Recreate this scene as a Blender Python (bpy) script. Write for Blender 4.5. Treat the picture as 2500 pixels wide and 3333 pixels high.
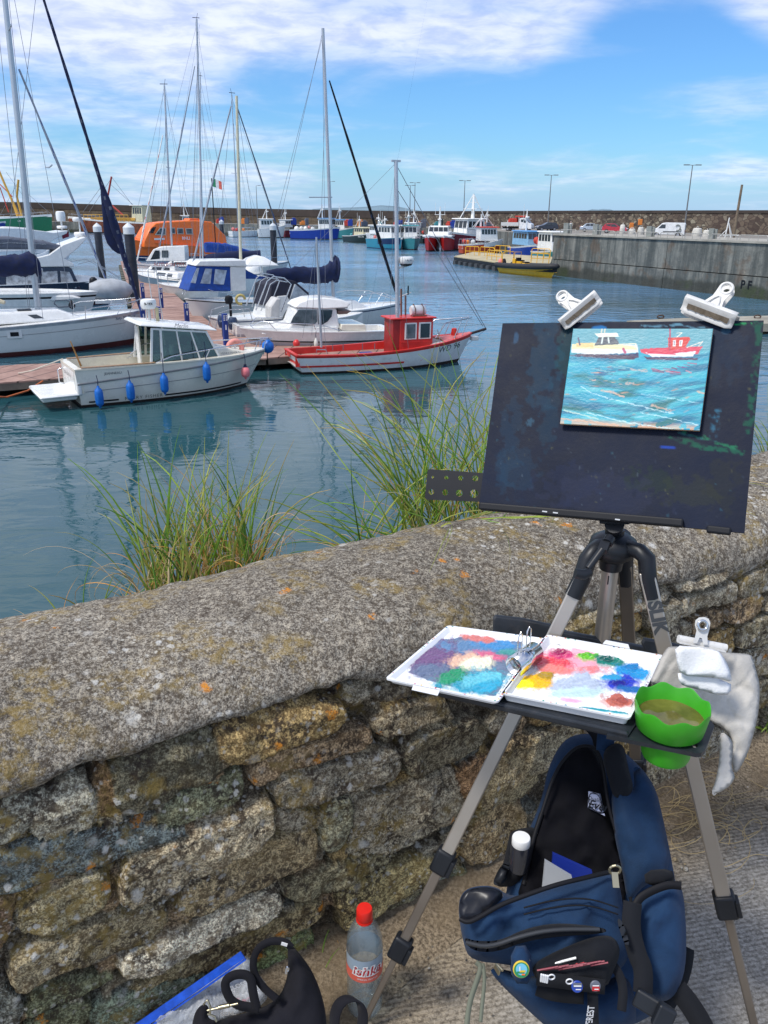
import bpy, math, random, numpy as np
from mathutils import Vector, Matrix
from mathutils.geometry import delaunay_2d_cdt
for o in list(bpy.data.objects): bpy.data.objects.remove(o)
S=bpy.context.scene; COL=S.collection
rad=math.radians
# ---------------- camera (photo units: 2500 x 3333 px) ----------------
F,CX,CY,HZ,CZ=2600.,1250.,1666.5,703.,5.6
ROLL=.0078; cR,sR=math.cos(ROLL),math.sin(ROLL)
hz=lambda px:HZ+ROLL*(px-CX)
PITCH=math.atan((CY-HZ)/F); cP,sP=math.cos(PITCH),math.sin(PITCH)
cam=bpy.data.cameras.new('camera'); co=bpy.data.objects.new('camera',cam); COL.objects.link(co)
cam.sensor_fit='VERTICAL'; cam.sensor_height=36; cam.lens=36*F/3333.; cam.clip_start=.05; cam.clip_end=20000
co.location=(0,0,CZ); co.rotation_euler=(Matrix.Rotation(rad(90)-PITCH,3,'X')@Matrix.Rotation(ROLL,3,'Z')).to_euler(); S.camera=co
S.render.resolution_x=768; S.render.resolution_y=1024
S.view_settings.view_transform='Standard'; S.view_settings.look='None'; S.view_settings.exposure=0.28; S.view_settings.gamma=1
# ---------------- sky and sun ----------------
SUN_EL,SUN_AZ=rad(58),rad(-122)      # azimuth from +Y towards +X
W=bpy.data.worlds.new("World"); S.world=W; W.use_nodes=True
nt=W.node_tree; N=nt.nodes; Lk=nt.links; N.clear()
def nd(tree,t,**k):
    n=tree.nodes.new(t)
    for a,b in k.items():
        if a.startswith('i_'):
            key=a[2:]; key=int(key) if key.isdigit() else key.replace('_',' ')
            n.inputs[key].default_value=b
        else: setattr(n,a,b)
    return n
def mth(tree,op,a,b=None,c=None,clamp=False):
    n=tree.nodes.new('ShaderNodeMath'); n.operation=op; n.use_clamp=clamp
    for i,v in enumerate((a,b,c)):
        if v is None: continue
        if isinstance(v,(int,float)): n.inputs[i].default_value=v
        else: tree.links.new(v,n.inputs[i])
    return n.outputs[0]
def mixc(tree,f,a,b,bt='MIX'):
    n=tree.nodes.new('ShaderNodeMix'); n.data_type='RGBA'; n.blend_type=bt
    for s_,v in ((n.inputs[0],f),(n.inputs[6],a),(n.inputs[7],b)):
        if isinstance(v,(int,float)): s_.default_value=v
        elif isinstance(v,tuple): s_.default_value=(*v,1) if len(v)==3 else v
        else: tree.links.new(v,s_)
    return n.outputs[2]
def rng(tree,v,a,b,c=0.,d=1.,smooth=True):
    n=tree.nodes.new('ShaderNodeMapRange'); n.interpolation_type='SMOOTHSTEP' if smooth else 'LINEAR'
    tree.links.new(v,n.inputs[0])
    for i,x in zip((1,2,3,4),(a,b,c,d)): n.inputs[i].default_value=x
    return n.outputs[0]
sky=nd(nt,'ShaderNodeTexSky',sky_type='NISHITA',sun_disc=False,sun_elevation=SUN_EL,sun_rotation=SUN_AZ,air_density=1.2,dust_density=.3,ozone_density=2.5)
tc=nd(nt,'ShaderNodeTexCoord'); sx=nd(nt,'ShaderNodeSeparateXYZ'); Lk.new(tc.outputs['Generated'],sx.inputs[0])
X,Y,Z=sx.outputs
zc=mth(nt,'MAXIMUM',Z,0.0)
el=mth(nt,'MULTIPLY',mth(nt,'ARCSINE',zc),57.2958)
az=mth(nt,'MULTIPLY',mth(nt,'ARCTAN2',X,Y),57.2958)
den=mth(nt,'ADD',zc,.10)
cv=nd(nt,'ShaderNodeCombineXYZ')
Lk.new(mth(nt,'DIVIDE',X,den),cv.inputs[0]); Lk.new(mth(nt,'DIVIDE',mth(nt,'MULTIPLY',Y,1.0),den),cv.inputs[1])
n1=nd(nt,'ShaderNodeTexNoise',i_Scale=.75,i_Detail=8.,i_Roughness=.52,i_Distortion=.6); Lk.new(cv.outputs[0],n1.inputs['Vector'])
n2=nd(nt,'ShaderNodeTexNoise',i_Scale=5.,i_Detail=5.,i_Roughness=.6,i_Distortion=.3); Lk.new(cv.outputs[0],n2.inputs['Vector'])
nz=mth(nt,'ADD',mth(nt,'MULTIPLY',n1.outputs[0],.92),mth(nt,'MULTIPLY',n2.outputs[0],.08))
# coverage by direction: cloud deck overhead, bank to the left, band low on the right
top=rng(nt,mth(nt,'SUBTRACT',el,mth(nt,'SUBTRACT',mth(nt,'MULTIPLY',rng(nt,az,8.,16.),3.2),mth(nt,'MULTIPLY',rng(nt,az,18.,23.),2.6))),7.4,10.6,0,.34)
left=mth(nt,'MULTIPLY',rng(nt,az,1.,-15.,0,.17),rng(nt,el,0,3,.6,1))
band=mth(nt,'MULTIPLY',rng(nt,az,-4.,9.,0,.17),mth(nt,'MULTIPLY',rng(nt,el,1.1,2.7),rng(nt,el,4.1,3.1)))
band2=mth(nt,'MULTIPLY',rng(nt,az,8.,-2.,0,.08),mth(nt,'MULTIPLY',rng(nt,el,1.1,2.),rng(nt,el,5.,2.6)))
cov=mth(nt,'ADD',mth(nt,'ADD',top,left),mth(nt,'ADD',band,band2))
cov=mth(nt,'SUBTRACT',cov,rng(nt,el,13.,26.,0,.10))
cl=rng(nt,mth(nt,'ADD',nz,cov),.50,.94)
haze=rng(nt,el,4.0,0.,0,.55)
skc=mixc(nt,1.0,sky.outputs[0],(.50,.86,1.32),'MULTIPLY')
lowc=(3.6,5.3,8.6)
c1=mixc(nt,haze,skc,lowc)
ccol=mixc(nt,rng(nt,n2.outputs[0],.3,.65),(5.2,6.0,8.6),(8.0,8.4,9.4))
c2=mixc(nt,mth(nt,'MULTIPLY',cl,.9),c1,ccol)
bg=nd(nt,'ShaderNodeBackground',i_Strength=.1); Lk.new(c2,bg.inputs[0])
wo=nd(nt,'ShaderNodeOutputWorld'); Lk.new(bg.outputs[0],wo.inputs[0])
sl=bpy.data.lights.new('sun','SUN'); sl.energy=2.7; sl.angle=rad(11); sl.color=(1,.96,.9)
so=bpy.data.objects.new('sun',sl); COL.objects.link(so)
sd=Vector((math.sin(SUN_AZ)*math.cos(SUN_EL),math.cos(SUN_AZ)*math.cos(SUN_EL),math.sin(SUN_EL)))
so.rotation_euler=sd.to_track_quat('Z','Y').to_euler(); so.location=sd*30+Vector((0,0,10))
# ---------------- helpers ----------------
def ray(px,py):
    x,u=(px-CX)/F,-(py-CY)/F; x,v=x*cR-u*sR,-(x*sR+u*cR); return Vector((x,cP-v*sP,-(v*cP+sP)))
def P(px,py,z=0.):
    r=ray(px,py); return r*((z-CZ)/r.z)+Vector((0,0,CZ))
def D(px,py,d): return ray(px,py)*d+Vector((0,0,CZ))
def onplane(px,py,o,n):
    r=ray(px,py); c=Vector((0,0,CZ)); return c+r*((o-c).dot(n)/r.dot(n))
def lin(c):
    if isinstance(c,str): c=tuple(int(c[i:i+2],16)/255 for i in (0,2,4))
    return tuple(x/12.92 if x<.04045 else ((x+.055)/1.055)**2.4 for x in c)
MATS={}
def M(name,c,rough=.5,metal=0.,var=.12,vs=3.,bump=0.,bs=40.,attr=None,spec=.5,dirt=0.,coat=0.,alpha=1.,trans=0.,var2=None,bd=.02):
    if name in MATS: return MATS[name]
    c=lin(c) if isinstance(c,str) else c
    m=bpy.data.materials.new(name); m.use_nodes=True; t=m.node_tree; b=t.nodes['Principled BSDF']
    tco=t.nodes.new('ShaderNodeTexCoord')
    ns=nd(t,'ShaderNodeTexNoise',i_Scale=vs,i_Detail=5.,i_Roughness=.65); t.links.new(tco.outputs['Object'],ns.inputs['Vector'])
    f=rng(t,ns.outputs[0],.3,.7)
    if attr:
        at=nd(t,'ShaderNodeAttribute',attribute_name=attr); base=at.outputs['Color']
        hi=mixc(t,1.,base,(1+var,)*3,'MULTIPLY'); lo=mixc(t,1.,base,(1-var,)*3,'MULTIPLY')
        colr=mixc(t,f,lo,hi)
    else:
        colr=mixc(t,f,tuple(x*(1-var) for x in c),tuple(min(1,x*(1+var)) for x in (var2 or c)))
    if dirt:
        n3=nd(t,'ShaderNodeTexNoise',i_Scale=vs*3.3,i_Detail=6.,i_Roughness=.75); t.links.new(tco.outputs['Object'],n3.inputs['Vector'])
        colr=mixc(t,mth(t,'MULTIPLY',rng(t,n3.outputs[0],.5,.72),dirt),colr,(.16,.12,.08))
    t.links.new(colr,b.inputs['Base Color'])
    b.inputs['Roughness'].default_value=rough; b.inputs['Metallic'].default_value=metal
    b.inputs['Specular IOR Level'].default_value=spec; b.inputs['Coat Weight'].default_value=coat
    if alpha<1: b.inputs['Alpha'].default_value=alpha
    if trans: b.inputs['Transmission Weight'].default_value=trans
    if rough>.05:
        t.links.new(rng(t,ns.outputs[0],.25,.75,max(0,rough-.08),min(1,rough+.08)),b.inputs['Roughness'])
    if bump:
        n4=nd(t,'ShaderNodeTexNoise',i_Scale=bs,i_Detail=4.,i_Roughness=.6); t.links.new(tco.outputs['Object'],n4.inputs['Vector'])
        bp=nd(t,'ShaderNodeBump',i_Strength=bump,i_Distance=bd); t.links.new(n4.outputs[0],bp.inputs['Height']); t.links.new(bp.outputs[0],b.inputs['Normal'])
    MATS[name]=m; return m
def tag(o,label,cat,group=None,kind=None):
    if label: o['label']=label
    if cat: o['category']=cat
    if group: o['group']=group
    if kind: o['kind']=kind
    return o
def thing(name,label,cat,loc=(0,0,0),rz=0.,group=None):
    o=bpy.data.objects.new(name,None); COL.objects.link(o); o.location=loc; o.rotation_euler=(0,0,rz); o.empty_display_size=.1
    return tag(o,label,cat,group)
class MB:
    def __init__(s): s.v=[];s.f=[];s.m=[];s.c=None
    def add(s,vs,fs,mi=0):
        k=len(s.v); s.v+= [tuple(v) for v in vs]; s.f+=[tuple(i+k for i in f) for f in fs]; s.m+=[mi]*len(fs); return s
    def box(s,c,d,mi=0,rz=0.,R=None):
        x,y,z=[q/2 for q in d]; vs=[Vector((a*x,b*y,e*z)) for e in(-1,1) for b in(-1,1) for a in(-1,1)]
        R=R or Matrix.Rotation(rz,3,'Z'); c=Vector(c)
        return s.add([R@v+c for v in vs],[(0,2,3,1),(4,5,7,6),(0,1,5,4),(2,6,7,3),(0,4,6,2),(1,3,7,5)],mi)
    def tube(s,pts,r,n=8,mi=0,cap=True,closed=False):
        pts=[Vector(p) for p in pts]; m=len(pts); rs=r if isinstance(r,(list,tuple)) else [r]*m
        vs=[];up=None
        for i,p in enumerate(pts):
            if closed: t=(pts[(i+1)%m]-pts[i-1])
            else: t=(pts[min(i+1,m-1)]-pts[max(i-1,0)])
            if t.length<1e-9: t=Vector((0,0,1))
            t.normalize()
            if up is None:
                up=Vector((0,0,1)) if abs(t.z)<.9 else Vector((1,0,0))
            a=up-t*up.dot(t)
            if a.length<1e-4: a=t.orthogonal()
            a.normalize(); up=a; b=t.cross(a)
            for k in range(n):
                q=2*math.pi*k/n; vs.append(p+(a*math.cos(q)+b*math.sin(q))*rs[i])
        fs=[]
        for i in range(m if closed else m-1):
            j=(i+1)%m
            for k in range(n): fs.append((i*n+k,i*n+(k+1)%n,j*n+(k+1)%n,j*n+k))
        if cap and not closed: fs.append(tuple(range(n))[::-1]); fs.append(tuple((m-1)*n+k for k in range(n)))
        return s.add(vs,fs,mi)
    def bar(s,a,b,w,h,mi=0,up=(0,0,1)):
        a,b=Vector(a),Vector(b); t=(b-a).normalized(); up=Vector(up); x=t.cross(up)
        if x.length<1e-3: x=t.orthogonal()
        x.normalize(); y=x.cross(t)
        vs=[p+x*i*w/2+y*j*h/2 for p in(a,b) for i,j in((-1,-1),(1,-1),(1,1),(-1,1))]
        return s.add(vs,[(0,3,2,1),(4,5,6,7),(0,1,5,4),(1,2,6,5),(2,3,7,6),(3,0,4,7)],mi)
    def lathe(s,prof,c=(0,0,0),n=16,mi=0,axis='Z',R=None):
        c=Vector(c); R=R or (Matrix.Identity(3) if axis=='Z' else Matrix.Rotation(rad(90),3,'X' if axis=='Y' else 'Y'))
        vs=[R@Vector((r*math.cos(2*math.pi*k/n),r*math.sin(2*math.pi*k/n),z))+c for r,z in prof for k in range(n)]
        fs=[(i*n+k,i*n+(k+1)%n,(i+1)*n+(k+1)%n,(i+1)*n+k) for i in range(len(prof)-1) for k in range(n)]
        if prof[0][0]>1e-5: fs.append(tuple(range(n))[::-1])
        if prof[-1][0]>1e-5: fs.append(tuple((len(prof)-1)*n+k for k in range(n)))
        return s.add(vs,fs,mi)
    def prism(s,poly,off,mi=0):
        off=Vector(off); n=len(poly); a=[Vector(p) for p in poly]
        return s.add([p+off/2 for p in a]+[p-off/2 for p in a],[tuple(range(n)),tuple(range(2*n-1,n-1,-1))]+[(i,(i+n),(i+1)%n+n,(i+1)%n) for i in range(n)],mi)
    def frust(s,x0,x1,z0,w0,X0,X1,z1,w1,mi=0,wf=None,Wf=None):
        # aft half width w, fore half width wf
        wf=w0 if wf is None else wf; Wf=w1 if Wf is None else Wf
        vs=[(x0,-w0,z0),(x1,-wf,z0),(x1,wf,z0),(x0,w0,z0),(X0,-w1,z1),(X1,-Wf,z1),(X1,Wf,z1),(X0,w1,z1)]
        s.add(vs,[(0,3,2,1),(4,5,6,7),(0,1,5,4),(1,2,6,5),(2,3,7,6),(3,0,4,7)],mi); s.last=[Vector(v) for v in vs]; return s
    def build(s,name,mats,parent=None,smooth=None,bevel=0.,col=None,sub=0,label=None,segs=2,solid=0.):
        me=bpy.data.meshes.new(name); me.from_pydata([tuple(v) for v in s.v],[],s.f); 
        if not isinstance(mats,(list,tuple)): mats=[mats]
        for m in mats: me.materials.append(m)
        me.polygons.foreach_set('material_index',s.m)
        if col is not None:
            a=me.color_attributes.new('Col','FLOAT_COLOR','POINT'); c=np.ones((len(s.v),4),'f'); c[:,:3]=np.asarray(col); a.data.foreach_set('color',c.ravel())
        me.update(); me.validate()
        o=bpy.data.objects.new(name,me); COL.objects.link(o)
        if parent is not None: o.parent=parent
        if smooth is not None:
            me.polygons.foreach_set('use_smooth',[True]*len(me.polygons))
            if smooth<180: me.set_sharp_from_angle(angle=rad(smooth))
        if bevel: 
            b=o.modifiers.new('b','BEVEL'); b.width=bevel; b.segments=segs; b.limit_method='ANGLE'; b.angle_limit=rad(35)
        if solid:
            b=o.modifiers.new('so','SOLIDIFY'); b.thickness=solid; b.offset=0
        if sub:
            b=o.modifiers.new('s','SUBSURF'); b.levels=sub; b.render_levels=sub
        if label: o['label']=label
        return o
def facequad(c8,face,u0,u1,v0,v1,off,th=.01):
    """panel on a frustum face: returns 4 outer + 4 inner points"""
    q={'R':(0,1,5,4),'L':(2,3,7,6),'F':(1,2,6,5),'A':(3,0,4,7),'T':(4,5,6,7)}[face]
    a,b,c,d=[c8[i] for i in q]; n=(b-a).cross(d-a).normalized()
    def p(u,v): return (a*(1-u)+b*u)*(1-v)+(d*(1-u)+c*u)*v
    o=[p(u0,v0),p(u1,v0),p(u1,v1),p(u0,v1)]
    return [x+n*off for x in o]+[x+n*(off-th) for x in o]
BOXF=[(0,1,2,3),(7,6,5,4),(0,4,5,1),(1,5,6,2),(2,6,7,3),(3,7,4,0)]
def panel(mb,c8,face,u0,u1,v0,v1,off=.012,th=.02,mi=0):
    mb.add(facequad(c8,face,u0,u1,v0,v1,off,th),BOXF,mi)
def textmesh(txt,size,bold=0.,shear=0.,space=1.):
    cu=bpy.data.curves.new('txt','FONT'); cu.body=txt; cu.size=size; cu.offset=bold; cu.shear=shear; cu.resolution_u=3; cu.align_x='CENTER'; cu.align_y='CENTER'; cu.space_character=space
    o=bpy.data.objects.new('txt',cu); COL.objects.link(o); dg=bpy.context.evaluated_depsgraph_get(); me=o.evaluated_get(dg).to_mesh()
    vs=[v.co.copy() for v in me.vertices]; fs=[tuple(p.vertices) for p in me.polygons]
    bpy.data.objects.remove(o); return vs,fs
def lettering(txt,size,o,ux,uy,mat,parent,name='lettering',bold=0.,shear=0.,fn=None,space=1.):
    vs,fs=textmesh(txt,size,bold,shear,space); o,ux,uy=Vector(o),Vector(ux).normalized(),Vector(uy).normalized()
    pts=[o+ux*v.x+uy*v.y for v in vs]
    if fn: pts=[fn(p) for p in pts]
    return MB().add(pts,fs).build(name,mat,parent)
_r=np.random.RandomState
def vnoise(x,y,seed=0):
    xi=np.floor(x).astype(int); yi=np.floor(y).astype(int); fx=x-xi; fy=y-yi; fx=fx*fx*(3-2*fx); fy=fy*fy*(3-2*fy)
    def h(a,b):
        n=(a*374761393+b*668265263+seed*1442695041)&0xffffffff; n=((n^(n>>13))*1274126177)&0xffffffff; return ((n^(n>>16))&0xffff)/65535.
    return (h(xi,yi)*(1-fx)+h(xi+1,yi)*fx)*(1-fy)+(h(xi,yi+1)*(1-fx)+h(xi+1,yi+1)*fx)*fy
def fbm(x,y,sc,oc=4,seed=0,g=.5):
    x=np.asarray(x,float)*sc;y=np.asarray(y,float)*sc;a=1.;t=0.;w=0.
    for i in range(oc): t=t+a*vnoise(x,y,seed+i*17); w+=a; a*=g; x=x*2.03+11.3; y=y*2.03+5.7
    return t/w
def segdist(px,py,poly,closed=True):
    d=np.full(px.shape,1e9); ins=np.zeros(px.shape,bool); n=len(poly)
    for i in range(n if closed else n-1):
        x0,y0=poly[i];x1,y1=poly[(i+1)%n]; dx,dy=x1-x0,y1-y0; L=dx*dx+dy*dy+1e-18
        t=np.clip(((px-x0)*dx+(py-y0)*dy)/L,0,1); d=np.minimum(d,np.hypot(px-x0-t*dx,py-y0-t*dy))
        if closed:
            c=((y0>py)!=(y1>py)); ins^= c&(px<dx*(py-y0)/(dy if abs(dy)>1e-12 else 1e-12)+x0)
    return d,ins
def smoothpoly(p,it=2,closed=True):
    p=[np.array(q,float) for q in p]
    for _ in range(it):
        n=len(p); q=[]
        if not closed: q.append(p[0])
        for i in range(n if closed else n-1):
            a,b=p[i],p[(i+1)%n]; q+= [a*.75+b*.25,a*.25+b*.75]
        if not closed: q.append(p[-1])
        p=q
    return p
def pillow(poly,step,frame,bulge,rim,name,mat,parent,thick=None,wr=0.,wsc=10.,seed=0,round_=2,extra=None,flatback=True,label=None):
    """soft panel: poly in 2D metres, frame(u,v,h)->3D; edge rounds over 'rim', puffs by 'bulge'"""
    if round_: poly=smoothpoly(poly,round_)
    poly=[tuple(q) for q in poly]
    # resample boundary
    bp=[]
    for i in range(len(poly)):
        a,b=np.array(poly[i]),np.array(poly[(i+1)%len(poly)]); k=max(1,int(np.hypot(*(b-a))/step+.5))
        for j in range(k): bp.append(tuple(a+(b-a)*j/k))
    xs=[q[0] for q in bp]; ys=[q[1] for q in bp]
    gx,gy=np.meshgrid(np.arange(min(xs),max(xs),step),np.arange(min(ys),max(ys),step)); gx=gx+((np.arange(gx.shape[0])%2)*step/2)[:,None]
    gx=gx.ravel();gy=gy.ravel(); d,ins=segdist(gx,gy,bp); k=ins&(d>step*.5)
    pts=[Vector(q) for q in bp]+[Vector(q) for q in zip(gx[k],gy[k])]
    nb=len(bp); r=delaunay_2d_cdt(pts,[(i,(i+1)%nb) for i in range(nb)],[],1,1e-7)
    V=np.array([tuple(v) for v in r[0]]); Fs=[tuple(f) for f in r[2]]
    d,_=segdist(V[:,0],V[:,1],bp); on=d<step*.05; e=np.clip(d/rim,0,1); h=bulge*np.sqrt(1-(1-e)**2)
    if wr:
        wn=fbm(V[:,0]+3+.25*V[:,1],V[:,1]*.6+7,wsc,4,seed); rn=1-np.abs(2*fbm(V[:,0]*.8+1+.5*V[:,1],V[:,1]*.7+2-.4*V[:,0],wsc*1.3,3,seed+31)-1)*2.6
        h=h+wr*((wn-.5)*2+.9*np.clip(rn,0,1)-.35)*np.clip(d/rim,0,1)
    if extra is not None: h=h+extra(V[:,0],V[:,1])*np.clip(d/rim,0,1)
    n=len(V); th=thick if thick is not None else bulge
    hb=-th*np.sqrt(1-(1-e)**2)
    front=[frame(V[i,0],V[i,1],h[i]) for i in range(n)]; idx={};back=[]
    for i in range(n):
        if on[i]: idx[i]=i
        else: idx[i]=n+len(back); back.append(frame(V[i,0],V[i,1],hb[i]))
    mb=MB(); mb.v=[tuple(v) for v in front+back]; mb.f=Fs+[tuple(idx[i] for i in f[::-1]) for f in Fs]; mb.m=[0]*len(mb.f)
    return mb.build(name,mat,parent,smooth=180,label=label)
# ---------------- shared materials ----------------
WHITE=M('white_gelcoat',(.78,.78,.75),.25,var=.05,coat=.3,dirt=.08)
CREAM=M('cream_gelcoat',(.74,.70,.58),.25,var=.05,coat=.3,dirt=.1)
GREYW=M('greyed_white_paint',(.60,.61,.60),.4,var=.08,dirt=.15)
STEEL=M('stainless',(.62,.63,.65),.25,1.,var=.05)
ALU=M('mast_aluminium',(.50,.52,.55),.42,.6,var=.08,vs=1.)
CRMAST=M('cream_mast',(.62,.58,.42),.4,var=.08)
WIRE=M('rigging_wire',(.22,.23,.26),.4,.6)
ROPE=M('rope',(.55,.50,.42),.9,bump=.3)
BLACK=M('black_plastic',(.009,.010,.013),.45,var=.2,spec=.25)
RUBBER=M('black_rubber',(.02,.02,.022),.65,var=.3)
NAVY=M('navy_canvas',(.006,.013,.055),.85,var=.3,vs=5.,bump=.4,bs=8)
BLUEC=M('blue_canvas',(.01,.06,.30),.75,var=.25,vs=5.,bump=.4,bs=8)
GREYC=M('grey_canvas',(.10,.115,.15),.8,var=.2,vs=4.,bump=.4,bs=8)
DGLASS=M('dark_glass',(.02,.028,.034),.08,var=.3,spec=.8)
MGLASS=M('grey_glass',(.09,.11,.12),.08,var=.5,vs=2.,spec=.8)
RED=M('red_paint',(.60,.028,.022),.38,var=.12,dirt=.12)
ORANGE=M('orange_paint',(.85,.16,.015),.4,var=.1,dirt=.1)
YELLOW=M('yellow_paint',(.75,.42,.02),.45,var=.12,dirt=.12)
TEAK=M('teak',(.28,.17,.09),.6,var=.3,vs=12.)
PINKF=M('pink_fender',(.85,.22,.24),.5,var=.12,vs=9.)
BLUEF=M('blue_fender',(.005,.13,.50),.45,var=.15,vs=9.)
DKRED=M('antifoul_red',(.10,.02,.018),.7,var=.25)
DKBR=M('antifoul_dark',(.03,.018,.014),.7,var=.3)
DKBLUE=M('dark_blue_paint',(.01,.03,.10),.4)
def px2tube(pts,z): pass
# ================= SETTING =================
def water_mat():
    m=bpy.data.materials.new('harbour_water'); m.use_nodes=True; t=m.node_tree; b=t.nodes['Principled BSDF']
    g=nd(t,'ShaderNodeNewGeometry'); sp=nd(t,'ShaderNodeSeparateXYZ'); t.links.new(g.outputs['Position'],sp.inputs[0])
    dist=mth(t,'SQRT',mth(t,'ADD',mth(t,'POWER',sp.outputs[0],2),mth(t,'POWER',sp.outputs[1],2)))
    b.inputs['IOR'].default_value=1.42; b.inputs['Specular IOR Level'].default_value=.5
    t.links.new(rng(t,dist,15,160,.015,.16,False),b.inputs['Roughness'])
    def noise(scale,sx_,sy_,det,rz=0.,dis=0.):
        mp=nd(t,'ShaderNodeMapping'); mp.inputs['Scale'].default_value=(sx_,sy_,1); mp.inputs['Rotation'].default_value=(0,0,rad(rz)); t.links.new(g.outputs['Position'],mp.inputs['Vector'])
        n=nd(t,'ShaderNodeTexNoise',i_Scale=scale,i_Detail=det,i_Roughness=.5,i_Distortion=dis); t.links.new(mp.outputs[0],n.inputs['Vector']); return n.outputs[0]
    a=noise(.5,1.,1.7,2.,8,.8); bb=noise(1.5,.8,2.2,3.,-14,.8); c=noise(4.5,.8,1.6,3.,10)
    big=noise(.05,1.,2.,3.,20)
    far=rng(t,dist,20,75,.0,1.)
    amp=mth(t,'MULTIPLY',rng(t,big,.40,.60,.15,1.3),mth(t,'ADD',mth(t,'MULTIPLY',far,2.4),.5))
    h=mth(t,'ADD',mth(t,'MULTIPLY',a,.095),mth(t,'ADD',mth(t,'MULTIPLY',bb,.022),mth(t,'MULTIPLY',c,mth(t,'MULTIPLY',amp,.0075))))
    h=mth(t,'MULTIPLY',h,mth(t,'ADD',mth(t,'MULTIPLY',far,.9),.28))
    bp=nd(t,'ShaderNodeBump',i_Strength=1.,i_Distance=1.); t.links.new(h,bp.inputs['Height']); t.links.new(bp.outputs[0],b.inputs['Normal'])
    cc=mixc(t,far,(.016,.070,.082),(.115,.255,.42)); cc=mixc(t,rng(t,big,.3,.7),cc,(.020,.072,.082)); t.links.new(cc,b.inputs['Base Color'])  # base colour pales to blue with distance, painting in the sky reflection
    return m
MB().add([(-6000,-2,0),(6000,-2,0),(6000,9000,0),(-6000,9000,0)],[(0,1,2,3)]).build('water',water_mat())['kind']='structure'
# distant hills across the bay
def hill(pts,dist,depth,mat):
    mb=MB(); base=[];
    for r,(k,dd) in enumerate(((0.,0),(.55,.3),(1.,1.),(.6,1.6),(0,2.2))):
        for px,py in pts:
            v=ray(px,hz(px)); q=Vector((v.x,v.y,0))*((dist+dd*depth)/v.y)
            base.append((q.x,q.y,max(-5,(hz(px)-py)*(dist+depth)/2757*k+(6 if k==1 else -3))))
    n=len(pts); fs=[(r*n+i,r*n+i+1,(r+1)*n+i+1,(r+1)*n+i) for r in range(4) for i in range(n-1)]
    mb.add(base,fs).build('hills',mat,smooth=180)['kind']='structure'
HM=M('far_hill',(.13,.20,.24),.95,var=.25,vs=.004)
hill([(930,712),(980,694),(1020,682),(1060,679),(1110,678),(1150,677),(1200,675),(1240,671),(1290,674),(1340,683),(1400,692),(1500,712)],3600,500,HM)
hill([(1880,712),(1900,690),(1925,683),(1945,684),(1960,682),(1985,684),(2010,692),(2040,712)],4200,300,HM)
# ---- pavement on the quay where the easel stands ----
GZ=4.05; WA=rad(59); Wd=Vector((math.sin(WA),math.cos(WA),0)); Wn=Vector((math.cos(WA),-math.sin(WA),0)) # along wall, towards camera
def W3(s,dp,h): return Wd*s-Wn*dp+Vector((0,0,GZ+h))
def pave_mat():
    m=bpy.data.materials.new('ribbed_concrete'); m.use_nodes=True; t=m.node_tree; b=t.nodes['Principled BSDF']
    g=nd(t,'ShaderNodeNewGeometry'); mp=nd(t,'ShaderNodeMapping'); mp.inputs['Rotation'].default_value=(0,0,rad(-12)); t.links.new(g.outputs['Position'],mp.inputs['Vector'])
    wv=nd(t,'ShaderNodeTexWave',wave_type='BANDS',bands_direction='Y',i_Scale=26.,i_Distortion=2.2,i_Detail=3.); wv.inputs['Detail Scale'].default_value=2.5; t.links.new(mp.outputs[0],wv.inputs['Vector'])
    n=nd(t,'ShaderNodeTexNoise',i_Scale=150.,i_Detail=4.,i_Roughness=.7); t.links.new(g.outputs['Position'],n.inputs['Vector'])
    n2=nd(t,'ShaderNodeTexNoise',i_Scale=2.5,i_Detail=5.); t.links.new(g.outputs['Position'],n2.inputs['Vector'])
    c=mixc(t,rng(t,n.outputs[0],.32,.66),(.14,.125,.10),(.42,.39,.34)); c=mixc(t,rng(t,n2.outputs[0],.3,.7,0,.55),c,(.24,.21,.165))
    vo=nd(t,'ShaderNodeTexVoronoi',i_Scale=60.); t.links.new(g.outputs['Position'],vo.inputs['Vector'])
    c=mixc(t,rng(t,vo.outputs['Distance'],.16,.1,0,.55),c,(.5,.48,.42))
    dt=nd(t,'ShaderNodeVectorMath',operation='DOT_PRODUCT'); t.links.new(g.outputs['Position'],dt.inputs[0]); dt.inputs[1].default_value=tuple(-Wn)
    c=mixc(t,rng(t,mth(t,'ADD',dt.outputs['Value'],mth(t,'MULTIPLY',n2.outputs[0],.5)),1.02,1.32,0,.75),c,mixc(t,rng(t,n.outputs[0],.34,.66),(.085,.06,.035),(.38,.30,.19)))
    t.links.new(c,b.inputs['Base Color']); b.inputs['Roughness'].default_value=.9
    h=mth(t,'ADD',mth(t,'MULTIPLY',wv.outputs[0],.55),mth(t,'MULTIPLY',n.outputs[0],.6)); bp=nd(t,'ShaderNodeBump',i_Strength=.85,i_Distance=.004); t.links.new(h,bp.inputs['Height']); t.links.new(bp.outputs[0],b.inputs['Normal'])
    return m
MB().add([W3(-30,1.5,0),W3(40,1.5,0),W3(40,-14,0),W3(-30,-14,0)],[(0,1,2,3)]).build('pavement',pave_mat())['kind']='structure'
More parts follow.
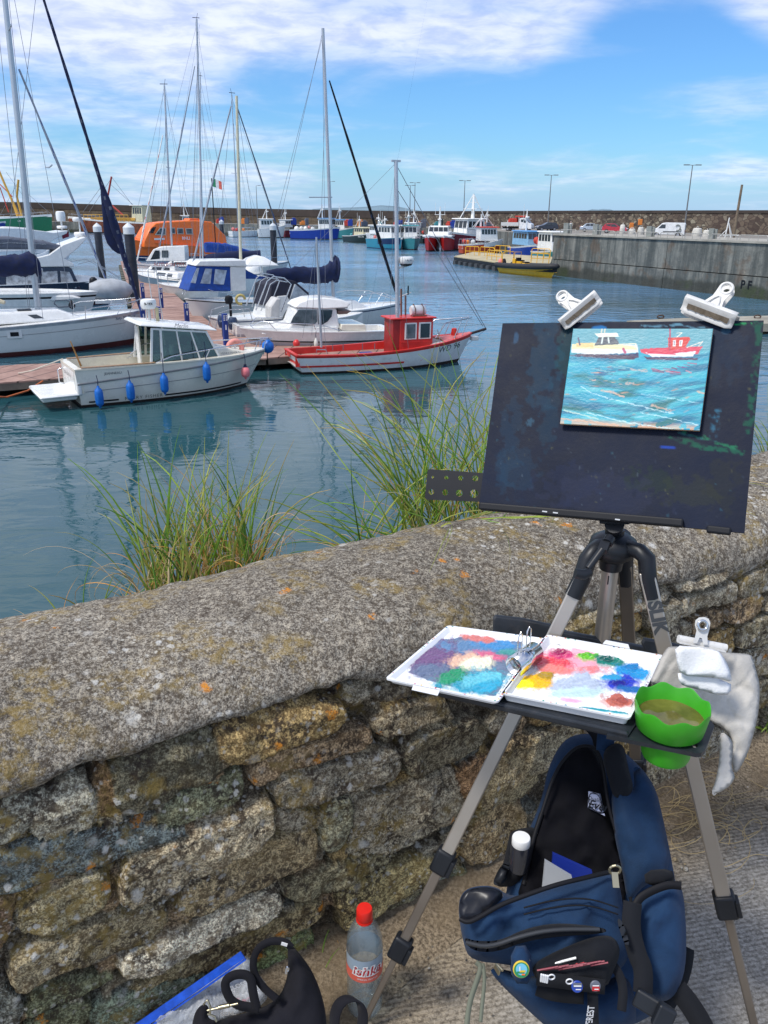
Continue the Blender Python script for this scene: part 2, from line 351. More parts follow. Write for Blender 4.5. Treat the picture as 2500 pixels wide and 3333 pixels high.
# sandy dirt drifted against the foot of the wall
def dirt():
    ns,nd_=420,60; s=np.linspace(-2.5,5.5,ns); d=np.linspace(0,1,nd_); Sg,Dg=np.meshgrid(s,d,indexing='ij')
    wid=.12+.14*fbm(Sg*0+Sg,Sg*0,1.3,3,5)+.20*np.clip((.9-Sg)/.8,0,1)*np.clip((Sg+1.)/1.2,0,1)
    dp=1.26-wid*Dg; hh=.05*(1-Dg)**1.4*(.5+fbm(Sg,Dg*.3,5,4,3))+.010*(fbm(Sg,dp,30,4,8)-.35)-.004*Dg**6+.004
    nx=Wd.x*Sg-Wn.x*dp; ny=Wd.y*Sg-Wn.y*dp
    mb=MB(); mb.v=list(zip(nx.ravel(),ny.ravel(),(GZ+hh).ravel())); mb.f=[(i*nd_+j,i*nd_+j+1,(i+1)*nd_+j+1,(i+1)*nd_+j) for i in range(ns-1) for j in range(nd_-1)]; mb.m=[0]*len(mb.f)
    m=bpy.data.materials.new('sandy_dirt'); m.use_nodes=True; t=m.node_tree; b=t.nodes['Principled BSDF']; g=nd(t,'ShaderNodeNewGeometry')
    n=nd(t,'ShaderNodeTexNoise',i_Scale=130.,i_Detail=5.,i_Roughness=.75); t.links.new(g.outputs['Position'],n.inputs['Vector'])
    n2=nd(t,'ShaderNodeTexNoise',i_Scale=6.,i_Detail=5.); t.links.new(g.outputs['Position'],n2.inputs['Vector'])
    c=mixc(t,rng(t,n.outputs[0],.34,.66),(.085,.06,.035),(.40,.31,.20)); c=mixc(t,rng(t,n2.outputs[0],.42,.6,0,.6),c,(.17,.12,.065))
    t.links.new(c,b.inputs['Base Color']); b.inputs['Roughness'].default_value=.95; bp=nd(t,'ShaderNodeBump',i_Strength=.9,i_Distance=.006); t.links.new(n.outputs[0],bp.inputs['Height']); t.links.new(bp.outputs[0],b.inputs['Normal'])
    mb.build('ground',m,smooth=180)['kind']='structure'
dirt()
# ---- the stone wall ----
def stone_mat(name,coping=False):
    m=bpy.data.materials.new(name); m.use_nodes=True; t=m.node_tree; b=t.nodes['Principled BSDF']; g=nd(t,'ShaderNodeNewGeometry'); pos=g.outputs['Position']
    def no(sc,det=4.,ro=.6,dis=0.):
        n=nd(t,'ShaderNodeTexNoise',i_Scale=sc,i_Detail=det,i_Roughness=ro,i_Distortion=dis); t.links.new(pos,n.inputs['Vector']); return n.outputs[0]
    def vo(sc,rnd=1.,warp=.0):
        n=nd(t,'ShaderNodeTexVoronoi',i_Scale=sc,i_Randomness=rnd)
        if warp:
            nn=nd(t,'ShaderNodeTexNoise',i_Scale=sc*1.7,i_Detail=4.,i_Roughness=.7); t.links.new(pos,nn.inputs['Vector'])
            mx=nd(t,'ShaderNodeVectorMath',operation='SCALE'); mx.inputs[3].default_value=warp/sc; t.links.new(nn.outputs['Color'],mx.inputs[0])
            ad=nd(t,'ShaderNodeVectorMath',operation='ADD'); t.links.new(pos,ad.inputs[0]); t.links.new(mx.outputs[0],ad.inputs[1]); t.links.new(ad.outputs[0],n.inputs['Vector'])
        else: t.links.new(pos,n.inputs['Vector'])
        return n
    at=nd(t,'ShaderNodeAttribute',attribute_name='Col'); base=at.outputs['Color']
    gr=no(230.,3.,.8); med=no(38.,5.,.75); lg=no(7.,4.,.6); sp=no(80.,5.,.8,.1)
    c=mixc(t,rng(t,gr,.40,.62),mixc(t,1.,base,(.40,.37,.34),'MULTIPLY'),mixc(t,1.,base,(1.65,1.62,1.55),'MULTIPLY'))
    c=mixc(t,mth(t,'MULTIPLY',rng(t,sp,.52,.57),.75),c,mixc(t,1.,base,(.30,.25,.20),'MULTIPLY')); c=mixc(t,mth(t,'MULTIPLY',rng(t,sp,.44,.39),.7),c,mixc(t,1.,base,(1.9,1.85,1.7),'MULTIPLY'))
    c=mixc(t,mth(t,'MULTIPLY',rng(t,med,.50,.62),.75 if not coping else .35),c,mixc(t,1.,base,(.34,.28,.23),'MULTIPLY'))
    dk_=mth(t,'MULTIPLY',rng(t,no(13.,4.,.65),.50,.60),rng(t,sp,.46,.52)); c=mixc(t,mth(t,'MULTIPLY',dk_,.35 if coping else .8),c,(.045,.032,.024))
    # ochre lichen film in patches
    c=mixc(t,mth(t,'MULTIPLY',rng(t,lg,.50,.62),mth(t,'MULTIPLY',rng(t,med,.42,.6),.6 if not coping else .5)),c,(.36,.25,.065))
    # pale crusts, in two sizes, clustered
    pres=no(3.2,3.,.6)
    for sc,lo,al in ((15.,.27,.75),(38.,.32,.85),(80.,.36,.8)):
        v=vo(sc,1.,.7); sel=rng(t,nd_sep(t,v.outputs['Color']),.56,.60); mask=mth(t,'MULTIPLY',rng(t,v.outputs['Distance'],lo,lo-.16),sel)
        mask=mth(t,'MULTIPLY',mask,rng(t,gr,.28,.42)); mask=mth(t,'MULTIPLY',mask,rng(t,med,.30,.44)); mask=mth(t,'MULTIPLY',mask,mth(t,'MULTIPLY',rng(t,pres,.40,.60,.0,1.),al))
        c=mixc(t,mask,c,(.68,.66,.60) if sc<60 else (.58,.55,.47))
    # orange crusts, sparse
    v=vo(17.,1.,.8); sel=rng(t,nd_sep(t,v.outputs['Color'],1),.90,.91); mask=mth(t,'MULTIPLY',mth(t,'MULTIPLY',rng(t,v.outputs['Distance'],.26,.13),sel),rng(t,sp,.40,.55))
    c=mixc(t,mth(t,'MULTIPLY',mask,rng(t,gr,.33,.45)),c,(.70,.27,.035))
    t.links.new(c,b.inputs['Base Color']); b.inputs['Roughness'].default_value=.92; b.inputs['Specular IOR Level'].default_value=.25
    h=mth(t,'ADD',mth(t,'MULTIPLY',gr,.5),mth(t,'MULTIPLY',med,1.2)); bp=nd(t,'ShaderNodeBump',i_Strength=1.,i_Distance=.008); t.links.new(h,bp.inputs['Height']); t.links.new(bp.outputs[0],b.inputs['Normal'])
    return m
def nd_sep(t,s,i=0):
    n=nd(t,'ShaderNodeSeparateColor'); t.links.new(s,n.inputs[0]); return n.outputs[i]
wall=thing('stone_wall','waist-low lichen-spotted rubble stone wall with rounded concrete coping beside the easel','wall',tuple(W3(0,1.22,0)))
WO=W3(0,1.22,0)
def wsh(px,py):
    q=onplane(px,py,WO,Wn); return (q.dot(Wd),q.z-GZ)
A=lambda l,ox,oy,k:[wsh(ox+x/k,oy+y/k) for x,y in l]
Z8=lambda *l:A(l,0,2300,1.185); Z5=lambda *l:A(l,800,1900,1.843); ZF=lambda *l:A(l,0,0,.6636)
gy=(.26,.24,.20);br=(.24,.18,.12);dk=(.10,.105,.10);bl=(.11,.135,.145);gn=(.13,.14,.09);wh=(.46,.43,.36);oc=(.27,.20,.10);tn=(.31,.27,.20)
ST=[ # polygon, colour, relief
(Z8((430,190),(600,125),(790,70),(820,80),(838,170),(838,265),(690,300),(620,360),(520,385),(450,385),(420,290)),(.16,.15,.11),.035),
(Z8((840,70),(900,20),(1050,-20),(1300,-30),(1310,20),(1270,80),(1160,110),(1040,165),(940,210),(850,210),(830,130)),oc,.034),
(Z8((960,220),(1100,150),(1250,100),(1410,60),(1420,130),(1300,180),(1100,220),(1000,285),(970,275)),br,.03),
(Z8((1060,270),(1200,220),(1380,190),(1500,130),(1530,170),(1520,240),(1420,290),(1250,330),(1080,385),(1045,330)),gy,.04),
(Z8((600,385),(720,310),(850,275),(925,225),(935,300),(900,350),(760,410),(690,440),(600,430)),(.18,.19,.13),.022),
(Z8((-60,320),(90,290),(105,330),(110,440),(60,480),(-60,530)),(.24,.24,.21),.028),
(Z8((115,345),(200,340),(225,280),(350,285),(355,430),(300,460),(120,500)),(.26,.25,.21),.032),
(Z8((365,245),(410,215),(420,290),(440,385),(380,400),(365,330)),(.17,.11,.06),.02),
(Z8((-60,560),(150,490),(330,465),(480,440),(600,440),(720,460),(640,480),(500,540),(380,590),(200,640),(60,690),(-60,720)),bl,.024),
(Z8((480,570),(600,510),(760,450),(900,390),(1010,340),(1035,350),(1035,460),(960,530),(850,580),(750,620),(640,680),(500,740),(455,720),(460,640)),tn,.042),
(Z8((1050,390),(1190,375),(1205,430),(1150,455),(1070,460),(1045,430)),gy,.02),
(Z8((1225,350),(1290,330),(1340,350),(1335,450),(1290,530),(1240,540),(1225,470)),(.24,.24,.18),.036),
(Z8((1360,330),(1500,300),(1640,240),(1780,260),(1760,400),(1650,470),(1520,540),(1400,580),(1330,560),(1345,500),(1350,400)),(.24,.22,.18),.038),
(Z8((870,570),(960,530),(1060,480),(1200,445),(1220,530),(1180,590),(1050,650),(900,720),(760,790),(690,770),(700,700),(820,630)),(.27,.22,.14),.036),
(Z8((1085,650),(1250,590),(1480,540),(1520,565),(1400,620),(1250,690),(1120,715),(1075,700)),(.24,.22,.15),.034),
(Z8((100,730),(250,660),(380,600),(420,640),(420,720),(350,780),(250,830),(100,860),(50,800)),(.28,.25,.17),.038),
(Z8((60,930),(200,860),(400,800),(560,750),(630,750),(640,820),(560,880),(420,930),(300,970),(200,1010),(100,1055),(30,1050),(30,980)),(.22,.19,.13),.042),
(Z8((460,930),(600,870),(740,820),(850,760),(1000,700),(1060,690),(1070,760),(960,820),(800,880),(650,950),(480,1030),(450,990)),wh,.040),
(Z8((660,960),(830,890),(950,830),(1100,770),(1230,720),(1250,790),(1100,860),(950,920),(850,980),(700,1010),(560,1060),(480,1060)),(.27,.23,.14),.030),
(Z8((1290,690),(1400,640),(1500,600),(1659,555),(1690,600),(1560,700),(1440,770),(1310,840),(1280,770)),(.26,.22,.12),.036),
(Z8((100,1110),(200,1060),(370,1020),(420,1010),(430,1040),(330,1080),(200,1140),(110,1180)),gn,.02),
(Z8((350,1120),(500,1070),(600,1050),(800,990),(810,1040),(700,1110),(550,1170),(400,1220),(340,1200)),(.12,.15,.12),.022),
(Z8((980,960),(1100,880),(1190,860),(1200,920),(1100,980),(990,1030)),(.15,.19,.10),.022),
(Z8((-60,1070),(60,1070),(95,1130),(60,1240),(-60,1260)),(.15,.16,.15),.02),
(Z8((110,1190),(330,1100),(350,1150),(300,1260),(110,1260)),gn,.015),
(Z8((-80,760),(50,720),(40,830),(30,900),(-80,960)),(.17,.12,.09),.025),
(Z8((1540,150),(1640,100),(1740,110),(1700,200),(1600,255),(1545,235)),(.17,.18,.14),.026),
(Z8((1430,30),(1560,-30),(1700,-50),(1720,10),(1560,75),(1435,100)),(.22,.19,.14),.034),
(Z5((740,620),(830,575),(990,600),(960,660),(860,690),(740,660)),(.16,.14,.11),.02),
(Z5((910,950),(1000,870),(1170,815),(1430,800),(1425,910),(1330,980),(1190,1030),(1050,1120),(990,1130),(920,1060)),(.22,.20,.15),.042),
(Z5((1250,1060),(1400,1000),(1470,1010),(1400,1240),(1290,1280),(1245,1200)),(.27,.17,.10),.036),
(Z5((1135,1100),(1235,1055),(1225,1200),(1175,1200)),gy,.022),
(Z5((1340,1370),(1400,1250),(1600,1140),(1720,1090),(1720,1180),(1560,1300),(1400,1375)),(.25,.22,.15),.030),
(Z5((1510,930),(1640,890),(1720,900),(1710,1080),(1560,1130),(1500,1170)),(.24,.19,.12),.036),
(Z5((1445,800),(1560,770),(1630,790),(1600,870),(1480,890),(1435,865)),gy,.025),
(ZF((1005,1700),(1060,1620),(1125,1600),(1135,1660),(1060,1720),(1015,1740)),(.25,.21,.14),.032),
(ZF((1000,1780),(1080,1725),(1130,1740),(1130,1790),(1060,1850),(990,1860)),(.27,.21,.13),.032),
(ZF((740,2040),(830,1960),(930,1880),(950,1900),(940,1960),(850,2000),(760,2050)),(.2,.18,.12),.02),
(ZF((930,1900),(1000,1870),(1010,1890),(960,1920),(930,1925)),(.16,.18,.14),.02),
]
def build_wall():
    R=_r(4)
    # coursed rubble beyond the traced part, both ways
    def course(s0,s1,h0,h1):
        h=h0
        while h<h1-.03:
            ch=R.uniform(.07,.13); ch=min(ch,h1-h); s=s0+R.uniform(-.1,.1)
            while s<s1:
                L=R.uniform(.12,.34) ; q=R.uniform(.005,.011)
                tl=R.uniform(-.012,.012,8)
                poly=[(s+q,h+q+tl[0]*.6),(s+L*.5,h+q*.6+tl[6]),(s+L-q,h+q+tl[1]*.6),(s+L-q+tl[2]*.6,h+ch*.5),(s+L-q*1.5,h+ch-q+tl[3]*.5),(s+L*.5,h+ch-q*.6+tl[7]),(s+q*1.5,h+ch-q+tl[4]*.5),(s+q+tl[5]*.6,h+ch*.5)]
                cc=[gy,br,gy,tn,oc,(.2,.18,.14),(.23,.21,.16),(.15,.16,.13)][R.randint(8)]
                ST.append((poly,cc,R.uniform(.018,.042))); s+=L
            h+=ch
    course(1.22,3.4,.0,.70)
    course(-3.2,-1.02,.0,.68)
    s=np.concatenate([np.arange(-9,-1.25,.04),np.arange(-1.25,3.3,.0052),np.arange(3.3,14,.05)]); h=np.linspace(-.02,.70,138)
    Sg,Hg=np.meshgrid(s,h,indexing='ij')
    base=-.020+.018*(fbm(Sg,Hg,14,5,2)-.5)*2+.012*(fbm(Sg,Hg,45,3,6)-.5); colr=np.zeros(Sg.shape+(3,)); m0=fbm(Sg,Hg,9,4,9)[...,None]
    colr[:]=np.array((.15,.125,.09))*(.5+.9*m0)
    FL=[]
    # small pinning stones between the big ones
    for a_ in range(520):
        cx,cy=R.uniform(-1.2,1.4),R.uniform(0,.66); L=R.uniform(.02,.06); hh_=R.uniform(.012,.03); an=R.uniform(-.35,.35)
        poly=[(cx+L*math.cos(q)*(.8+.3*R.rand())*math.cos(an)-hh_*math.sin(q)*math.sin(an),cy+L*math.cos(q)*math.sin(an)+hh_*math.sin(q)*(.8+.3*R.rand())) for q in np.linspace(0,6.283,8)[:-1]]
        FL.append((poly,[gy,br,tn,oc,dk,(.2,.18,.14)][R.randint(6)],R.uniform(.008,.020)))
    H=base.copy(); wx=Sg+.014*(fbm(Sg,Hg,16,3,11)-.5)+.006*(fbm(Sg,Hg,60,2,14)-.5); wy=Hg+.014*(fbm(Sg,Hg,16,3,12)-.5)+.006*(fbm(Sg,Hg,60,2,15)-.5)
    for k,(poly,cc,rel) in enumerate(FL+ST):
        xs=[p[0] for p in poly];ys=[p[1] for p in poly]
        i0,i1=np.searchsorted(s,[min(xs)-.02,max(xs)+.02]); j0,j1=np.searchsorted(h,[min(ys)-.02,max(ys)+.02])
        if i1<=i0 or j1<=j0: continue
        sl_=(slice(i0,i1),slice(j0,j1)); x=wx[sl_];y=wy[sl_]; poly=smoothpoly(poly,1)
        d,ins=segdist(x,y,[tuple(p) for p in poly]); d=np.where(ins,d,-d)+.0030+.006*(fbm(x,y,30,3,k+80)-.5); ins=d>0; e=np.clip(d/.0065,0,1); tx,ty=R.uniform(-.06,.06),R.uniform(-.10,.06)
        cx,cy=np.mean([p[0] for p in poly]),np.mean([p[1] for p in poly])
        layer=fbm(x*.35,y+x*.1,38,3,k)   # slaty bedding lines
        facet=np.abs(fbm(x+.3*y,y,9,2,k+60)-.5)*2; ch=np.abs(fbm(x,y,24,3,k+70)-.5)*2
        hh=(rel*.75+R.uniform(-.006,.010)*(k>=len(FL)))*np.sqrt(1-(1-e)**2)+tx*(x-cx)+ty*(y-cy)-.020*facet*e-.010*ch*e+.008*(fbm(x,y,17,4,k+20)-.5)*e+.008*(layer-.5)*e+.002
        up=ins&(hh>H[sl_]) if k<len(FL) else ins
        Hs=H[sl_]; Hs[up]=hh[up]; H[sl_]=Hs
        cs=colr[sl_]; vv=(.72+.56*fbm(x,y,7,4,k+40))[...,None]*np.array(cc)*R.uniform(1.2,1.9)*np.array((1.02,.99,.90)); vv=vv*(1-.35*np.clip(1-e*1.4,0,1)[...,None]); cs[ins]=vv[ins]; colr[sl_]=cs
    H=H-np.clip(Hg-.635,0,1)**1.0*.9
    X_=Wd.x*Sg+Wn.x*H; Y_=Wd.y*Sg+Wn.y*H; ni,nj=Sg.shape
    mb=MB(); mb.v=list(zip(X_.ravel(),Y_.ravel(),Hg.ravel())); ii,jj=np.meshgrid(np.arange(ni-1),np.arange(nj-1),indexing='ij'); a=(ii*nj+jj).ravel()
    mb.f=list(zip(a,a+nj,a+nj+1,a+1)); mb.f=[tuple(int(q) for q in f) for f in mb.f]; mb.m=[0]*len(mb.f)
    mb.build('masonry',stone_mat('rubble_stone'),wall,smooth=180,col=colr.reshape(-1,3))
    # coping
    prof=np.array([(1.24,.655),(1.222,.652),(1.208,.662),(1.206,.685),(1.222,.712),(1.26,.742),(1.33,.768),(1.42,.783),(1.52,.787),(1.61,.776),(1.69,.750),(1.745,.705),(1.765,.65),(1.77,.3),(1.77,-.6)])
    dd=np.r_[0,np.cumsum(np.hypot(*np.diff(prof,axis=0).T))]; u=np.concatenate([np.linspace(0,dd[12],110),dd[13:]]); pd=np.interp(u,dd,prof[:,0]); ph=np.interp(u,dd,prof[:,1])
    k=np.ones(5)/5; pd[3:105]=np.convolve(pd,k,'same')[3:105]; ph[3:105]=np.convolve(ph,k,'same')[3:105]
    tg=np.gradient(pd);th=np.gradient(ph);l=np.hypot(tg,th)+1e-9; nx_,nh_=-th/l,tg/l   # outward normal (dp,h)
    s2=np.concatenate([np.arange(-9,-1.25,.05),np.arange(-1.25,3.6,.0075),np.arange(3.6,14,.06)])
    Sg,Ug=np.meshgrid(s2,u,indexing='ij'); pdg=np.broadcast_to(pd,Sg.shape);phg=np.broadcast_to(ph,Sg.shape)
    dsp=.016*(fbm(Sg,Ug,3.,3,31)-.5)*2+.006*(fbm(Sg,Ug,18,4,32)-.5)*2+.006*(fbm(Sg,Ug,55,3,33)-.5)
    lip=np.clip(1-Ug/.10,0,1); drop=-.06*(fbm(Sg,Sg*0,3.2,4,35)-.45)*2*lip-.03*(fbm(Sg,Sg*0,14,3,36)-.5)*lip
    drop=drop-.055*np.clip(1-np.abs(Sg+.62)/.17,0,1)*lip-.03*np.clip(1-np.abs(Sg+.42)/.09,0,1)*lip
    joint=np.zeros_like(Sg)
    for js in (1.62,2.2,2.62,3.1): joint=joint+np.exp(-((Sg-js-.03*(fbm(Sg,Ug,8,2,40)-.5))/.006)**2)
    dsp=dsp-.012*joint*np.clip(1-Ug/.32,0,1)
    pdg=pdg+nx_*dsp; phg=phg+nh_*dsp+drop
    colr=np.array((.275,.25,.21))*(.72+.56*fbm(Sg,Ug,2.5,5,37))[...,None]
    colr=colr*(1-.25*np.clip((fbm(Sg,Ug,6,4,38)-.55)*5,0,1))[...,None]*(1-.5*np.clip(joint,0,1)*np.clip(1-Ug/.3,0,1))[...,None]
    X_=Wd.x*Sg-Wn.x*(pdg-1.22);Y_=Wd.y*Sg-Wn.y*(pdg-1.22); ni,nj=Sg.shape
    mb=MB(); mb.v=list(zip(X_.ravel(),Y_.ravel(),phg.ravel())); ii,jj=np.meshgrid(np.arange(ni-1),np.arange(nj-1),indexing='ij'); a=(ii*nj+jj).ravel()
    mb.f=[tuple(int(q) for q in f) for f in zip(a,a+nj,a+nj+1,a+1)]; mb.m=[0]*len(mb.f)
    mb.build('coping',stone_mat('coping_stone',True),wall,smooth=180,col=colr.reshape(-1,3))
build_wall()
# earth ledge behind the wall and quay face down to the water
ep=[W3(-9,1.76,.62),W3(14,1.76,.62),W3(14,1.98,.58),W3(-9,1.98,.58),W3(14,2.15,.1),W3(-9,2.15,.1),W3(14,2.25,-4.5),W3(-9,2.25,-4.5)]
MB().add(ep,[(0,1,2,3),(3,2,4,5),(5,4,6,7)]).build('embankment',M('embankment_earth',(.10,.085,.05),.95,var=.4,vs=6,bump=.6,bs=20))['kind']='structure'
# ---- breakwater, far quay, pier ----
def far_mat(name,kind):
    m=bpy.data.materials.new(name); m.use_nodes=True; t=m.node_tree; b=t.nodes['Principled BSDF']; g=nd(t,'ShaderNodeNewGeometry'); pos=g.outputs['Position']
    def no(sc,det=4.,ro=.6,s=(1,1,1)):
        mp=nd(t,'ShaderNodeMapping'); mp.inputs['Scale'].default_value=s; t.links.new(pos,mp.inputs['Vector'])
        n=nd(t,'ShaderNodeTexNoise',i_Scale=sc,i_Detail=det,i_Roughness=ro); t.links.new(mp.outputs[0],n.inputs['Vector']); return n.outputs[0]
    z=nd(t,'ShaderNodeSeparateXYZ'); t.links.new(pos,z.inputs[0]); z=z.outputs[2]
    if kind=='rubble':
        mp=nd(t,'ShaderNodeMapping'); mp.inputs['Scale'].default_value=(1,1,1.5); t.links.new(pos,mp.inputs['Vector'])
        v=nd(t,'ShaderNodeTexVoronoi',i_Scale=1.15); t.links.new(mp.outputs[0],v.inputs['Vector'])
        e=nd(t,'ShaderNodeTexVoronoi',feature='DISTANCE_TO_EDGE',i_Scale=1.15); t.links.new(mp.outputs[0],e.inputs['Vector'])
        r=nd_sep(t,v.outputs['Color']); c=mixc(t,r,(.045,.034,.028),(.21,.17,.12)); c=mixc(t,rng(t,nd_sep(t,v.outputs['Color'],1),.75,.9),c,(.30,.27,.20))
        c=mixc(t,rng(t,e.outputs['Distance'],.10,.0),c,(.035,.03,.026)); c=mixc(t,rng(t,no(.12),.4,.65,0,.5),c,(.09,.055,.045))
    elif kind=='plain':
        c=mixc(t,rng(t,no(.25,5.,.7,(1,1,3)),.3,.7),(.050,.036,.024),(.15,.115,.075)); c=mixc(t,rng(t,no(.9,3.,.6,(1,1,.15)),.5,.7,0,.6),c,(.05,.034,.028))
    else:
        st=no(1.3,5.,.7,(1,1,.10)); c=mixc(t,rng(t,st,.35,.68),(.075,.085,.080),(.24,.24,.21)); c=mixc(t,rng(t,no(.55,5.,.7),.46,.64,0,.6),c,(.075,.08,.075))
        c=mixc(t,rng(t,no(2.2,4.,.75,(1,1,.3)),.62,.72,0,.7),c,(.34,.31,.25)); c=mixc(t,mth(t,'MULTIPLY',rng(t,no(.5,3.),.55,.66),.45),c,(.13,.075,.04))
        zz=mth(t,'ADD',z,mth(t,'MULTIPLY',no(.5,4.,.6),1.2)); c=mixc(t,rng(t,zz,1.75,1.25,0,.8),c,(.032,.035,.028)); c=mixc(t,mth(t,'MULTIPLY',mth(t,'MULTIPLY',rng(t,zz,1.6,1.2),rng(t,no(.28,4.),.52,.64)),.7),c,(.04,.06,.018))
    t.links.new(c,b.inputs['Base Color']); b.inputs['Roughness'].default_value=.9
    bp=nd(t,'ShaderNodeBump',i_Strength=.6,i_Distance=.15); t.links.new(no(1.6,5.,.7),bp.inputs['Height']); t.links.new(bp.outputs[0],b.inputs['Normal'])
    return m
def gp(px,dist): v=ray(px,hz(px)); return Vector((v.x,v.y,0))*(dist/v.y)
def zt(py,dist,px=1250): return CZ+(hz(px)-py)*dist/2757.
CAPM=M('parapet_cap',(.05,.038,.032),.9,var=.3,vs=.3)
def rampart(name,label,pts,mat,cap,z0=2.4,thick=2.2,ledge=None):
    o=thing(name,label,'breakwater',tuple(gp(pts[len(pts)//2][0],pts[len(pts)//2][1])))
    L=o.location; mb=MB(); cb=MB(); lb=MB(); n=len(pts)
    fr=[gp(a,d) for a,d,y in pts]; zs=[zt(y,d,a) for a,d,y in pts]
    for i in range(n-1):
        a,b_=fr[i],fr[i+1]; dv=(b_-a).normalized(); nn=Vector((-dv.y,dv.x,0))
        if nn.y<0: nn=-nn
        za,zb=zs[i]-cap,zs[i+1]-cap
        q=lambda p,z,k:(p+nn*k-L)+Vector((0,0,z))
        mb.add([q(a,z0,0),q(b_,z0,0),q(b_,zb,0),q(a,za,0),q(a,z0,thick),q(b_,z0,thick),q(b_,zb,thick),q(a,za,thick)],[(0,1,2,3),(3,2,6,7),(5,4,7,6)])
        cb.add([q(a,za,-.12),q(b_,zb,-.12),q(b_,zb+cap,-.12),q(a,za+cap,-.12),q(a,za,thick*.8),q(b_,zb,thick*.8),q(b_,zb+cap,thick*.8),q(a,za+cap,thick*.8)],BOXF)
        if ledge:
            w=ledge
            lb.add([q(a,z0,-w),q(b_,z0,-w),q(b_,z0+(zb-z0)*.52,-w),q(a,z0+(za-z0)*.52,-w),q(a,z0,-.01),q(b_,z0,-.01),q(b_,z0+(zb-z0)*.52,-.01),q(a,z0+(za-z0)*.52,-.01)],BOXF)
    mb.build('rampart',mat,o); cb.build('parapet',CAPM,o)
    if ledge: lb.build('ledge',far_mat('breakwater_ledge','plain'),o)
    return o
rampart('breakwater','long dark concrete breakwater with upper parapet behind the trawlers on the left',[(-900,325,652),(-300,305,657),(110,290,661),(450,280,671),(800,258,680),(1285,226,688)],far_mat('weathered_concrete','plain'),1.9,ledge=1.6)
rampart('breakwater','high rubble stone breakwater wall behind the parked cars on the right',[(1285,226.2,688),(1600,198,688),(1900,170,687),(2200,147,686.5),(2500,133,686),(3300,110,684)],far_mat('far_rubble','rubble'),.45)
QD=M('quay_concrete',(.22,.20,.17),.9,var=.25,vs=.2,bump=.2,bs=3)
back=[gp(-900,324),gp(110,289),gp(450,279),gp(800,257),gp(1285,225.5),gp(1900,169.5),gp(2500,132.5),gp(3300,109.5)]
front=[gp(-900,300),gp(110,268),gp(450,262),gp(760,240),gp(1000,226),gp(1250,206),gp(1560,165),gp(1790,124),gp(1950,100)]
qp=[Vector((p.x,p.y,3.2)) for p in front]+[Vector((34,60,3.2)),Vector((60,50,3.2))]+[Vector((p.x,p.y,3.2)) for p in back[::-1]]
mb=MB(); mb.add(qp,[tuple(range(len(qp)))])
for i in range(9):
    a,b_=qp[i],qp[i+1]; mb.add([a,b_,b_-Vector((0,0,4)),a-Vector((0,0,4))],[(0,1,2,3)],1)
mb.build('quay',[QD,far_mat('quay_face','pier')])['kind']='structure'
pier=thing('pier','dark stained concrete pier with seaweed along its foot, right of the moored boats','pier',(17,86,0))
PM=far_mat('pier_concrete','pier'); pd_=Vector((28.14-16.98,60.3-85.83,0)); pd_.normalize(); pn=Vector((pd_.y,-pd_.x,0)); pn=pn if pn.x>0 else -pn
pa=Vector((16.98,85.83,0))-pier.location
def pbox(mb,s0,s1,z0,z1,d0,d1,mi=0):
    q=[pa+pd_*s+pn*d for s,d in((s0,d0),(s1,d0),(s1,d1),(s0,d1))]
    mb.add([Vector((p.x,p.y,z0)) for p in q]+[Vector((p.x,p.y,z1)) for p in q],[(0,3,2,1),(4,5,6,7),(0,1,5,4),(1,2,6,5),(2,3,7,6),(3,0,4,7)],mi)
jt=[0,16.5,33,50,66]
mb=MB()
for i in range(4):
    pbox(mb,jt[i]+(.03 if i else 0),jt[i+1]-.03,1.62,3.9,.06,7.); pbox(mb,jt[i]+(.03 if i else 0),jt[i+1]-.03,-1.,1.55,-.03,7.)
mb.build('face',PM,pier)
mb=MB(); pbox(mb,.05,65.9,-.9,3.85,.2,6.9); mb.build('core',M('joint_dark',(.02,.02,.018),.95),pier)
mb=MB(); pbox(mb,-.02,66,3.9,4.05,-.08,7.05); mb.build('cope',M('pale_cope',(.34,.32,.27),.9,var=.2,vs=.7,dirt=.3),pier)
fx=lambda p:p
def on_pier(px,py,off=-.05):
    return onplane(px,py,pier.location+pa+pn*off,pn)-pier.location
o_=on_pier(2428,928,-.06); lettering('P F',.85,o_,pd_,(0,0,1),BLACK,pier,'graffiti',bold=.02)
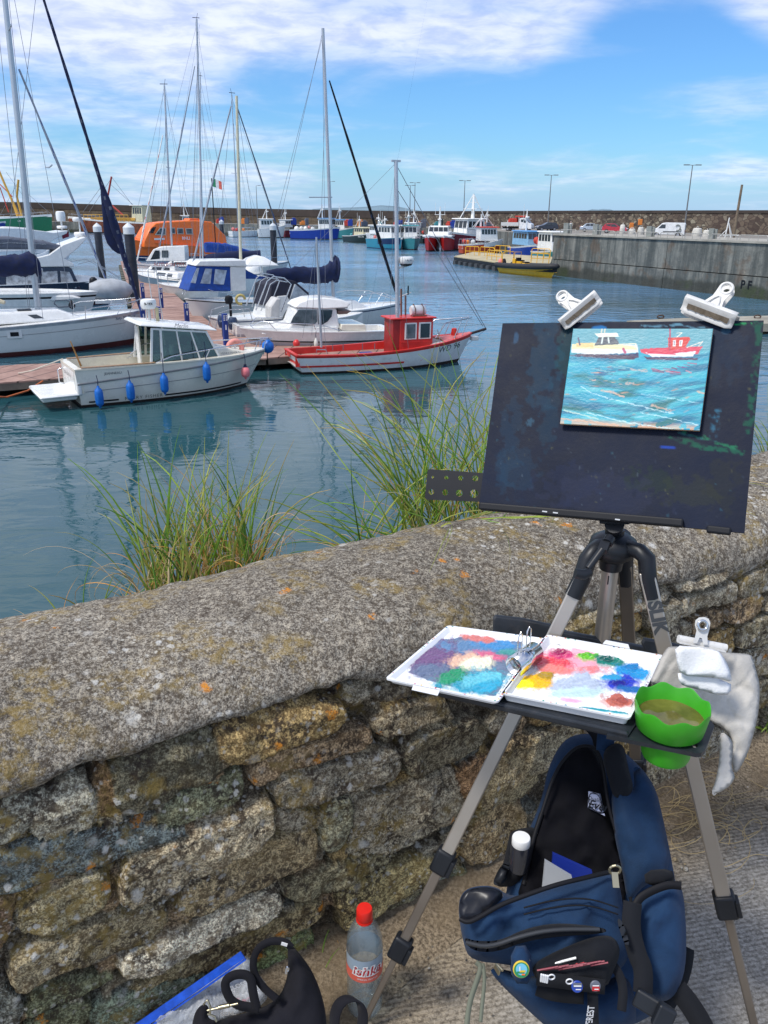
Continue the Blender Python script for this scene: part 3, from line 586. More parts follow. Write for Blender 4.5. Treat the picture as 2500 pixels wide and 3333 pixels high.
# low hoop rail along the pier edge
rail=thing('kerb_rail','low grey hoop rail running along the top edge of the concrete pier','railing',tuple(pier.location))
mb=MB(); s_=.6
while s_<50:
    a=pa+pd_*s_+pn*.4; b_=pa+pd_*(s_+2.6)+pn*.4; u=Vector((0,0,1))
    mb.tube([a+u*4.05,a+u*4.38,a+pd_*.1+u*4.45,b_-pd_*.1+u*4.45,b_+u*4.38,b_+u*4.05],.035,6)
    for k in(.33,.66): mb.tube([a.lerp(b_,k)+u*4.05,a.lerp(b_,k)+u*4.44],.025,5)
    s_+=2.9
mb.build('hoop',M('galvanised',(.42,.41,.38),.6,.4,dirt=.3),rail)
SLAB=M('upright_slab_concrete',(.26,.28,.26),.9,var=.25,vs=1.5,dirt=.2)
for i,(px,lb) in enumerate(((1846,'paired upright concrete slab nearest the pier corner, left of the man in white'),(1942,'upright concrete slab between the silver car and the red car'),(2118,'upright concrete slab just left of the white van'),(2322,'upright concrete slab right of the white van, near the leaning pole'))):
    d=66-i*3; g_=onplane(px,766,Vector((0,0,4.05)),Vector((0,0,1))); a=pier.location+pa+pn*1.5; r=ray(px,hz(px)); 
    # intersect view azimuth with the line 1.5 m behind the pier edge
    t_=(a.x*pd_.y-a.y*pd_.x)/(r.x*pd_.y-r.y*pd_.x); g_=Vector((r.x*t_,r.y*t_,4.05))
    hgt=34*g_.y/2757*.95; w=.016*g_.y/2.76*1.6
    o=thing('concrete_slab',lb,'concrete slab',tuple(g_),math.atan2(pd_.y,pd_.x)+.5,'upright slabs on the pier')
    MB().box((0,0,hgt/2),(w*.62,.28,hgt)).build('slab',SLAB,o,bevel=.02); MB().box((w*.45,.25,hgt*.47),(w*.3,.2,hgt*.94)).build('back_slab',SLAB,o,bevel=.02)
# slipway slab close on the right
sp_=[P(2040,1044,.55),P(2200,1036,.55),P(2360,1031,.55),P(2700,1022,.55),P(2700,1052,.55),P(2400,1054,.55),P(2150,1054,.55)]
mb=MB(); n=len(sp_); mb.add(sp_+[p-Vector((0,0,.4)) for p in sp_],[tuple(range(n)),tuple(range(2*n-1,n-1,-1))]+[(i,i+n,(i+1)%n+n,(i+1)%n) for i in range(n)]); lnd=tag(mb.build('landing_slab',M('slip_concrete',(.30,.28,.22),.85,var=.3,vs=.4,dirt=.2)),'flat grey concrete landing slab at water level behind the top right of the easel board','landing')
for px in(2150,2465):
    c=P(px,1036,.55); MB().tube([c+Vector((.15*math.cos(q)*1.2,0,.08+.08*math.sin(q))) for q in np.linspace(0,2*math.pi,13)[:-1]],.035,6,closed=True).build('mooring_ring',M('rust_iron',(.10,.06,.04),.8,.3),lnd)
# ---- pontoons ----
def plank_mat(name,ang):
    m=bpy.data.materials.new(name); m.use_nodes=True; t=m.node_tree; b=t.nodes['Principled BSDF']; g=nd(t,'ShaderNodeNewGeometry'); mp=nd(t,'ShaderNodeMapping'); mp.inputs['Rotation'].default_value=(0,0,ang); t.links.new(g.outputs['Position'],mp.inputs['Vector'])
    sx_=nd(t,'ShaderNodeSeparateXYZ'); t.links.new(mp.outputs[0],sx_.inputs[0]); fr=mth(t,'FRACT',mth(t,'MULTIPLY',sx_.outputs[0],1.4)); gap=rng(t,mth(t,'ABSOLUTE',mth(t,'SUBTRACT',fr,.5)),.44,.49)
    n=nd(t,'ShaderNodeTexNoise',i_Scale=1.1,i_Detail=6.,i_Roughness=.7); t.links.new(g.outputs['Position'],n.inputs['Vector'])
    c=mixc(t,rng(t,n.outputs[0],.3,.7),(.24,.135,.105),(.40,.25,.20)); c=mixc(t,gap,c,(.07,.045,.035)); t.links.new(c,b.inputs['Base Color']); b.inputs['Roughness'].default_value=.8
    return m
FLOATM=M('pontoon_float',(.10,.10,.075),.8,var=.35,vs=2.,dirt=.3); FASC=M('pontoon_edge',(.17,.14,.11),.8,var=.3,vs=2.)
def pontoon(label,px,ang,z=.5):
    q=[P(a,b_,z) for a,b_ in px]; c=sum(q,Vector())/len(q); c.z=0; o=thing('pontoon',label,'pontoon',tuple(c)); q=[p-c for p in q]; n=len(q); ctr=Vector((0,0,z))
    MB().add(q+[p-Vector((0,0,.05)) for p in q],[tuple(range(n)),tuple(range(2*n-1,n-1,-1))]+[(i,i+n,(i+1)%n+n,(i+1)%n) for i in range(n)]).build('deck',plank_mat('pontoon_planks',ang),o)
    qq=[p*.995+Vector((0,0,-.054-.005*z)) for p in q]; zz=lambda p,z_:Vector((p.x,p.y,z_))
    MB().add([zz(p,z-.052) for p in qq]+[zz(p,z-.27) for p in qq],[tuple(range(n)),tuple(range(2*n-1,n-1,-1))]+[(i,i+n,(i+1)%n+n,(i+1)%n) for i in range(n)]).build('edge_beam',FASC,o)
    mb=MB()
    for i in range(n):
        a,b_=q[i],q[(i+1)%n]; L=(b_-a).length; k=int(L/2.4)
        for j in range(k):
            m_=a.lerp(b_,(j+.5)/k); m_=m_*.96; MB().box((m_.x,m_.y,-.05),(1.5,.7,.56),0,math.atan2((b_-a).y,(b_-a).x)).build('float',FLOATM,o)
    return o
pontoon('main brown-planked pontoon walkway running back between the yachts from behind the cream cabin boat',[(392,850),(452,850),(600,985),(700,1060),(868,1112),(868,1166),(620,1175),(440,1060),(424,960)],.6)
pontoon('short planked pontoon finger at the far left edge ending at the cream boat stern',[(-300,1212),(60,1186),(255,1180),(262,1226),(60,1241),(-300,1268)],.25)
pontoon('planked pontoon finger between the quick white cabin cruiser and the red fishing boat',[(872,1116),(1000,1120),(1290,1132),(1290,1146),(1000,1156),(872,1164)],.1)
DPL=M('pale_pontoon_deck',(.42,.36,.22),.85,var=.2,vs=.8)
def yellow_pontoon():
    q=[P(1478,834,.9),P(1540,820,.9),P(1800,836,.9),P(1790,859,.9),P(1650,858,.9)]; c=sum(q,Vector())/5; c.z=0; o=thing('pontoon','pale decked pontoon with yellow guard rails beside the pier corner','pontoon',tuple(c)); q=[p-c for p in q]; n=5
    MB().add(q+[p-Vector((0,0,.1)) for p in q],[tuple(range(n)),tuple(range(2*n-1,n-1,-1))]+[(i,i+n,(i+1)%n+n,(i+1)%n) for i in range(n)]).build('deck',DPL,o)
    zz=lambda p,z_,k=1.:Vector((p.x*k,p.y*k,z_))
    MB().add([zz(p,.79) for p in q]+[zz(p,.35) for p in q],[tuple(range(n)),tuple(range(2*n-1,n-1,-1))]+[(i,i+n,(i+1)%n+n,(i+1)%n) for i in range(n)]).build('edge_beam',BLACK,o)
    mb=MB(); mf=MB()
    for a,b_ in((q[0],q[4]),(q[4],q[3])):
        L=(b_-a).length;k=max(2,int(L/1.7))
        for j in range(k): m_=a.lerp(b_,(j+.5)/k)*.985; MB().box((m_.x,m_.y,.12),(.9,.8,.62),0,math.atan2((b_-a).y,(b_-a).x)).build('float',M('black_floats',(.05,.055,.06),.7,var=.4),o)

    rl=[((1515,830),(1558,832)),((1562,832),(1608,836)),((1585,845),(1632,851)),((1610,826),(1660,829)),((1728,857),(1786,858)),((1730,838),(1790,841))]
    for (x0,y0),(x1,y1) in rl:
        a=P(x0,y0,.9)-c;b_=P(x1,y1,.9)-c; u=Vector((0,0,1)); d=(b_-a); mb=MB()
        mb.tube([a+u*.0,a+u*.95,a+d*.06+u*1.08,b_-d*.06+u*1.08,b_+u*.95,b_],.045,6)
        mb.tube([a+u*.5,b_+u*.5],.035,5)
        for k in(.33,.67): mb.tube([a+d*k,a+d*k+u*1.07],.035,5)
        mb.build('guard_rail',YELLOW,o)
yellow_pontoon()
# mooring piles
PILE=M('pile_black',(.018,.02,.03),.45,var=.5,vs=1.5,dirt=.25); PCAP=M('pile_cap',(.62,.65,.66),.5,var=.06)
for px,py,d,r,lb in((315,728,64,.30,'smaller black mooring pile with white cone cap, left of the furled blue sail'),(417,728,50,.31,'largest black mooring pile with white cone cap beside the pontoon walkway'),(888,727,78,.31,'black mooring pile with white cap standing in open water right of the orange lifeboat'),(720,716,125,.32,'small distant mooring pile with white cap behind the orange lifeboat')):
    t_=D(px,py,d); o=thing('mooring_pile',lb,'mooring pile',(t_.x,t_.y,0),group='mooring piles with white caps')
    MB().lathe([(r,-1.2),(r,t_.z-.55),(0,t_.z-.54)],n=20).build('post',PILE,o,smooth=40)
    MB().lathe([(0,t_.z-.62),(r*1.12,t_.z-.62),(r*1.12,t_.z-.22),(r*.9,t_.z-.14),(0,t_.z+.08)],n=20).build('cone_cap',PCAP,o,smooth=30)
PED=M('pedestal_blue',(.012,.04,.22),.45,var=.1)
for px,py,hh,lb in((467,975,1.0,'blue pontoon service pedestal farthest back beside the walkway'),(527,1002,1.1,'blue pontoon service pedestal second along the walkway, left of the blue-tented boat'),(611,1066,1.15,'blue pontoon service pedestal at the bow of the blue-tented boat'),(737,1130,1.35,'dark pontoon service pedestal right above the pink lifebuoy'),(471,1085,1.3,'dark pontoon service pedestal directly behind the radar dome of the cream cabin boat'),(521,1096,1.3,'dark pontoon service pedestal behind the cream cabin boat roof aerials')):
    c=P(px,py,.5); o=thing('service_pedestal',lb,'pedestal',tuple(c),.5,'pontoon service pedestals')
    MB().box((0,0,hh/2),(.2,.2,hh)).build('column',PED,o,bevel=.02); m=MB()
    for a in(-.05,.05):
        for b_ in(.84,.9,.96): m.box((a,-.104,hh*b_-.03),(.06,.012,.045)); m.box((.104,a,hh*b_-.03),(.012,.06,.045))
    m.box((0,-.104,hh*.6),(.05,.012,.2)); m.build('sockets',WHITE,o)
# ================= BOATS =================
class Boat:
    def __init__(s,label,cat,pos,hd,name='boat',group=None):
        s.o=thing(name,label,cat,(pos[0],pos[1],0),hd,group); s.R=Matrix.Rotation(-hd,3,'Z'); s.p=Vector((pos[0],pos[1],0)); s.hd=hd
    def loc(s,w): return s.R@(Vector(w)-s.p)
    def q(s,px,py,y):
        r=s.R@ray(px,py); c=s.loc((0,0,CZ)); t=(y-c.y)/r.y; return c+r*t
    def qx(s,px,py,x):
        r=s.R@ray(px,py); c=s.loc((0,0,CZ)); return c+r*((x-c.x)/r.x)
    def hull(s,L,B,fs,fb,rake=.6,so=.1,tr=.8,wl=.82,dip=0.,bands=((1.,0),),mats=None,zd=None,gw=.09,gm=None,dm=None,n=26,pf=1.5,rub=None,rubz=None,chin=.8,pz=1.8,xm=.45,draft=.35):
        zs=lambda t:fs+(fb-fs)*t**pz-dip*math.sin(math.pi*t)
        def f(t):
            return tr+(1-tr)*math.sin(math.pi/2*min(t/xm,1)) if t<xm else max(0,1-((t-xm)/(1-xm))**(1+pf))**.85
        def pt(t,u,sd):
            x=(-so*u)*(1-t)+(L+rake*u)*t; b=B/2*f(t); w=b*wl*(1-.35*t**3); y=w+(b-w)*max(u,0)**chin; z=zs(t)*u
            return Vector((x,sd*y,z))
        s.pt=pt; s.zs=zs; us=sorted(set([0,1]+[b[0] for b in bands]+[.3,.6,.85])); us=[u for u in us if u>=0]
        ts=[ (i/n)**.9 for i in range(n+1)]
        mb=MB()
        for sd in(-1,1):
            vs=[]; 
            for t in ts:
                a=pt(t,0,sd); vs.append(Vector((a.x,a.y*.55,-draft))); vs.append(Vector((a.x,a.y*.93,-.12)))
                vs+=[pt(t,u,sd) for u in us]
            k=len(us)+2
            for i in range(n):
                for j in range(k-1):
                    lo=us[j-2] if j>=2 else -1; up=us[j-1] if j>=1 else 0
                    mi=0 if False else next((m for u,m in sorted(bands) if up<=u+1e-6),bands[-1][1]); 
                    if j<2: mi=sorted(bands)[0][1]
                    fc=(i*k+j,(i+1)*k+j,(i+1)*k+j+1,i*k+j+1); mb.add([vs[q] for q in fc],[(0,1,2,3)] if sd<0 else [(3,2,1,0)],mi)
        lv=[-draft,-.12]+us
        for j in range(len(lv)-1):
            def tp(l,sd):
                if l<0: a=pt(0,0,sd); return Vector((a.x,a.y*(.55 if l<-.2 else .93),l))
                return pt(0,l,sd)
            mi=next((m for u,m in sorted(bands) if max(lv[j+1],0)<=u+1e-6),bands[-1][1]) if j>=2 else sorted(bands)[0][1]
            mb.add([tp(lv[j],1),tp(lv[j],-1),tp(lv[j+1],-1),tp(lv[j+1],1)],[(0,1,2,3)],mi)
        weld(mb); h=mb.build('hull',mats,s.o,smooth=40)
        zdf=zd if zd else (lambda t:zs(t)-.05)
        gw_=lambda t:min(gw,abs(pt(t,1,1).y)*.6)
        dyf=lambda t:max(0,min(abs(pt(t,1,1).y)-gw_(t),abs(pt(t,min(1,max(0,zdf(t)/zs(t))),1).y)-.04))
        mb=MB()
        for i in range(n):
            for sd in(-1,1):
                q=[]
                for t in(ts[i],ts[i+1]):
                    a=pt(t,1,sd); b=a.copy(); b.y=sd*max(0,abs(a.y)-gw_(t)); d=b.copy(); d.z=zdf(t); d.y=sd*dyf(t); q.append((a+Vector((0,sd*.012,.012)),b+Vector((0,0,.012)),d,a+Vector((0,sd*.012,-.035))))
                A_,B_=q; F_=[(0,1,5,4),(1,2,6,5),(3,0,4,7)]
                mb.add([*A_,*B_],F_ if sd<0 else [x[::-1] for x in F_])
        # transom top
        a=pt(0,1,1);x0=a.x;z0=a.z+.012; w=abs(a.y); mb.box((x0+gw/2,0,z0-.02),(gw,2*w-.02,.036)); mb.box((x0+gw,0,(z0-.04+zdf(0))/2),(.02,2*w-.1,max(.02,z0-.04-zdf(0))))
        weld(mb); mb.build('gunwale',gm or mats[0],s.o,smooth=35)
        mb=MB(); vs=[]
        for t in ts:
            a=pt(t,1,1); y=dyf(t)+.004; vs+= [Vector((a.x,-y,zdf(t))),Vector((a.x,0,zdf(t)+.03)),Vector((a.x,y,zdf(t)))]
        mb.add(vs,[(i*3+j,(i+1)*3+j,(i+1)*3+j+1,i*3+j+1) for i in range(n) for j in(0,1)]); mb.build('deck',dm or WHITE,s.o)
        if rub:
            rz=rubz or (lambda t:.97); 
            mb=MB()
            for sd in(-1,1): mb.tube([pt(t,rz(t),sd)+Vector((0,sd*.01,0)) for t in ts],.028,6)
            mb.build('rubbing_strake',rub,s.o,smooth=60)
        return h
    def hy(s,x,z,sd,off=.012):
        t=.5;u=.5
        for _ in range(12):
            u=min(1,max(0,z/s.zs(t))); x0=s.pt(0,u,1).x; x1=s.pt(1,u,1).x; t=min(1,max(0,(x-x0)/(x1-x0)))
        return sd*(abs(s.pt(t,u,1).y)+off)
    def text(s,txt,size,x,z,sd,mat,slope=0.,**k):
        vs,fs=textmesh(txt,size,k.get('bold',0.),k.get('shear',0.),k.get('space',1.)); out=[]
        for v in vs:
            X_=x+v.x*(1 if sd<0 else -1); Z_=z+v.y+slope*(X_-x); out.append(Vector((X_,s.hy(X_,Z_,sd,.008),Z_)))
        return MB().add(out,fs).build('lettering',mat,s.o)
    def slab(s,pts,w,mat,name,y=None,bevel=.03,top=None,parent=None,smooth=30,sd=-1):
        """side silhouette traced on the near plane, spanning the boat's width"""
        q=[s.q(a,b,sd*w) for a,b in pts]; c=[Vector((p.x,0,p.z)) for p in q]
        mb=MB()
        if top is None: mb.prism(c,(0,2*w,0))
        else: # inset by height: width shrinks linearly with z
            z0=min(p.z for p in c);z1=max(p.z for p in c); ww=[w+(top-w)*(p.z-z0)/(z1-z0) for p in c]; n=len(c)
            mb.add([Vector((p.x,h,p.z)) for p,h in zip(c,ww)]+[Vector((p.x,-h,p.z)) for p,h in zip(c,ww)],[tuple(range(n)),tuple(range(2*n-1,n-1,-1))]+[(i,i+n,(i+1)%n+n,(i+1)%n) for i in range(n)])
        return mb.build(name,mat,parent or s.o,bevel=bevel,smooth=smooth)
    def pane(s,pts,w,mat,name='window',off=.015,parent=None,sd=-1,th=.02,both=True):
        q=[s.q(a,b,sd*w) for a,b in pts]; mb=MB()
        mb.prism([Vector((p.x,sd*(w+off-th/2),p.z)) for p in q],(0,th,0))
        if both: mb.prism([Vector((p.x,-sd*(w+off-th/2),p.z)) for p in q],(0,th,0))
        return mb.build(name,mat,parent or s.o)
    def line(s,pts,y,r,mat,name,n=6,mirror=False,parent=None):
        ys=y if isinstance(y,(list,tuple)) else [y]*len(pts); q=[s.q(a,b,yy) for (a,b),yy in zip(pts,ys)]; mb=MB().tube(q,r,n)
        if mirror: MB().tube([Vector((p.x,-p.y,p.z)) for p in q],r,n).build(name,mat,parent or s.o,smooth=60)
        return mb.build(name,mat,parent or s.o,smooth=60)
def weld(mb):
    d={};m=[];v=[]
    for p in mb.v:
        k=(round(p[0],4),round(p[1],4),round(p[2],4))
        if k not in d: d[k]=len(v); v.append(p)
        m.append(d[k])
    fs=[];ms=[]
    for f,mi in zip(mb.f,mb.m):
        g=[]
        for i in f:
            if m[i] not in g: g.append(m[i])
        if len(g)>=3: fs.append(tuple(g)); ms.append(mi)
    mb.v,mb.f,mb.m=v,fs,ms
def from_wl(stern,bow,L,label,cat='boat',halfw=None,near=-1,name='boat',group=None):
    """stern = pixel of the near stern corner on the water, bow = pixel of the stem on the water"""
    a,b=P(*stern),P(*bow); hw=halfw or 0
    hd=math.atan2((b-a).y,(b-a).x); L0=(b-a).length
    for _ in range(6):
        nrm=Vector((-math.sin(hd),math.cos(hd),0))*(-near); c=a+nrm*hw; hd=math.atan2((b-c).y,(b-c).x)
    B_=Boat(label,cat,c,hd,name,group); B_.L=(b-c).length; return B_
def fender(col,label,pos,hd,ln=.62,r=.11,top=None,group='fenders along the cream cabin boat',cap=None):
    o=thing('fender',label,'fender',tuple(pos),hd,group)
    pr=[(0,-ln/2),(.03,-ln/2),(.04,-ln/2+.05),(r*.85,-ln/2+.10),(r,-ln/2+.17),(r*1.02,0),(r,ln/2-.17),(r*.8,ln/2-.09),(.045,ln/2-.03),(.035,ln/2+.02),(0,ln/2+.02)]
    MB().lathe(pr,n=20).build('body',col,o,smooth=60)
    if cap: MB().lathe([(r*.6,ln/2-.08),(.05,ln/2-.01),(.045,ln/2+.04),(0,ln/2+.04)],n=14).build('end_cap',cap,o,smooth=60)
    if top: MB().tube([(0,0,ln/2),(0.01,.0,ln/2+(top-ln/2)*.5),(0,.05,top)],.012,6).build('lanyard',NAVY,o)
    return o
def dome(mb,c,r,h,n=20): mb.lathe([(r*.86,0),(r,h*.25),(r,h*.7),(r*.9,h*.93),(r*.6,h),(0,h)],c,n)

# ---- cream cabin boat -------------------------------------------------
B=from_wl((270,1330),(800,1252),6,'cream sport fishing cabin boat with blue fenders and radar dome, nearest the wall',halfw=.98,name='cabin_boat',group=None)
L=B.L
CHULL=M('cream_hull',(.76,.74,.65),.25,var=.05,coat=.4,vs=1.,dirt=.06)
ru=lambda t:.62+.34*t
B.hull(L,2.45,1.20,1.22,rake=.85,so=.12,tr=.86,wl=.80,bands=((.07,1),(1.,0)),mats=[CHULL,DKBR],zd=lambda t:.45 if t<.50 else (1.2 if t>.53 else .45+(t-.5)/.03*.75),gw=.20,gm=CREAM,dm=CREAM,rub=M('grey_rub',(.22,.22,.22),.5),rubz=ru,n=32,pf=1.6,draft=.25,chin=.7)
def band(B,u0,u1,t0,t1,mat,name,sd=-1,off=.006,n=24,parent=None):
    vs=[]
    for i in range(n+1):
        t=t0+(t1-t0)*i/n
        for u in(u0(t) if callable(u0) else u0,u1(t) if callable(u1) else u1): p=B.pt(t,u,sd); p.y+=sd*off; vs.append(p)
    m=MB(); 
    for g_ in(1,-1): m.add([Vector((p.x,p.y*g_,p.z)) for p in vs],[(2*i,2*i+2,2*i+3,2*i+1) for i in range(n)])
    return m.build(name,mat,parent or B.o,solid=.006)
band(B,.115,.155,.04,.19,BLACK,'stripe'); band(B,.115,.155,.44,.93,BLACK,'stripe')
band(B,lambda t:.40+.20*t,lambda t:.415+.20*t,.03,.97,M('grey_pin',(.3,.3,.3),.5),'pinstripe')
B.text('MERRY FISHER',.155,1.88,.17,-1,BLACK,bold=-.002,space=1.25)
B.text('JEANNEAU',.11,.98,1.02,-1,M('grey_letter',(.12,.13,.14),.5),space=.95)
MB().box((-.6,0,.44),(1.15,2.0,.10)).box((-.6,0,.34),(1.02,1.75,.14)).build('swim_platform',WHITE,B.o,bevel=.06,smooth=40)
MB().box((-.03,0,.78),(.16,2.02,.78)).build('transom_moulding',WHITE,B.o,bevel=.07,smooth=40,segs=4)
o=B.loc(P(0,0)) if False else Vector((-.13,0,.92))
lettering('BLUE LUCIA  6',.15,(-.128,.1,.92),(0,-1,0),(0,0,1),M('grey_letter',(.12,.13,.14),.5),B.o)
MB().tube([(-.12,.75,.5),(-.28,.75,.55),(-.28,.75,.95),(-.12,.75,1.0)],.018).build('grab_rail',STEEL,B.o,smooth=60)
for sd in(-1,1): MB().add([Vector((B.pt(t,1,sd).x,B.pt(t,1,sd).y-sd*a,1.218+z)) for t in(.03,.1,.2,.30,.36) for a,z in((.01,.012),(.17,.012),(.17,.03),(.01,.03))],[(i*4+j,i*4+4+j,i*4+4+(j+1)%4,i*4+(j+1)%4) for i in range(4) for j in range(4)]).build('teak_capping',TEAK,B.o)
# cuddy trunk and cabin
trk=MB(); trk.frust(4.1,6.1,1.10,.86,4.35,4.95,1.42,.72,wf=.36,Wf=.60); trk.build('coachroof',CREAM,B.o,bevel=.10,smooth=50,segs=4)
lettering('MERRY FISHER 51',.105,(4.98,-.735,1.27),(1,.24,-.06),(0,.35,1),M('grey_letter',(.12,.13,.14),.5),B.o)
mb=MB(); cab=dict(x0=2.15,x1=4.55,z0=1.12,w0=.92,X0=2.28,X1=4.02,z1=2.42,w1=.78)
fr=MB().frust(2.20,4.60,1.12,.94,2.36,4.18,2.12,.84,wf=.78,Wf=.72).last; fr[4].z=fr[7].z=2.26; fr[5].z=fr[6].z=2.03
bx=lambda u,v,face='R':facequad(fr,face,u,u,v,v,0.)[0]
post=MB()
for u in(0.01,.16,.44,.70,.99):
    for fc in('R','L'):
        uu=u if fc=='R' else 1-u
        post.bar(facequad(fr,fc,uu,uu,0,1,0)[0],facequad(fr,fc,uu,uu,1,1,0)[0],.075 if u not in(.44,.7) else .05,.05,0,up=(0,1,0))
for v in(.02,.98):
    for fc in('R','L'): post.bar(facequad(fr,fc,0,0,v,v,0)[0],facequad(fr,fc,1,1,v,v,0)[0],.06,.06)
    post.bar(facequad(fr,'F',0,0,v,v,0)[0],facequad(fr,'F',1,1,v,v,0)[0],.06,.06)
post.bar(facequad(fr,'F',.5,.5,0,0,0)[0],facequad(fr,'F',.5,.5,1,1,0)[0],.05,.05)
post.build('window_frame',WHITE,B.o,bevel=.008)
CG=bpy.data.materials.new('cabin_glass'); CG.use_nodes=True; t_=CG.node_tree; t_.nodes.clear()
gl=nd(t_,'ShaderNodeBsdfGlossy',i_Roughness=.02); gl.inputs[0].default_value=(.9,.95,1,1); tp=nd(t_,'ShaderNodeBsdfTransparent'); tp.inputs[0].default_value=(.30,.46,.44,1); fz=nd(t_,'ShaderNodeFresnel',i_IOR=1.55); ms=nd(t_,'ShaderNodeMixShader'); ou=nd(t_,'ShaderNodeOutputMaterial')
t_.links.new(mth(t_,'ADD',fz.outputs[0],.06),ms.inputs[0]); t_.links.new(tp.outputs[0],ms.inputs[1]); t_.links.new(gl.outputs[0],ms.inputs[2]); t_.links.new(ms.outputs[0],ou.inputs[0])
for fc in('R','L'):
    for a,b_ in((.03,.15),(.18,.43),(.46,.69),(.72,.97)):
        mb=MB(); aa,bb=(a,b_) if fc=='R' else (1-b_,1-a); mb.add(facequad(fr,fc,aa,bb,.04,.96,-.005,.006),BOXF); mb.build('window',CG,B.o)
for a,b_ in((.03,.48),(.52,.97)): MB().add(facequad(fr,'F',a,b_,.05,.95,-.005,.006),BOXF).build('windscreen',CG,B.o)
mb=MB(); fr2=mb.frust(1.93,4.60,2.3,.98,2.05,4.35,2.45,.82,wf=.80,Wf=.62); mb.v=[(x,y,z+{0:.06,1:-.28,2:-.28,3:.06,4:.02,5:-.27,6:-.27,7:.02}[i]) for i,(x,y,z) in enumerate(mb.v)]; mb.build('cabin_roof',WHITE,B.o,bevel=.085,smooth=60,segs=4)
lettering('Merlin',.18,(3.3,-.90,2.28),(1,.09,-.12),(.12,.12,1),M('grey_letter',(.12,.13,.14),.5),B.o,shear=.3)
mb=MB(); mb.box((3.3,.45,.95),(.5,.5,1.0)).box((3.2,-.45,.8),(.5,.5,.8)).box((3.1,-.45,1.35),(.1,.48,.6)).box((4.0,.2,1.25),(.7,1.2,.45)); mb.build('seat',M('cabin_seats',(.45,.44,.40),.7,var=.2),B.o,bevel=.06,smooth=40)
GRN=M('green_cloth',(.01,.35,.14),.8,var=.3)
mb=MB(); mb.box((3.5,.3,1.45),(.4,.3,.18)).box((4.0,.45,1.55),(.3,.4,.16)).box((3.75,-.2,1.2),(.5,.4,.1)); mb.build('green_bag',GRN,B.o,bevel=.05)
mb=MB(); mb.lathe([(.16,-.015),(.19,0),(.16,.015)],(3.78,.35,1.62),16,axis='Y'); mb.box((3.95,.35,1.60),(.06,.5,.3)).box((2.7,.3,1.9),(.02,.02,.9)).box((2.7,.3,2.1),(.3,.05,.12)); mb.build('helm',BLACK,B.o)
MB().box((2.3,.62,1.40),(.05,.36,1.55)).build('bulkhead',WHITE,B.o)
# roof gear
mb=MB(); c=B.q(487,1035,.1); c.z=2.6; mb.tube([(c.x,.1,2.38),(c.x,.1,2.80)],.05,10); mb.tube([(c.x-.12,.1,2.38),(c.x-.06,.1,2.8)],.02); mb.build('radar_post',GREYW,B.o,smooth=60)
mb=MB(); dome(mb,(c.x,.1,2.76),.25,.30,24); dm_=mb.build('radar_dome',WHITE,B.o,smooth=50)
rcam=(B.loc((0,0,CZ))-Vector((c.x,.1,0))); rcam.z=0; rcam.normalize(); side=Vector((-rcam.y,rcam.x,0)); 
lettering('SI-TEX',.105,Vector((c.x,.1,2.92))+rcam*.256,side,(0,0,1),BLACK,B.o,bold=.003,fn=lambda p:Vector((c.x,.1,p.z))+(Vector((p.x-c.x,p.y-.1,0)).normalized())*.254)
c2=B.q(513,1035,0.); MB().lathe([(.055,2.36),(.055,2.66),(.06,2.68),(.06,2.78),(0,2.80)],(c2.x,0,0),12).build('nav_light',M('cream_lamp',(.55,.48,.28),.5),B.o,smooth=40)
for (x0,y0,x1,y1) in((530,1042,507,868),(503,1042,481,880)): B.line([(x0,y0),(x1,y1)],.0,.014,GREYW,'aerial')
# bow rail, buoy and bits
B.line([(470,1196),(515,1178),(560,1160),(650,1143),(760,1124),(884,1102)],[-1.0,-1.02,-1.04,-.95,-.66,-.12],.02,STEEL,'guard_rail',mirror=True)
for a,b_,y in(((683,1138),(664,1178),-.92),((838,1112),(824,1160),-.45),((864,1108),(858,1156),-.2)): B.line([a,b_],y,.016,STEEL,'stanchion',mirror=True)
B.line([(424,1154),(450,1130),(470,1120),(500,1115)],.85,.022,STEEL,'grab_rail')
pk=B.q(765,1134,-.05); o=thing('lifebuoy','faded pink horseshoe lifebuoy on the bow rail of the cream cabin boat','lifebuoy',tuple(B.o.matrix_basis@pk) if False else tuple(Matrix.Rotation(B.hd,3,'Z')@pk+B.p),B.hd)
MB().tube([(.25*math.cos(q),0,.25*math.sin(q)) for q in np.linspace(rad(-60),rad(240),20)],.088,12).build('ring',M('pink_ring',(.78,.30,.25),.6,var=.2,vs=6),o,smooth=60); MB().tube([(0,-.02,-.22),(0,-.02,.08)],.03).build('holder',WHITE,o)
toW=lambda B,p:Matrix.Rotation(B.hd,3,'Z')@p+B.p
for (px,py,lb) in((323,1293,'cylindrical blue fender nearest the stern of the cream boat'),(425,1275,'second cylindrical blue fender from the stern of the cream boat'),(535,1250,'third cylindrical blue fender, below the cream boat cabin door'),(673,1213,'cylindrical blue fender nearest the bow of the cream boat')):
    p=B.q(px,py,-1.32); fender(BLUEF,lb,toW(B,p),B.hd,ln=.66,r=.125,top=.98 if px>500 else .66)
p=B.q(799,1212,-.92); fender(PINKF,'pink fender hanging from the bow of the cream cabin boat',toW(B,p),B.hd,ln=.46,r=.145,top=.62,group=None,cap=NAVY)
p=B.q(872,1128,-.05); o=thing('mooring_buoy','round bright blue ball fender on the bow rail of the cream boat','ball fender',tuple(toW(B,p)),B.hd)
MB().lathe([(0,-.24),(.12,-.2),(.2,-.1),(.215,0),(.19,.12),(.1,.2),(.04,.27),(0,.28)],n=20).build('ball',BLUEF,o,smooth=60); MB().tube([(0,0,.26),(.05,0,.3),(.1,0,.24)],.015).build('lanyard',NAVY,o)
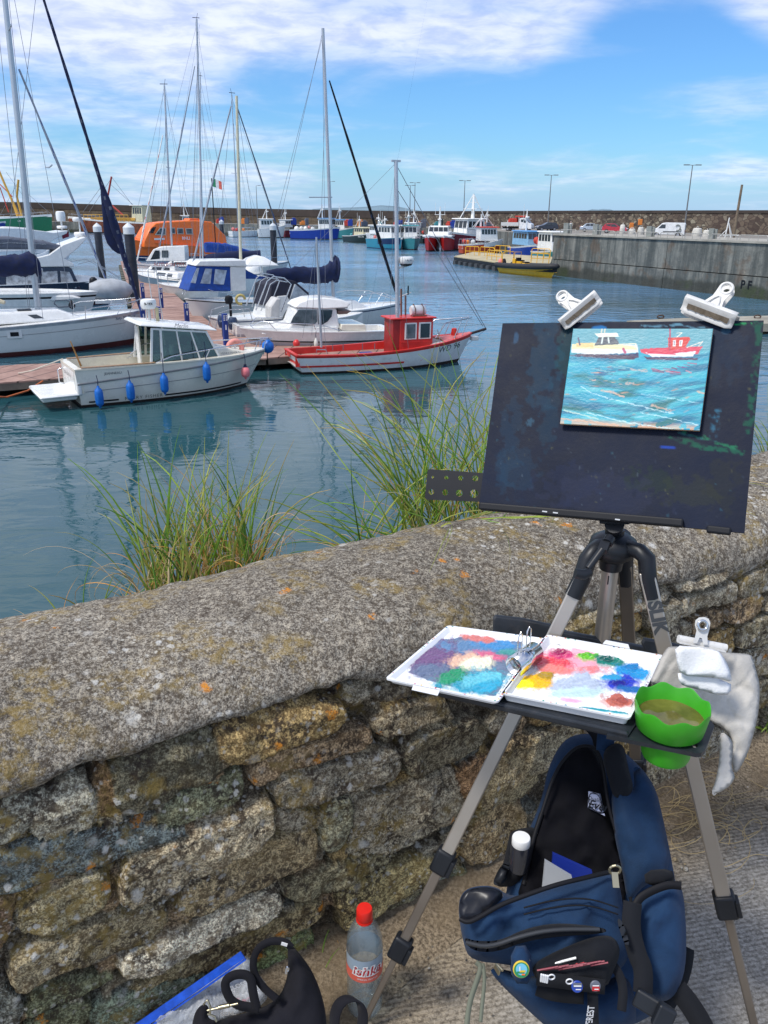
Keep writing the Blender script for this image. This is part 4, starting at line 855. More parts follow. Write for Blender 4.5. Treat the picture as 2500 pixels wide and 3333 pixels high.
a=toW(B,B.q(264,1192,.2)); b_=toW(B,B.q(229,1110,.2)); o=tag(MB().tube([a,a.lerp(b_,.5),b_],[.035,.025,.018],8).build('wooden_tiller',M('varnish',(.40,.20,.06),.4,var=.3,vs=8)),'varnished wooden pole sticking up from the stern of the cream boat','pole')
tag(MB().tube([P(-40,1290,.5),P(20,1293,.15),P(90,1272,.25),P(140,1240,.5)],.03,6).build('mooring_rope',M('orange_rope',(.45,.11,.03),.8)),'orange mooring rope sagging off the short pontoon at the left edge','rope')
a=toW(B,Vector((-.05,.9,1.25))); tag(MB().tube([a,a+Vector((-1.2,.3,-.45)),P(60,1215,.52)],.02,6).build('mooring_rope',ROPE),'thin stern line running from the cream boat to the short pontoon','rope')

# ---- red and white fishing boat ----------------------------------------
B=from_wl((990,1222),(1490,1177),7,'small white fishing boat with red wheelhouse, red gunwale and number WD 96',halfw=.92,name='fishing_boat'); L=B.L
WHP=M('red_boat_white',(.75,.76,.76),.45,var=.07,vs=1.4,dirt=.22)
B.hull(L,2.5,.74,1.16,rake=.62,so=.28,tr=.72,wl=.80,dip=.06,bands=((.12,2),(.86,0),(1.,1)),mats=[WHP,RED,DKBR],zd=lambda t:.30 if t<.66 else min(B.zs(t)-.04,.30+(t-.66)*9),gw=.13,gm=RED,dm=M('deck_pinkgrey',(.42,.40,.38),.7),n=32,pz=2.2,pf=1.25,draft=.3)
band(B,lambda t:(.27)/B.zs(t),lambda t:(.335)/B.zs(t),.0,.57,RED,'rubbing_band',off=.03)
B.text('WD 96',.36,6.1,.70,-1,BLACK,slope=.10,bold=-.003,space=1.1)
foredk=MB(); ts=np.linspace(.80,.985,8); vs=[]
for t in ts: a=B.pt(t,1,1); vs+=[Vector((a.x,-a.y*.9,a.z-.03)),Vector((a.x,0,a.z+.04)),Vector((a.x,a.y*.9,a.z-.03))]
foredk.add(vs,[(i*3+j,(i+1)*3+j,(i+1)*3+j+1,i*3+j+1) for i in range(7) for j in(0,1)]).build('foredeck',M('faded_red',(.62,.16,.15),.55,var=.15),B.o,solid=.03)
wh=MB(); zb=.4; c8=wh.frust(3.98,5.40,zb,.52,4.0,5.42,1.86,.50).last; wh.build('wheelhouse',RED,B.o,bevel=.04,smooth=35)
wb=MB().frust(3.70,4.0,zb,.50,3.72,4.02,1.85,.48); wb.build('wheelhouse_aft',M('shaded_red',(.30,.015,.014),.4,var=.15),B.o,bevel=.03)  # darker copy of the red: shade of the aft face painted in
MB().frust(3.6,5.52,1.85,.58,3.6,5.52,1.91,.58).build('roof',RED,B.o,bevel=.02)
for u0,u1 in((.14,.50),(.56,.93)):
    for fc,a,b_ in(('R',u0,u1),('L',1-u1,1-u0)):
        f_=MB(); panel(f_,c8,fc,a,b_,.46,.90,.03,.04); fo=f_.build('window_frame',WHITE,B.o,bevel=.035,segs=3,smooth=40)
        g_=MB(); panel(g_,c8,fc,a+.045,b_-.045,.49,.865,.04,.02); g_.build('pane',MGLASS if u0<.2 else DGLASS,fo,bevel=.02)
        
g_=MB(); panel(g_,c8,'F',.15,.85,.55,.9,.02,.02); g_.build('window',DGLASS,B.o)
wtop=MB(); panel(wtop,c8,'R',.05,.97,.38,.405,.03,.04); wtop.build('ledge',RED,B.o)
lr=MB().lathe([(0,-.30),(.17,-.30),(.20,-.25),(.20,.25),(.17,.30),(0,.30)],(4.95,0,2.12),16,axis='X',R=Matrix.Rotation(rad(90),3,'Y')); lr.build('liferaft',WHITE,B.o,smooth=35)
mb=MB()
for x in(4.76,5.12): mb.tube([(x,-.22,1.90),(x,-.22,2.2),(x,0,2.36),(x,.22,2.2),(x,.22,1.90)],.02)
mb.tube([(4.66,-.23,1.93),(5.25,-.23,1.93)],.025); mb.build('cradle',M('rusty_steel',(.20,.10,.07),.7,.4),B.o,smooth=60)
# masts (traced at the centre line)
def mast(B,base,top,y,r,mat,name='mast',rt=None,parent=None):
    a,b_=B.q(*base,y),B.q(*top,y); a.z=min(a.z,base[2]) if len(base)>2 else a.z
    return MB().tube([a,a.lerp(b_,.5),b_],[r,r*.95,rt or r*.8],10).build(name,mat,parent or B.o,smooth=60)
def stay(B,a,b_,y,r=.008,mat=None,name='stay',parent=None):
    ys=y if isinstance(y,tuple) else (y,y); return MB().tube([B.q(*a,ys[0]),B.q(*b_,ys[1])],r,5).build(name,mat or WIRE,parent or B.o)
mm=mast(B,(1295,1142),(1289,524),-.35,.085,M('silver_mast',(.55,.56,.60),.3,.5,var=.05),rt=.075)
mast(B,(1046,1130),(1030,772),-.2,.05,ALU,rt=.035)
q_=B.q(1289,524,-.35); MB().box((q_.x,q_.y,q_.z),(.34,.1,.07)).build('masthead',ALU,mm)
stay(B,(1289,535),(1582,1070),(-.35,0),.012); stay(B,(1289,610),(1572,1062),(-.35,0),.012); stay(B,(1289,530),(955,870),(-.35,.9),.006)
stay(B,(1285,560),(1268,1090),(-.35,-.9),.007);stay(B,(1292,560),(1330,1150),(-.35,-.95),.007);stay(B,(1030,775),(1015,1090),(-.2,.7),.007);stay(B,(1030,775),(1062,1145),(-.2,-1.),.007);stay(B,(1030,775),(985,1100),(-.2,0),.007)
q_=B.q(1322,858,-.35); mb=MB(); dome(mb,(q_.x,-.35,q_.z),.29,.26,20); mb.build('radar_dome',WHITE,B.o,smooth=50)
lettering('FURUNO',.10,(q_.x,-.35-.295,q_.z+.13),(1,0,0),(0,0,1),DKBLUE,B.o,fn=lambda p:Vector((q_.x+(p.x-q_.x)*.9,-.35-math.sqrt(max(0,.293**2-(p.x-q_.x)**2))-.003,p.z)))
MB().lathe([(0,-.07),(.2,-.07),(.24,0),(0,0)],(q_.x,-.35,q_.z),16).build('radar_foot',BLACK,B.o); MB().bar((q_.x-.40,-.35,q_.z-.18),(q_.x+.1,-.35,q_.z-.05),.1,.08).build('radar_bracket',GREYW,B.o)
for (a,b_,y) in(((1306,1035),(1306,940),.2),((1320,1030),(1320,962),.3)): B.line([a,b_],y,.04,M('rusty_steel',(.20,.10,.07),.7,.4),'exhaust_pipe')
B.line([(1295,968),(1338,952)],.3,.02,GREYW,'yard'); B.line([(1328,960),(1329,930)],.3,.03,BLACK,'light')
B.line([(1512,1092),(1582,1070)],0,.055,M('bowsprit_dark',(.03,.02,.02),.5),'bowsprit'); B.line([(1582,1072),(1505,1135)],0,.008,WIRE,'bobstay')
B.line([(1418,1100),(1452,1050),(1536,1034)],[-.85,-.5,-.12],.022,STEEL,'guard_rail',mirror=True)
for a,b_,y in(((1478,1100),(1500,1050),-.45),((1505,1092),(1522,1040),-.25),((1432,1115),(1424,1072),-.8)): B.line([a,b_],y,.018,STEEL,'stanchion',mirror=True)
B.line([(1030,1150),(1030,1138),(1060,1138),(1067,1152)],-.6,.02,STEEL,'pipe_hoop')
for px in(1083,1117,1180,1220): B.line([(px,1140),(px,1118)],-.55,.016,WIRE,'cleat_post')
q_=B.q(965,1115,.2); MB().lathe([(.12,-.12),(.14,0),(.07,.1),(0,.12)],(q_.x,.2,q_.z)).build('stern_buoy',RED,B.o,smooth=60)
q_=B.q(1478,1085,0); MB().lathe([(.11,-.12),(.13,0),(.10,.2),(0,.22)],(q_.x,0,q_.z)).build('bollard',RED,B.o,smooth=60)
MB().box((L+.70,0,.92),(.3,.26,.16)).build('anchor_roller',GREYW,B.o,bevel=.02)
MB().box((-.26,.3,.60),(.02,.42,.10),rz=.0).build('name_board',RED,B.o)
q_=B.q(1254,1090,-1.0); mb=MB(); mb.box((3.3,-.55,.45),(.4,.3,.25)); mb.box((2.9,.3,.42),(.5,.4,.22)); mb.build('fish_box',M('blue_box',(.02,.05,.22),.5),B.o,bevel=.02)

# ---- big white yacht at the left edge ----------------------------------
B=from_wl((-420,1192),(440,1118),11,'large white sailing yacht with red boot stripe and navy boom cover at the left edge','sailing yacht',halfw=1.5,name='sailing_yacht'); L=B.L
YW=M('yacht_hull',(.66,.67,.65),.28,var=.04,coat=.3,vs=.6)
B.hull(L,3.7,1.12,1.52,rake=.62,so=.6,tr=.6,wl=.86,bands=((.17,1),(.90,0),(1.,2)),mats=[YW,DKRED,M('silver_toe',(.45,.47,.50),.35,.5)],gw=.05,gm=M('silver_toe',(.45,.47,.50),.35,.5),dm=WHITE,n=34,pf=1.35,chin=.5,pz=1.6,draft=.4)
band(B,.70,.715,.2,.92,M('grey_pin',(.3,.3,.3),.5),'pinstripe')
B.text('Salty Mc Marry',.16,L-.45,1.28,-1,DKBLUE,slope=.05,shear=.3)
mb=MB(); c8=mb.frust(L-7.6,L-2.1,1.25,1.22,L-7.6,L-3.2,1.72,.98,wf=.55,Wf=.5).last; mb.build('coachroof',WHITE,B.o,bevel=.10,smooth=50,segs=4)
def hport(px0,px1,py,h): 
    a,b_=B.q(px0,py,-1.17),B.q(px1,py,-1.17); return a,b_
for u0,u1 in((.12,.30),(.66,.735)): g_=MB(); panel(g_,c8,'R',u0,u1,.35,.68,.02,.03); g_.build('window',DGLASS,B.o,bevel=.01)
for px0,px1,y0,y1 in((32,62,1081,1094),):
    a,b_=B.q(px0,y0,-1.78),B.q(px1,y1,-1.78); cx_=(a.x+b_.x)/2; cz_=(a.z+b_.z)/2; yy=B.hy(cx_,cz_,-1,.01)
    MB().box((cx_,yy,cz_),(abs(b_.x-a.x)+.25,.03,.34)).build('port_frame',YW,B.o,bevel=.012); MB().box((cx_,yy-.012,cz_),(abs(b_.x-a.x),.03,.17)).build('hull_window',BLACK,B.o,bevel=.01)
q_=B.q(78,1004,-.3); MB().box((q_.x,-.3,1.75),(.55,.5,.05)).build('hatch',DGLASS,B.o,bevel=.02)
m_=mast(B,(128,1052),(10,-60),0,.125,M('yacht_mast',(.50,.53,.56),.35,.6,var=.05),rt=.10)
MB().tube([B.q(114,880,0)+Vector((.3,0,.0)),B.q(-260,905,0)],.08).build('boom',ALU,B.o)
def cover(B,pts,y,rs,mat,name='sail_cover',sag=0.):
    q=[B.q(a,b_,y) for a,b_ in pts]; mb=MB(); n=14; q2=[];r2=[]
    for i in range(len(q)-1):
        for k in range(6):
            f=k/6; q2.append(q[i].lerp(q[i+1],f)); r2.append(rs[i]*(1-f)+rs[i+1]*f)
    q2.append(q[-1]); r2.append(rs[-1]); vs=[]
    for i,(p,r) in enumerate(zip(q2,r2)):
        for k in range(n):
            a=2*math.pi*k/n; rr=r*(1+.10*math.sin(i*1.3+3*a)+.06*math.sin(i*2.9+a*2)); vs.append(p+Vector((0,rr*.55*math.cos(a),rr*math.sin(a)-.25*r)))
    m=len(q2); mb.add(vs,[(i*n+k,i*n+(k+1)%n,(i+1)*n+(k+1)%n,(i+1)*n+k) for i in range(m-1) for k in range(n)]+[tuple(range(n))[::-1],tuple((m-1)*n+k for k in range(n))]); return mb.build(name,mat,B.o,smooth=60)
cover(B,[(-260,850),(-60,858),(40,856),(110,848),(132,868)],0,[.3,.42,.42,.50,.30],NAVY)
mb=MB()
for (px,py,s1) in((30,100,1),(160,545,1)):
    q_=B.q(px,py,0); mb.tube([(q_.x,-.9,q_.z+.05),(q_.x,0,q_.z),(q_.x,.9,q_.z+.05)],.03)
mb.build('spreader',ALU,m_)
# furled headsail with spiral cover, forestay from bow to beyond the frame
fp=[(124,0-60),(155,80),(190,190),(240,330),(292,475),(335,610),(352,690),(366,760),(390,850),(420,920),(447,985),(460,1014)]
fr_=[.06,.065,.07,.08,.085,.10,.16,.30,.30,.18,.13,.08]
a=B.q(124,-60,0); b_=B.q(460,1014,0)
def furled(B,a,b_,fr_,mats,name='furled_sail',n=90,turns=26,nn=10):
    mb=MB(); rows=[]
    for i in range(n+1):
        f=i/n; p=a.lerp(b_,f); r=np.interp(f,np.linspace(0,1,len(fr_)),fr_); ax=(b_-a).normalized(); u=ax.orthogonal().normalized(); v=ax.cross(u)
        for k in range(nn):
            q=2*math.pi*k/nn; rr=r*(1+.12*math.sin(q*2-f*turns*2)); mb.v.append(tuple(p+(u*math.cos(q)+v*math.sin(q))*rr))
    for i in range(n):
        for k in range(nn):
            mb.f.append((i*nn+k,i*nn+(k+1)%nn,(i+1)*nn+(k+1)%nn,(i+1)*nn+k)); ph=(k/nn-i/n*turns)%1.; mb.m.append(1 if ph<(.20 if len(mats)>2 else .085) else 0)
    return mb.build(name,mats,B.o,smooth=60)
furled(B,a,b_,[.05,.055,.055,.06,.06,.07,.075,.10,.20,.17,.11,.09,.06],[NAVY,GREYC])
mb=MB(); q_=[a.lerp(b_,f) for f in(.58,.64,.70,.76,.80)]; w=[.05,.22,.42,.62,.10]
tail=[]
for p,ww in zip(q_,w): tail+= [p+Vector((-.04,.0,0)),p+Vector((-.04-ww,.08,-.1))]
mb.add(tail,[(2*i,2*i+1,2*i+3,2*i+2) for i in range(4)]).build('sail_leech',NAVY,B.o,solid=.05,sub=1,smooth=60)
for (x0,y0,x1,y1,y) in((25,-40,140,1040,-1.75),(40,-40,238,1030,-1.7),(45,230,100,1045,1.6),(-20,-40,95,1030,1.7),(120,-40,20,840,0)): stay(B,(x0,y0),(x1,y1),(0,y),.010)
mb=MB(); q0=B.q(62,225,0); q1=B.q(342,905,.0); furled(B,q0,q1,[.035,.05,.06,.05],[M('grey_sail',(.30,.34,.40),.7),BLUEC],n=40,turns=8)
B.line([(276,1012),(300,1003),(420,986),(462,972),(470,990),(466,1012)],[-1.55,-1.5,-.9,-.35,-.1,-.05],.018,STEEL,'pulpit',mirror=True)
for a,b_,y in(((279,1040),(277,995),-1.6),((380,1026),(398,990),-1.05),((420,1022),(440,978),-.65)): B.line([a,b_],y,.015,STEEL,'stanchion',mirror=True)
stay(B,(-100,1000),(276,997),(-1.8,-1.6),.006)
MB().tube([B.q(15,985,-.6),B.q(0,980,-.5),B.q(-25,990,-.5)],[.08,.1,.08],8).build('rope_coil',M('sand_rope',(.50,.45,.33),.9),B.o)

# ---- quick white cabin cruiser (bow to the left) ------------------------
B=from_wl((1282,1150),(842,1158),6,'white cabin cruiser with curved side window and grey lower hull behind the red boat',halfw=1.0,near=1,name='cabin_cruiser'); L=B.L
GH=M('grey_topsides',(.42,.43,.46),.3,var=.05,coat=.3)
B.hull(L,2.45,.98,1.22,rake=.75,so=.1,tr=.86,wl=.75,bands=((.56,1),(1.,0)),mats=[WHITE,GH,DKBR],zd=lambda t:.45 if t<.36 else min(1.2,.45+(t-.36)*30),gw=.22,gm=WHITE,dm=WHITE,n=28,pf=1.5,rub=BLACK,rubz=lambda t:.60,chin=.6)
B.slab([(950,1052),(965,1008),(990,990),(1040,984),(1080,990),(1098,1008),(1104,1050),(1112,1078),(930,1078)],.82,WHITE,'cabin',sd=1,bevel=.07,top=.74)
B.slab([(960,1002),(975,986),(1010,974),(1060,970),(1115,976),(1145,988),(1130,1002),(1060,1006),(1000,1004)],.86,WHITE,'hardtop',sd=1,bevel=.05,top=.7)
B.pane([(944,1054),(955,1030),(972,1008),(1030,1009),(1032,1046),(1022,1058),(990,1060)],.81,MGLASS,sd=1,off=.03)
B.pane([(1036,1009),(1082,1009),(1079,1030),(1066,1046),(1046,1058),(1036,1058)],.81,DGLASS,sd=1,off=.03)
B.slab([(955,1052),(960,1078),(865,1092),(850,1086),(900,1066),(940,1052)],.7,WHITE,'foredeck_trunk',sd=1,bevel=.06,top=.45)
B.slab([(1112,1056),(1190,1056),(1195,1084),(1108,1084)],.95,CREAM,'cockpit_side',sd=1,bevel=.03)
B.slab([(1100,1012),(1146,1012),(1130,1022),(1102,1024)],.8,M('brown_vinyl',(.16,.10,.08),.6),'aft_screen',sd=1)
B.line([(818,1062),(850,1046),(930,1052),(1040,1056),(1105,1076)],[.2,.6,1.0,1.1,1.1],.018,STEEL,'guard_rail',mirror=True)
for a,b_,y in(((840,1083),(818,1062),.3),((905,1080),(875,1050),.85),((1030,1080),(1020,1054),1.1)): B.line([a,b_],y,.015,STEEL,'stanchion',mirror=True)
B.text('QUICKSILVER',.17,1.0,.40,1,DKBLUE,shear=.2,bold=.003)
p=B.q(1029,1118,1.3); fender(M('white_fender',(.70,.69,.62),.5),'small off-white fender hanging against the grey side of the white cruiser',toW(B,p),B.hd,ln=.42,r=.09,top=.5,group=None)

# ---- sailing yacht with white hull, bow right, behind the cruiser -------
B=from_wl((770,1118),(1283,1062),9,'white sailing yacht with tall silver mast and navy boom cover, bow pointing to open water','sailing yacht',halfw=1.2,name='sailing_yacht'); L=B.L
B.hull(L,3.1,1.05,1.28,rake=.5,so=.4,tr=.65,wl=.85,bands=((.10,1),(.88,0),(.93,1),(1.,0)),mats=[YW,DKBLUE],gw=.06,gm=WHITE,dm=WHITE,n=30,pf=1.35,chin=.5,draft=.4)
mb=MB(); c8=mb.frust(2.6,L-1.7,1.05,.95,2.9,L-2.7,1.52,.75,wf=.42,Wf=.38).last; mb.build('coachroof',WHITE,B.o,bevel=.10,smooth=50,segs=4)
for u0,u1 in((.3,.55),(.62,.75)): g_=MB(); panel(g_,c8,'R',u0,u1,.3,.7,.02,.03); g_.build('window',DGLASS,B.o)
m_=mast(B,(1088,1040),(1051,92),0,.085,ALU,rt=.07)
cover(B,[(872,893),(960,888),(1050,890),(1080,874),(1096,862)],0,[.28,.38,.40,.50,.66],NAVY)
MB().tube([B.q(870,905,0),B.q(1094,905,0)],.06).build('boom',ALU,B.o)
q0=B.q(1072,262,0);q1=B.q(1300,985,0); furled(B,q0,q1,[.03,.05,.055,.06,.075,.08,.085,.085,.05],[BLACK,DKBLUE],n=60,turns=14)
for (x0,y0,x1,y1,y) in((1050,120,905,690,1.5),(1050,120,1060,1030,-1.4),(1060,300,1035,1010,1.4),(1051,100,870,900,0.)): stay(B,(x0,y0),(x1,y1),(0,y),.009)
q_=B.q(1081,642,0); MB().tube([(q_.x,-.0,q_.z),B.q(1006,642,0)+Vector((0,0,0))],.025).build('spreader',ALU,m_)
B.line([(1170,962),(1195,955),(1250,953),(1312,985)],[-1.1,-1.0,-.7,0],.018,STEEL,'pulpit',mirror=True); B.line([(1000,985),(1145,962),(1195,962)],[-1.45,-1.2,-1.],.008,WIRE,'lifeline')
for a,b_,y in(((1147,1018),(1145,972),-1.25),((1222,990),(1245,955),-.8),((1240,1005),(1262,958),-.7)): B.line([a,b_],y,.015,STEEL,'stanchion',mirror=True)
B.slab([(885,928),(925,905),(965,915),(1010,955),(1000,990),(955,992),(935,962),(905,1000),(880,998)],.95,M('dark_canvas',(.012,.014,.03),.8,var=.3),'spray_hood',bevel=.05,top=.8)
B.slab([(962,925),(1003,960),(996,988),(945,1000),(940,985)],.97,M('window_film',(.28,.32,.36),.2,var=.3),'hood_window',bevel=.01)
B.slab([(905,965),(935,962),(955,1000),(960,1042),(880,1042)],1.02,GREYW,'cockpit_coaming')

# ---- twin outboard boat with folded A-frame ------------------------------
B=from_wl((775,1135),(1130,1105),6,'white motor boat with two dark blue outboards and steel arch, between walkway and cruiser',halfw=1.1,name='motor_boat'); L=B.L
B.hull(L,2.5,1.0,1.25,rake=.8,so=.0,tr=.9,wl=.7,bands=((.62,1),(1.,0)),mats=[WHITE,GH],zd=lambda t:.5,gw=.16,gm=WHITE,dm=WHITE,n=20,chin=.5)
mb=MB()
for (px,py,y) in((725,1045,-.55),(758,1052,.1)):
    q_=B.q(px,py,y); ob=MB(); ob.lathe([(.0,-.30),(.17,-.28),(.23,-.1),(.22,.14),(.15,.26),(0,.28)],(q_.x,q_.y,q_.z),12); ob.box((q_.x+.02,q_.y,q_.z-.55),(.16,.14,.8)); e=ob.build('outboard_engine',M('engine_blue',(.02,.04,.09),.3),B.o,smooth=50)
    lettering('YAMAHA',.10,(q_.x,q_.y-.235,q_.z+.02),(1,0,0),(0,0,1),WHITE,e)
B.line([(833,1010),(870,915),(890,900),(925,905),(948,925),(915,1015)],-1.0,.03,STEEL,'arch',mirror=True); B.line([(850,1012),(880,925),(900,912),(935,918)],-.9,.022,STEEL,'arch',mirror=True)
B.line([(700,1075),(712,1020),(750,1008),(812,1005),(822,1045)],-.8,.02,STEEL,'stern_rail',mirror=True)
B.slab([(880,1000),(900,970),(915,972),(910,1040),(880,1040)],.5,M('seat_white',(.55,.54,.52),.5),'helm_seat',bevel=.06)
q_=B.q(745,975,.3); mb=MB().lathe([(0,-.2),(.16,-.18),(.2,0),(.15,.16),(0,.2)],(q_.x,q_.y,q_.z),10); mb.box((q_.x+.05,q_.y,q_.z-.45),(.1,.1,.6)); mb.build('spare_outboard',BLACK,B.o,smooth=50)
q_=B.q(783,975,.2); MB().tube([(q_.x+.2*math.cos(a),q_.y,q_.z+.2*math.sin(a)) for a in np.linspace(0,5,14)],.06,8).build('horseshoe_ring',M('dull_yellow',(.45,.36,.12),.6),B.o,smooth=60)
# ---- motor yachts and yachts crowding the left --------------------------
def cruiser(label,stern,bow,hull,navy=False,**k):
    global B
    B=from_wl(stern,bow,12,label,'motor cruiser',halfw=1.6,name='motor_cruiser')
    B.hull(B.L,3.8,*k.get('f',(1.35,1.6)),rake=k.get('rake',1.),so=.1,tr=.85,wl=.78,bands=k.get('bands',((.08,1),(1.,0))),mats=[hull,DKRED,BLACK],gw=.1,gm=WHITE,dm=WHITE,n=24,chin=.6)
    return B
NVH=M('navy_hull',(.012,.014,.04),.25,var=.1,coat=.5)
B=cruiser('white motor cruiser with dark gunwale line lying behind the big white yacht',(-420,1078),(285,1050),WHITE,f=(1.75,1.65),rake=.7,bands=((.06,1),(.84,0),(.90,2),(1.,0)))
B.slab([(-100,962),(235,962),(262,972),(200,980),(-100,985)],1.3,WHITE,'side_deck',bevel=.06)
B.line([(176,988),(180,978),(215,976),(235,985),(225,998),(190,1000),(176,988)],-1.95,.03,GREYC,'oval_trim'); q_=B.q(234,993,-1.95); MB().lathe([(0,-.22),(.16,-.1),(.18,0),(.1,.15),(.02,.26),(0,.26)],(q_.x,-1.98,q_.z)).build('teardrop_fender',BLACK,B.o,smooth=60)
B=cruiser('navy hulled flybridge cruiser with black framed wheelhouse windows and white arch',(-420,1030),(338,988),NVH,f=(1.5,1.55),rake=1.1)
B.slab([(-150,868),(222,868),(235,874),(268,950),(-150,950)],1.25,NVH,'wheelhouse',top=1.1,bevel=.04)
for pts in([(135,885),(186,882),(190,938),(135,936)],[(196,882),(226,885),(250,938),(200,939)],[(20,890),(120,885),(122,936),(20,934)]): B.pane(pts,1.24,M('curtained_glass',(.34,.37,.40),.15,var=.5,vs=3.),off=.03)
B.slab([(240,898),(330,905),(372,918),(268,922),(245,915)],1.2,WHITE,'foredeck_pad',top=.7,bevel=.05)
B.slab([(-150,830),(20,836),(120,838),(160,828),(205,796),(276,770),(282,778),(256,806),(212,842),(240,858),(243,868),(-150,872)],1.2,WHITE,'flybridge',bevel=.06,smooth=50)
B.slab([(-150,775),(30,770),(90,778),(150,785),(205,800),(190,815),(140,812),(-150,812)],1.0,GREYC,'canvas_cover',bevel=.15,smooth=60)
q_=B.q(263,770,0); mb=MB(); dome(mb,(q_.x,0,q_.z),.40,.28); mb.tube([(q_.x,0,q_.z+.2),(q_.x,0,q_.z+.95)],.05); dome(mb,(q_.x-.12,0,q_.z+.9),.27,.26); mb.build('radar_dome',WHITE,B.o,smooth=50)
B.line([(255,860),(300,848),(392,905)],[-1.5,-1.1,-.1],.02,STEEL,'guard_rail',mirror=True); B.line([(-100,800),(30,790),(150,795)],-1.1,.02,STEEL,'rail',mirror=True)
lettering('SeaLine',.3,(B.q(80,958,-1.9).x,-1.95,1.25),(1,0,0),(0,0,1),GREYC,B.o) if False else None
B=cruiser('white flybridge cruiser farthest left with two satellite domes on its arch',(-420,900),(215,868),WHITE,f=(1.8,2.0))
B.slab([(-100,775),(150,775),(190,800),(215,826),(-100,826)],1.5,WHITE,'wheelhouse',top=1.2,bevel=.08); B.pane([(40,785),(140,782),(165,800),(40,803)],1.5,DGLASS)
B.slab([(-100,742),(60,742),(140,752),(175,757),(222,750),(218,760),(185,775),(160,790),(-100,790)],1.3,WHITE,'flybridge',bevel=.06); B.slab([(-100,748),(40,738),(100,742),(125,758),(-100,762)],1.1,M('white_canvas',(.66,.67,.68),.7,var=.08),'canvas_cover',bevel=.15,smooth=60)
q_=B.q(203,750,0); mb=MB(); dome(mb,(q_.x,0,q_.z+.2),.55,.3); dome(mb,(q_.x,0,q_.z+.95),.5,1.05); mb.tube([(q_.x,0,q_.z-.1),(q_.x,0,q_.z+1)],.1); mb.build('satellite_dome',WHITE,B.o,smooth=50)
B.line([(222,745),(245,812)],0,.03,WHITE,'flagstaff'); q_=B.q(204,778,-.2); MB().add([q_,q_+Vector((.9,.1,.25)),q_+Vector((.8,.1,.9)),q_+Vector((-.05,0,.65))],[(0,1,2,3)]).build('ensign',M('maroon_flag',(.20,.01,.03),.8),B.o,solid=.02)
# grey tender stacked on the walkway and orange buoy
c=P(362,985,.5); o=thing('tender','small grey covered inflatable tender standing on the walkway left of the big pile','tender',tuple(c),.3)
MB().lathe([(0,-1.2),(.4,-1.15),(.62,-.6),(.68,.2),(.5,.95),(.2,1.3),(0,1.35)],(0,0,.75),12,axis='X').build('cover',M('grey_cover',(.36,.38,.40),.6,var=.15,vs=2),o,smooth=60); MB().box((0,0,.12),(1.8,1.,.24)).build('cradle',GREYW,o)
c=P(312,985,.5); o=thing('outboard_motor','small black outboard motor clamped on a stand left of the grey tender','outboard motor',tuple(c)); MB().lathe([(0,1.0),(.2,1.02),(.25,1.2),(.22,1.4),(.1,1.5),(0,1.5)],n=12).build('cowl',BLACK,o,smooth=50); MB().box((0,0,.6),(.14,.2,.85)).box((0,0,.2),(.5,.5,.05)).build('leg',GREYC,o)
# orange lifeboat
B=from_wl((742,842),(446,848),13,'large orange lifeboat with rounded wheelhouse windows behind the yachts','lifeboat',halfw=2.1,near=1,name='lifeboat'); L=B.L
B.hull(L,4.6,1.5,2.6,rake=.9,so=.0,tr=.9,wl=.85,bands=((.25,1),(1.,0)),mats=[ORANGE,DKBLUE],gw=.1,gm=ORANGE,dm=ORANGE,n=22)
B.slab([(470,786),(493,742),(512,726),(555,721),(640,717),(694,722),(738,768),(742,806),(470,806)],1.75,ORANGE,'wheelhouse',sd=1,top=1.35,bevel=.12,smooth=50)
B.slab([(612,722),(618,711),(648,711),(655,722)],.8,ORANGE,'upper_steering',sd=1,bevel=.05)
wf=M('window_surround',(.52,.47,.36),.5)
for pts in([(503,765),(520,741),(539,741),(539,766)],[(553,741),(569,741),(571,761),(556,761)],[(575,742),(596,742),(598,762),(577,762)],[(603,743),(625,743),(628,763),(606,763)]):
    w=B.pane(pts,1.68,wf,'window',sd=1,off=.05); cx_=sum(p[0] for p in pts)/4;cy_=sum(p[1] for p in pts)/4
    B.pane([(cx_+(a-cx_)*.78,cy_+(b-cy_)*.76) for a,b in pts],1.68,MGLASS,'pane',sd=1,off=.08,parent=w)
B.pane([(484,757),(497,739),(508,739),(498,759)],1.6,DGLASS,'windscreen',sd=1,off=.06)
q_=B.q(606,776,1.85); lettering('RNLI',.55,(q_.x,1.80,q_.z),(-1,0,0),(0,0,1),WHITE,B.o,bold=.01); q_=B.q(520,778,1.85); MB().box((q_.x,1.78,q_.z),(1.4,.04,.22)).build('name_plate',WHITE,B.o)
B.line([(430,800),(445,775),(475,775)],[.1,.8,1.2],.04,ORANGE,'pulpit',mirror=True)
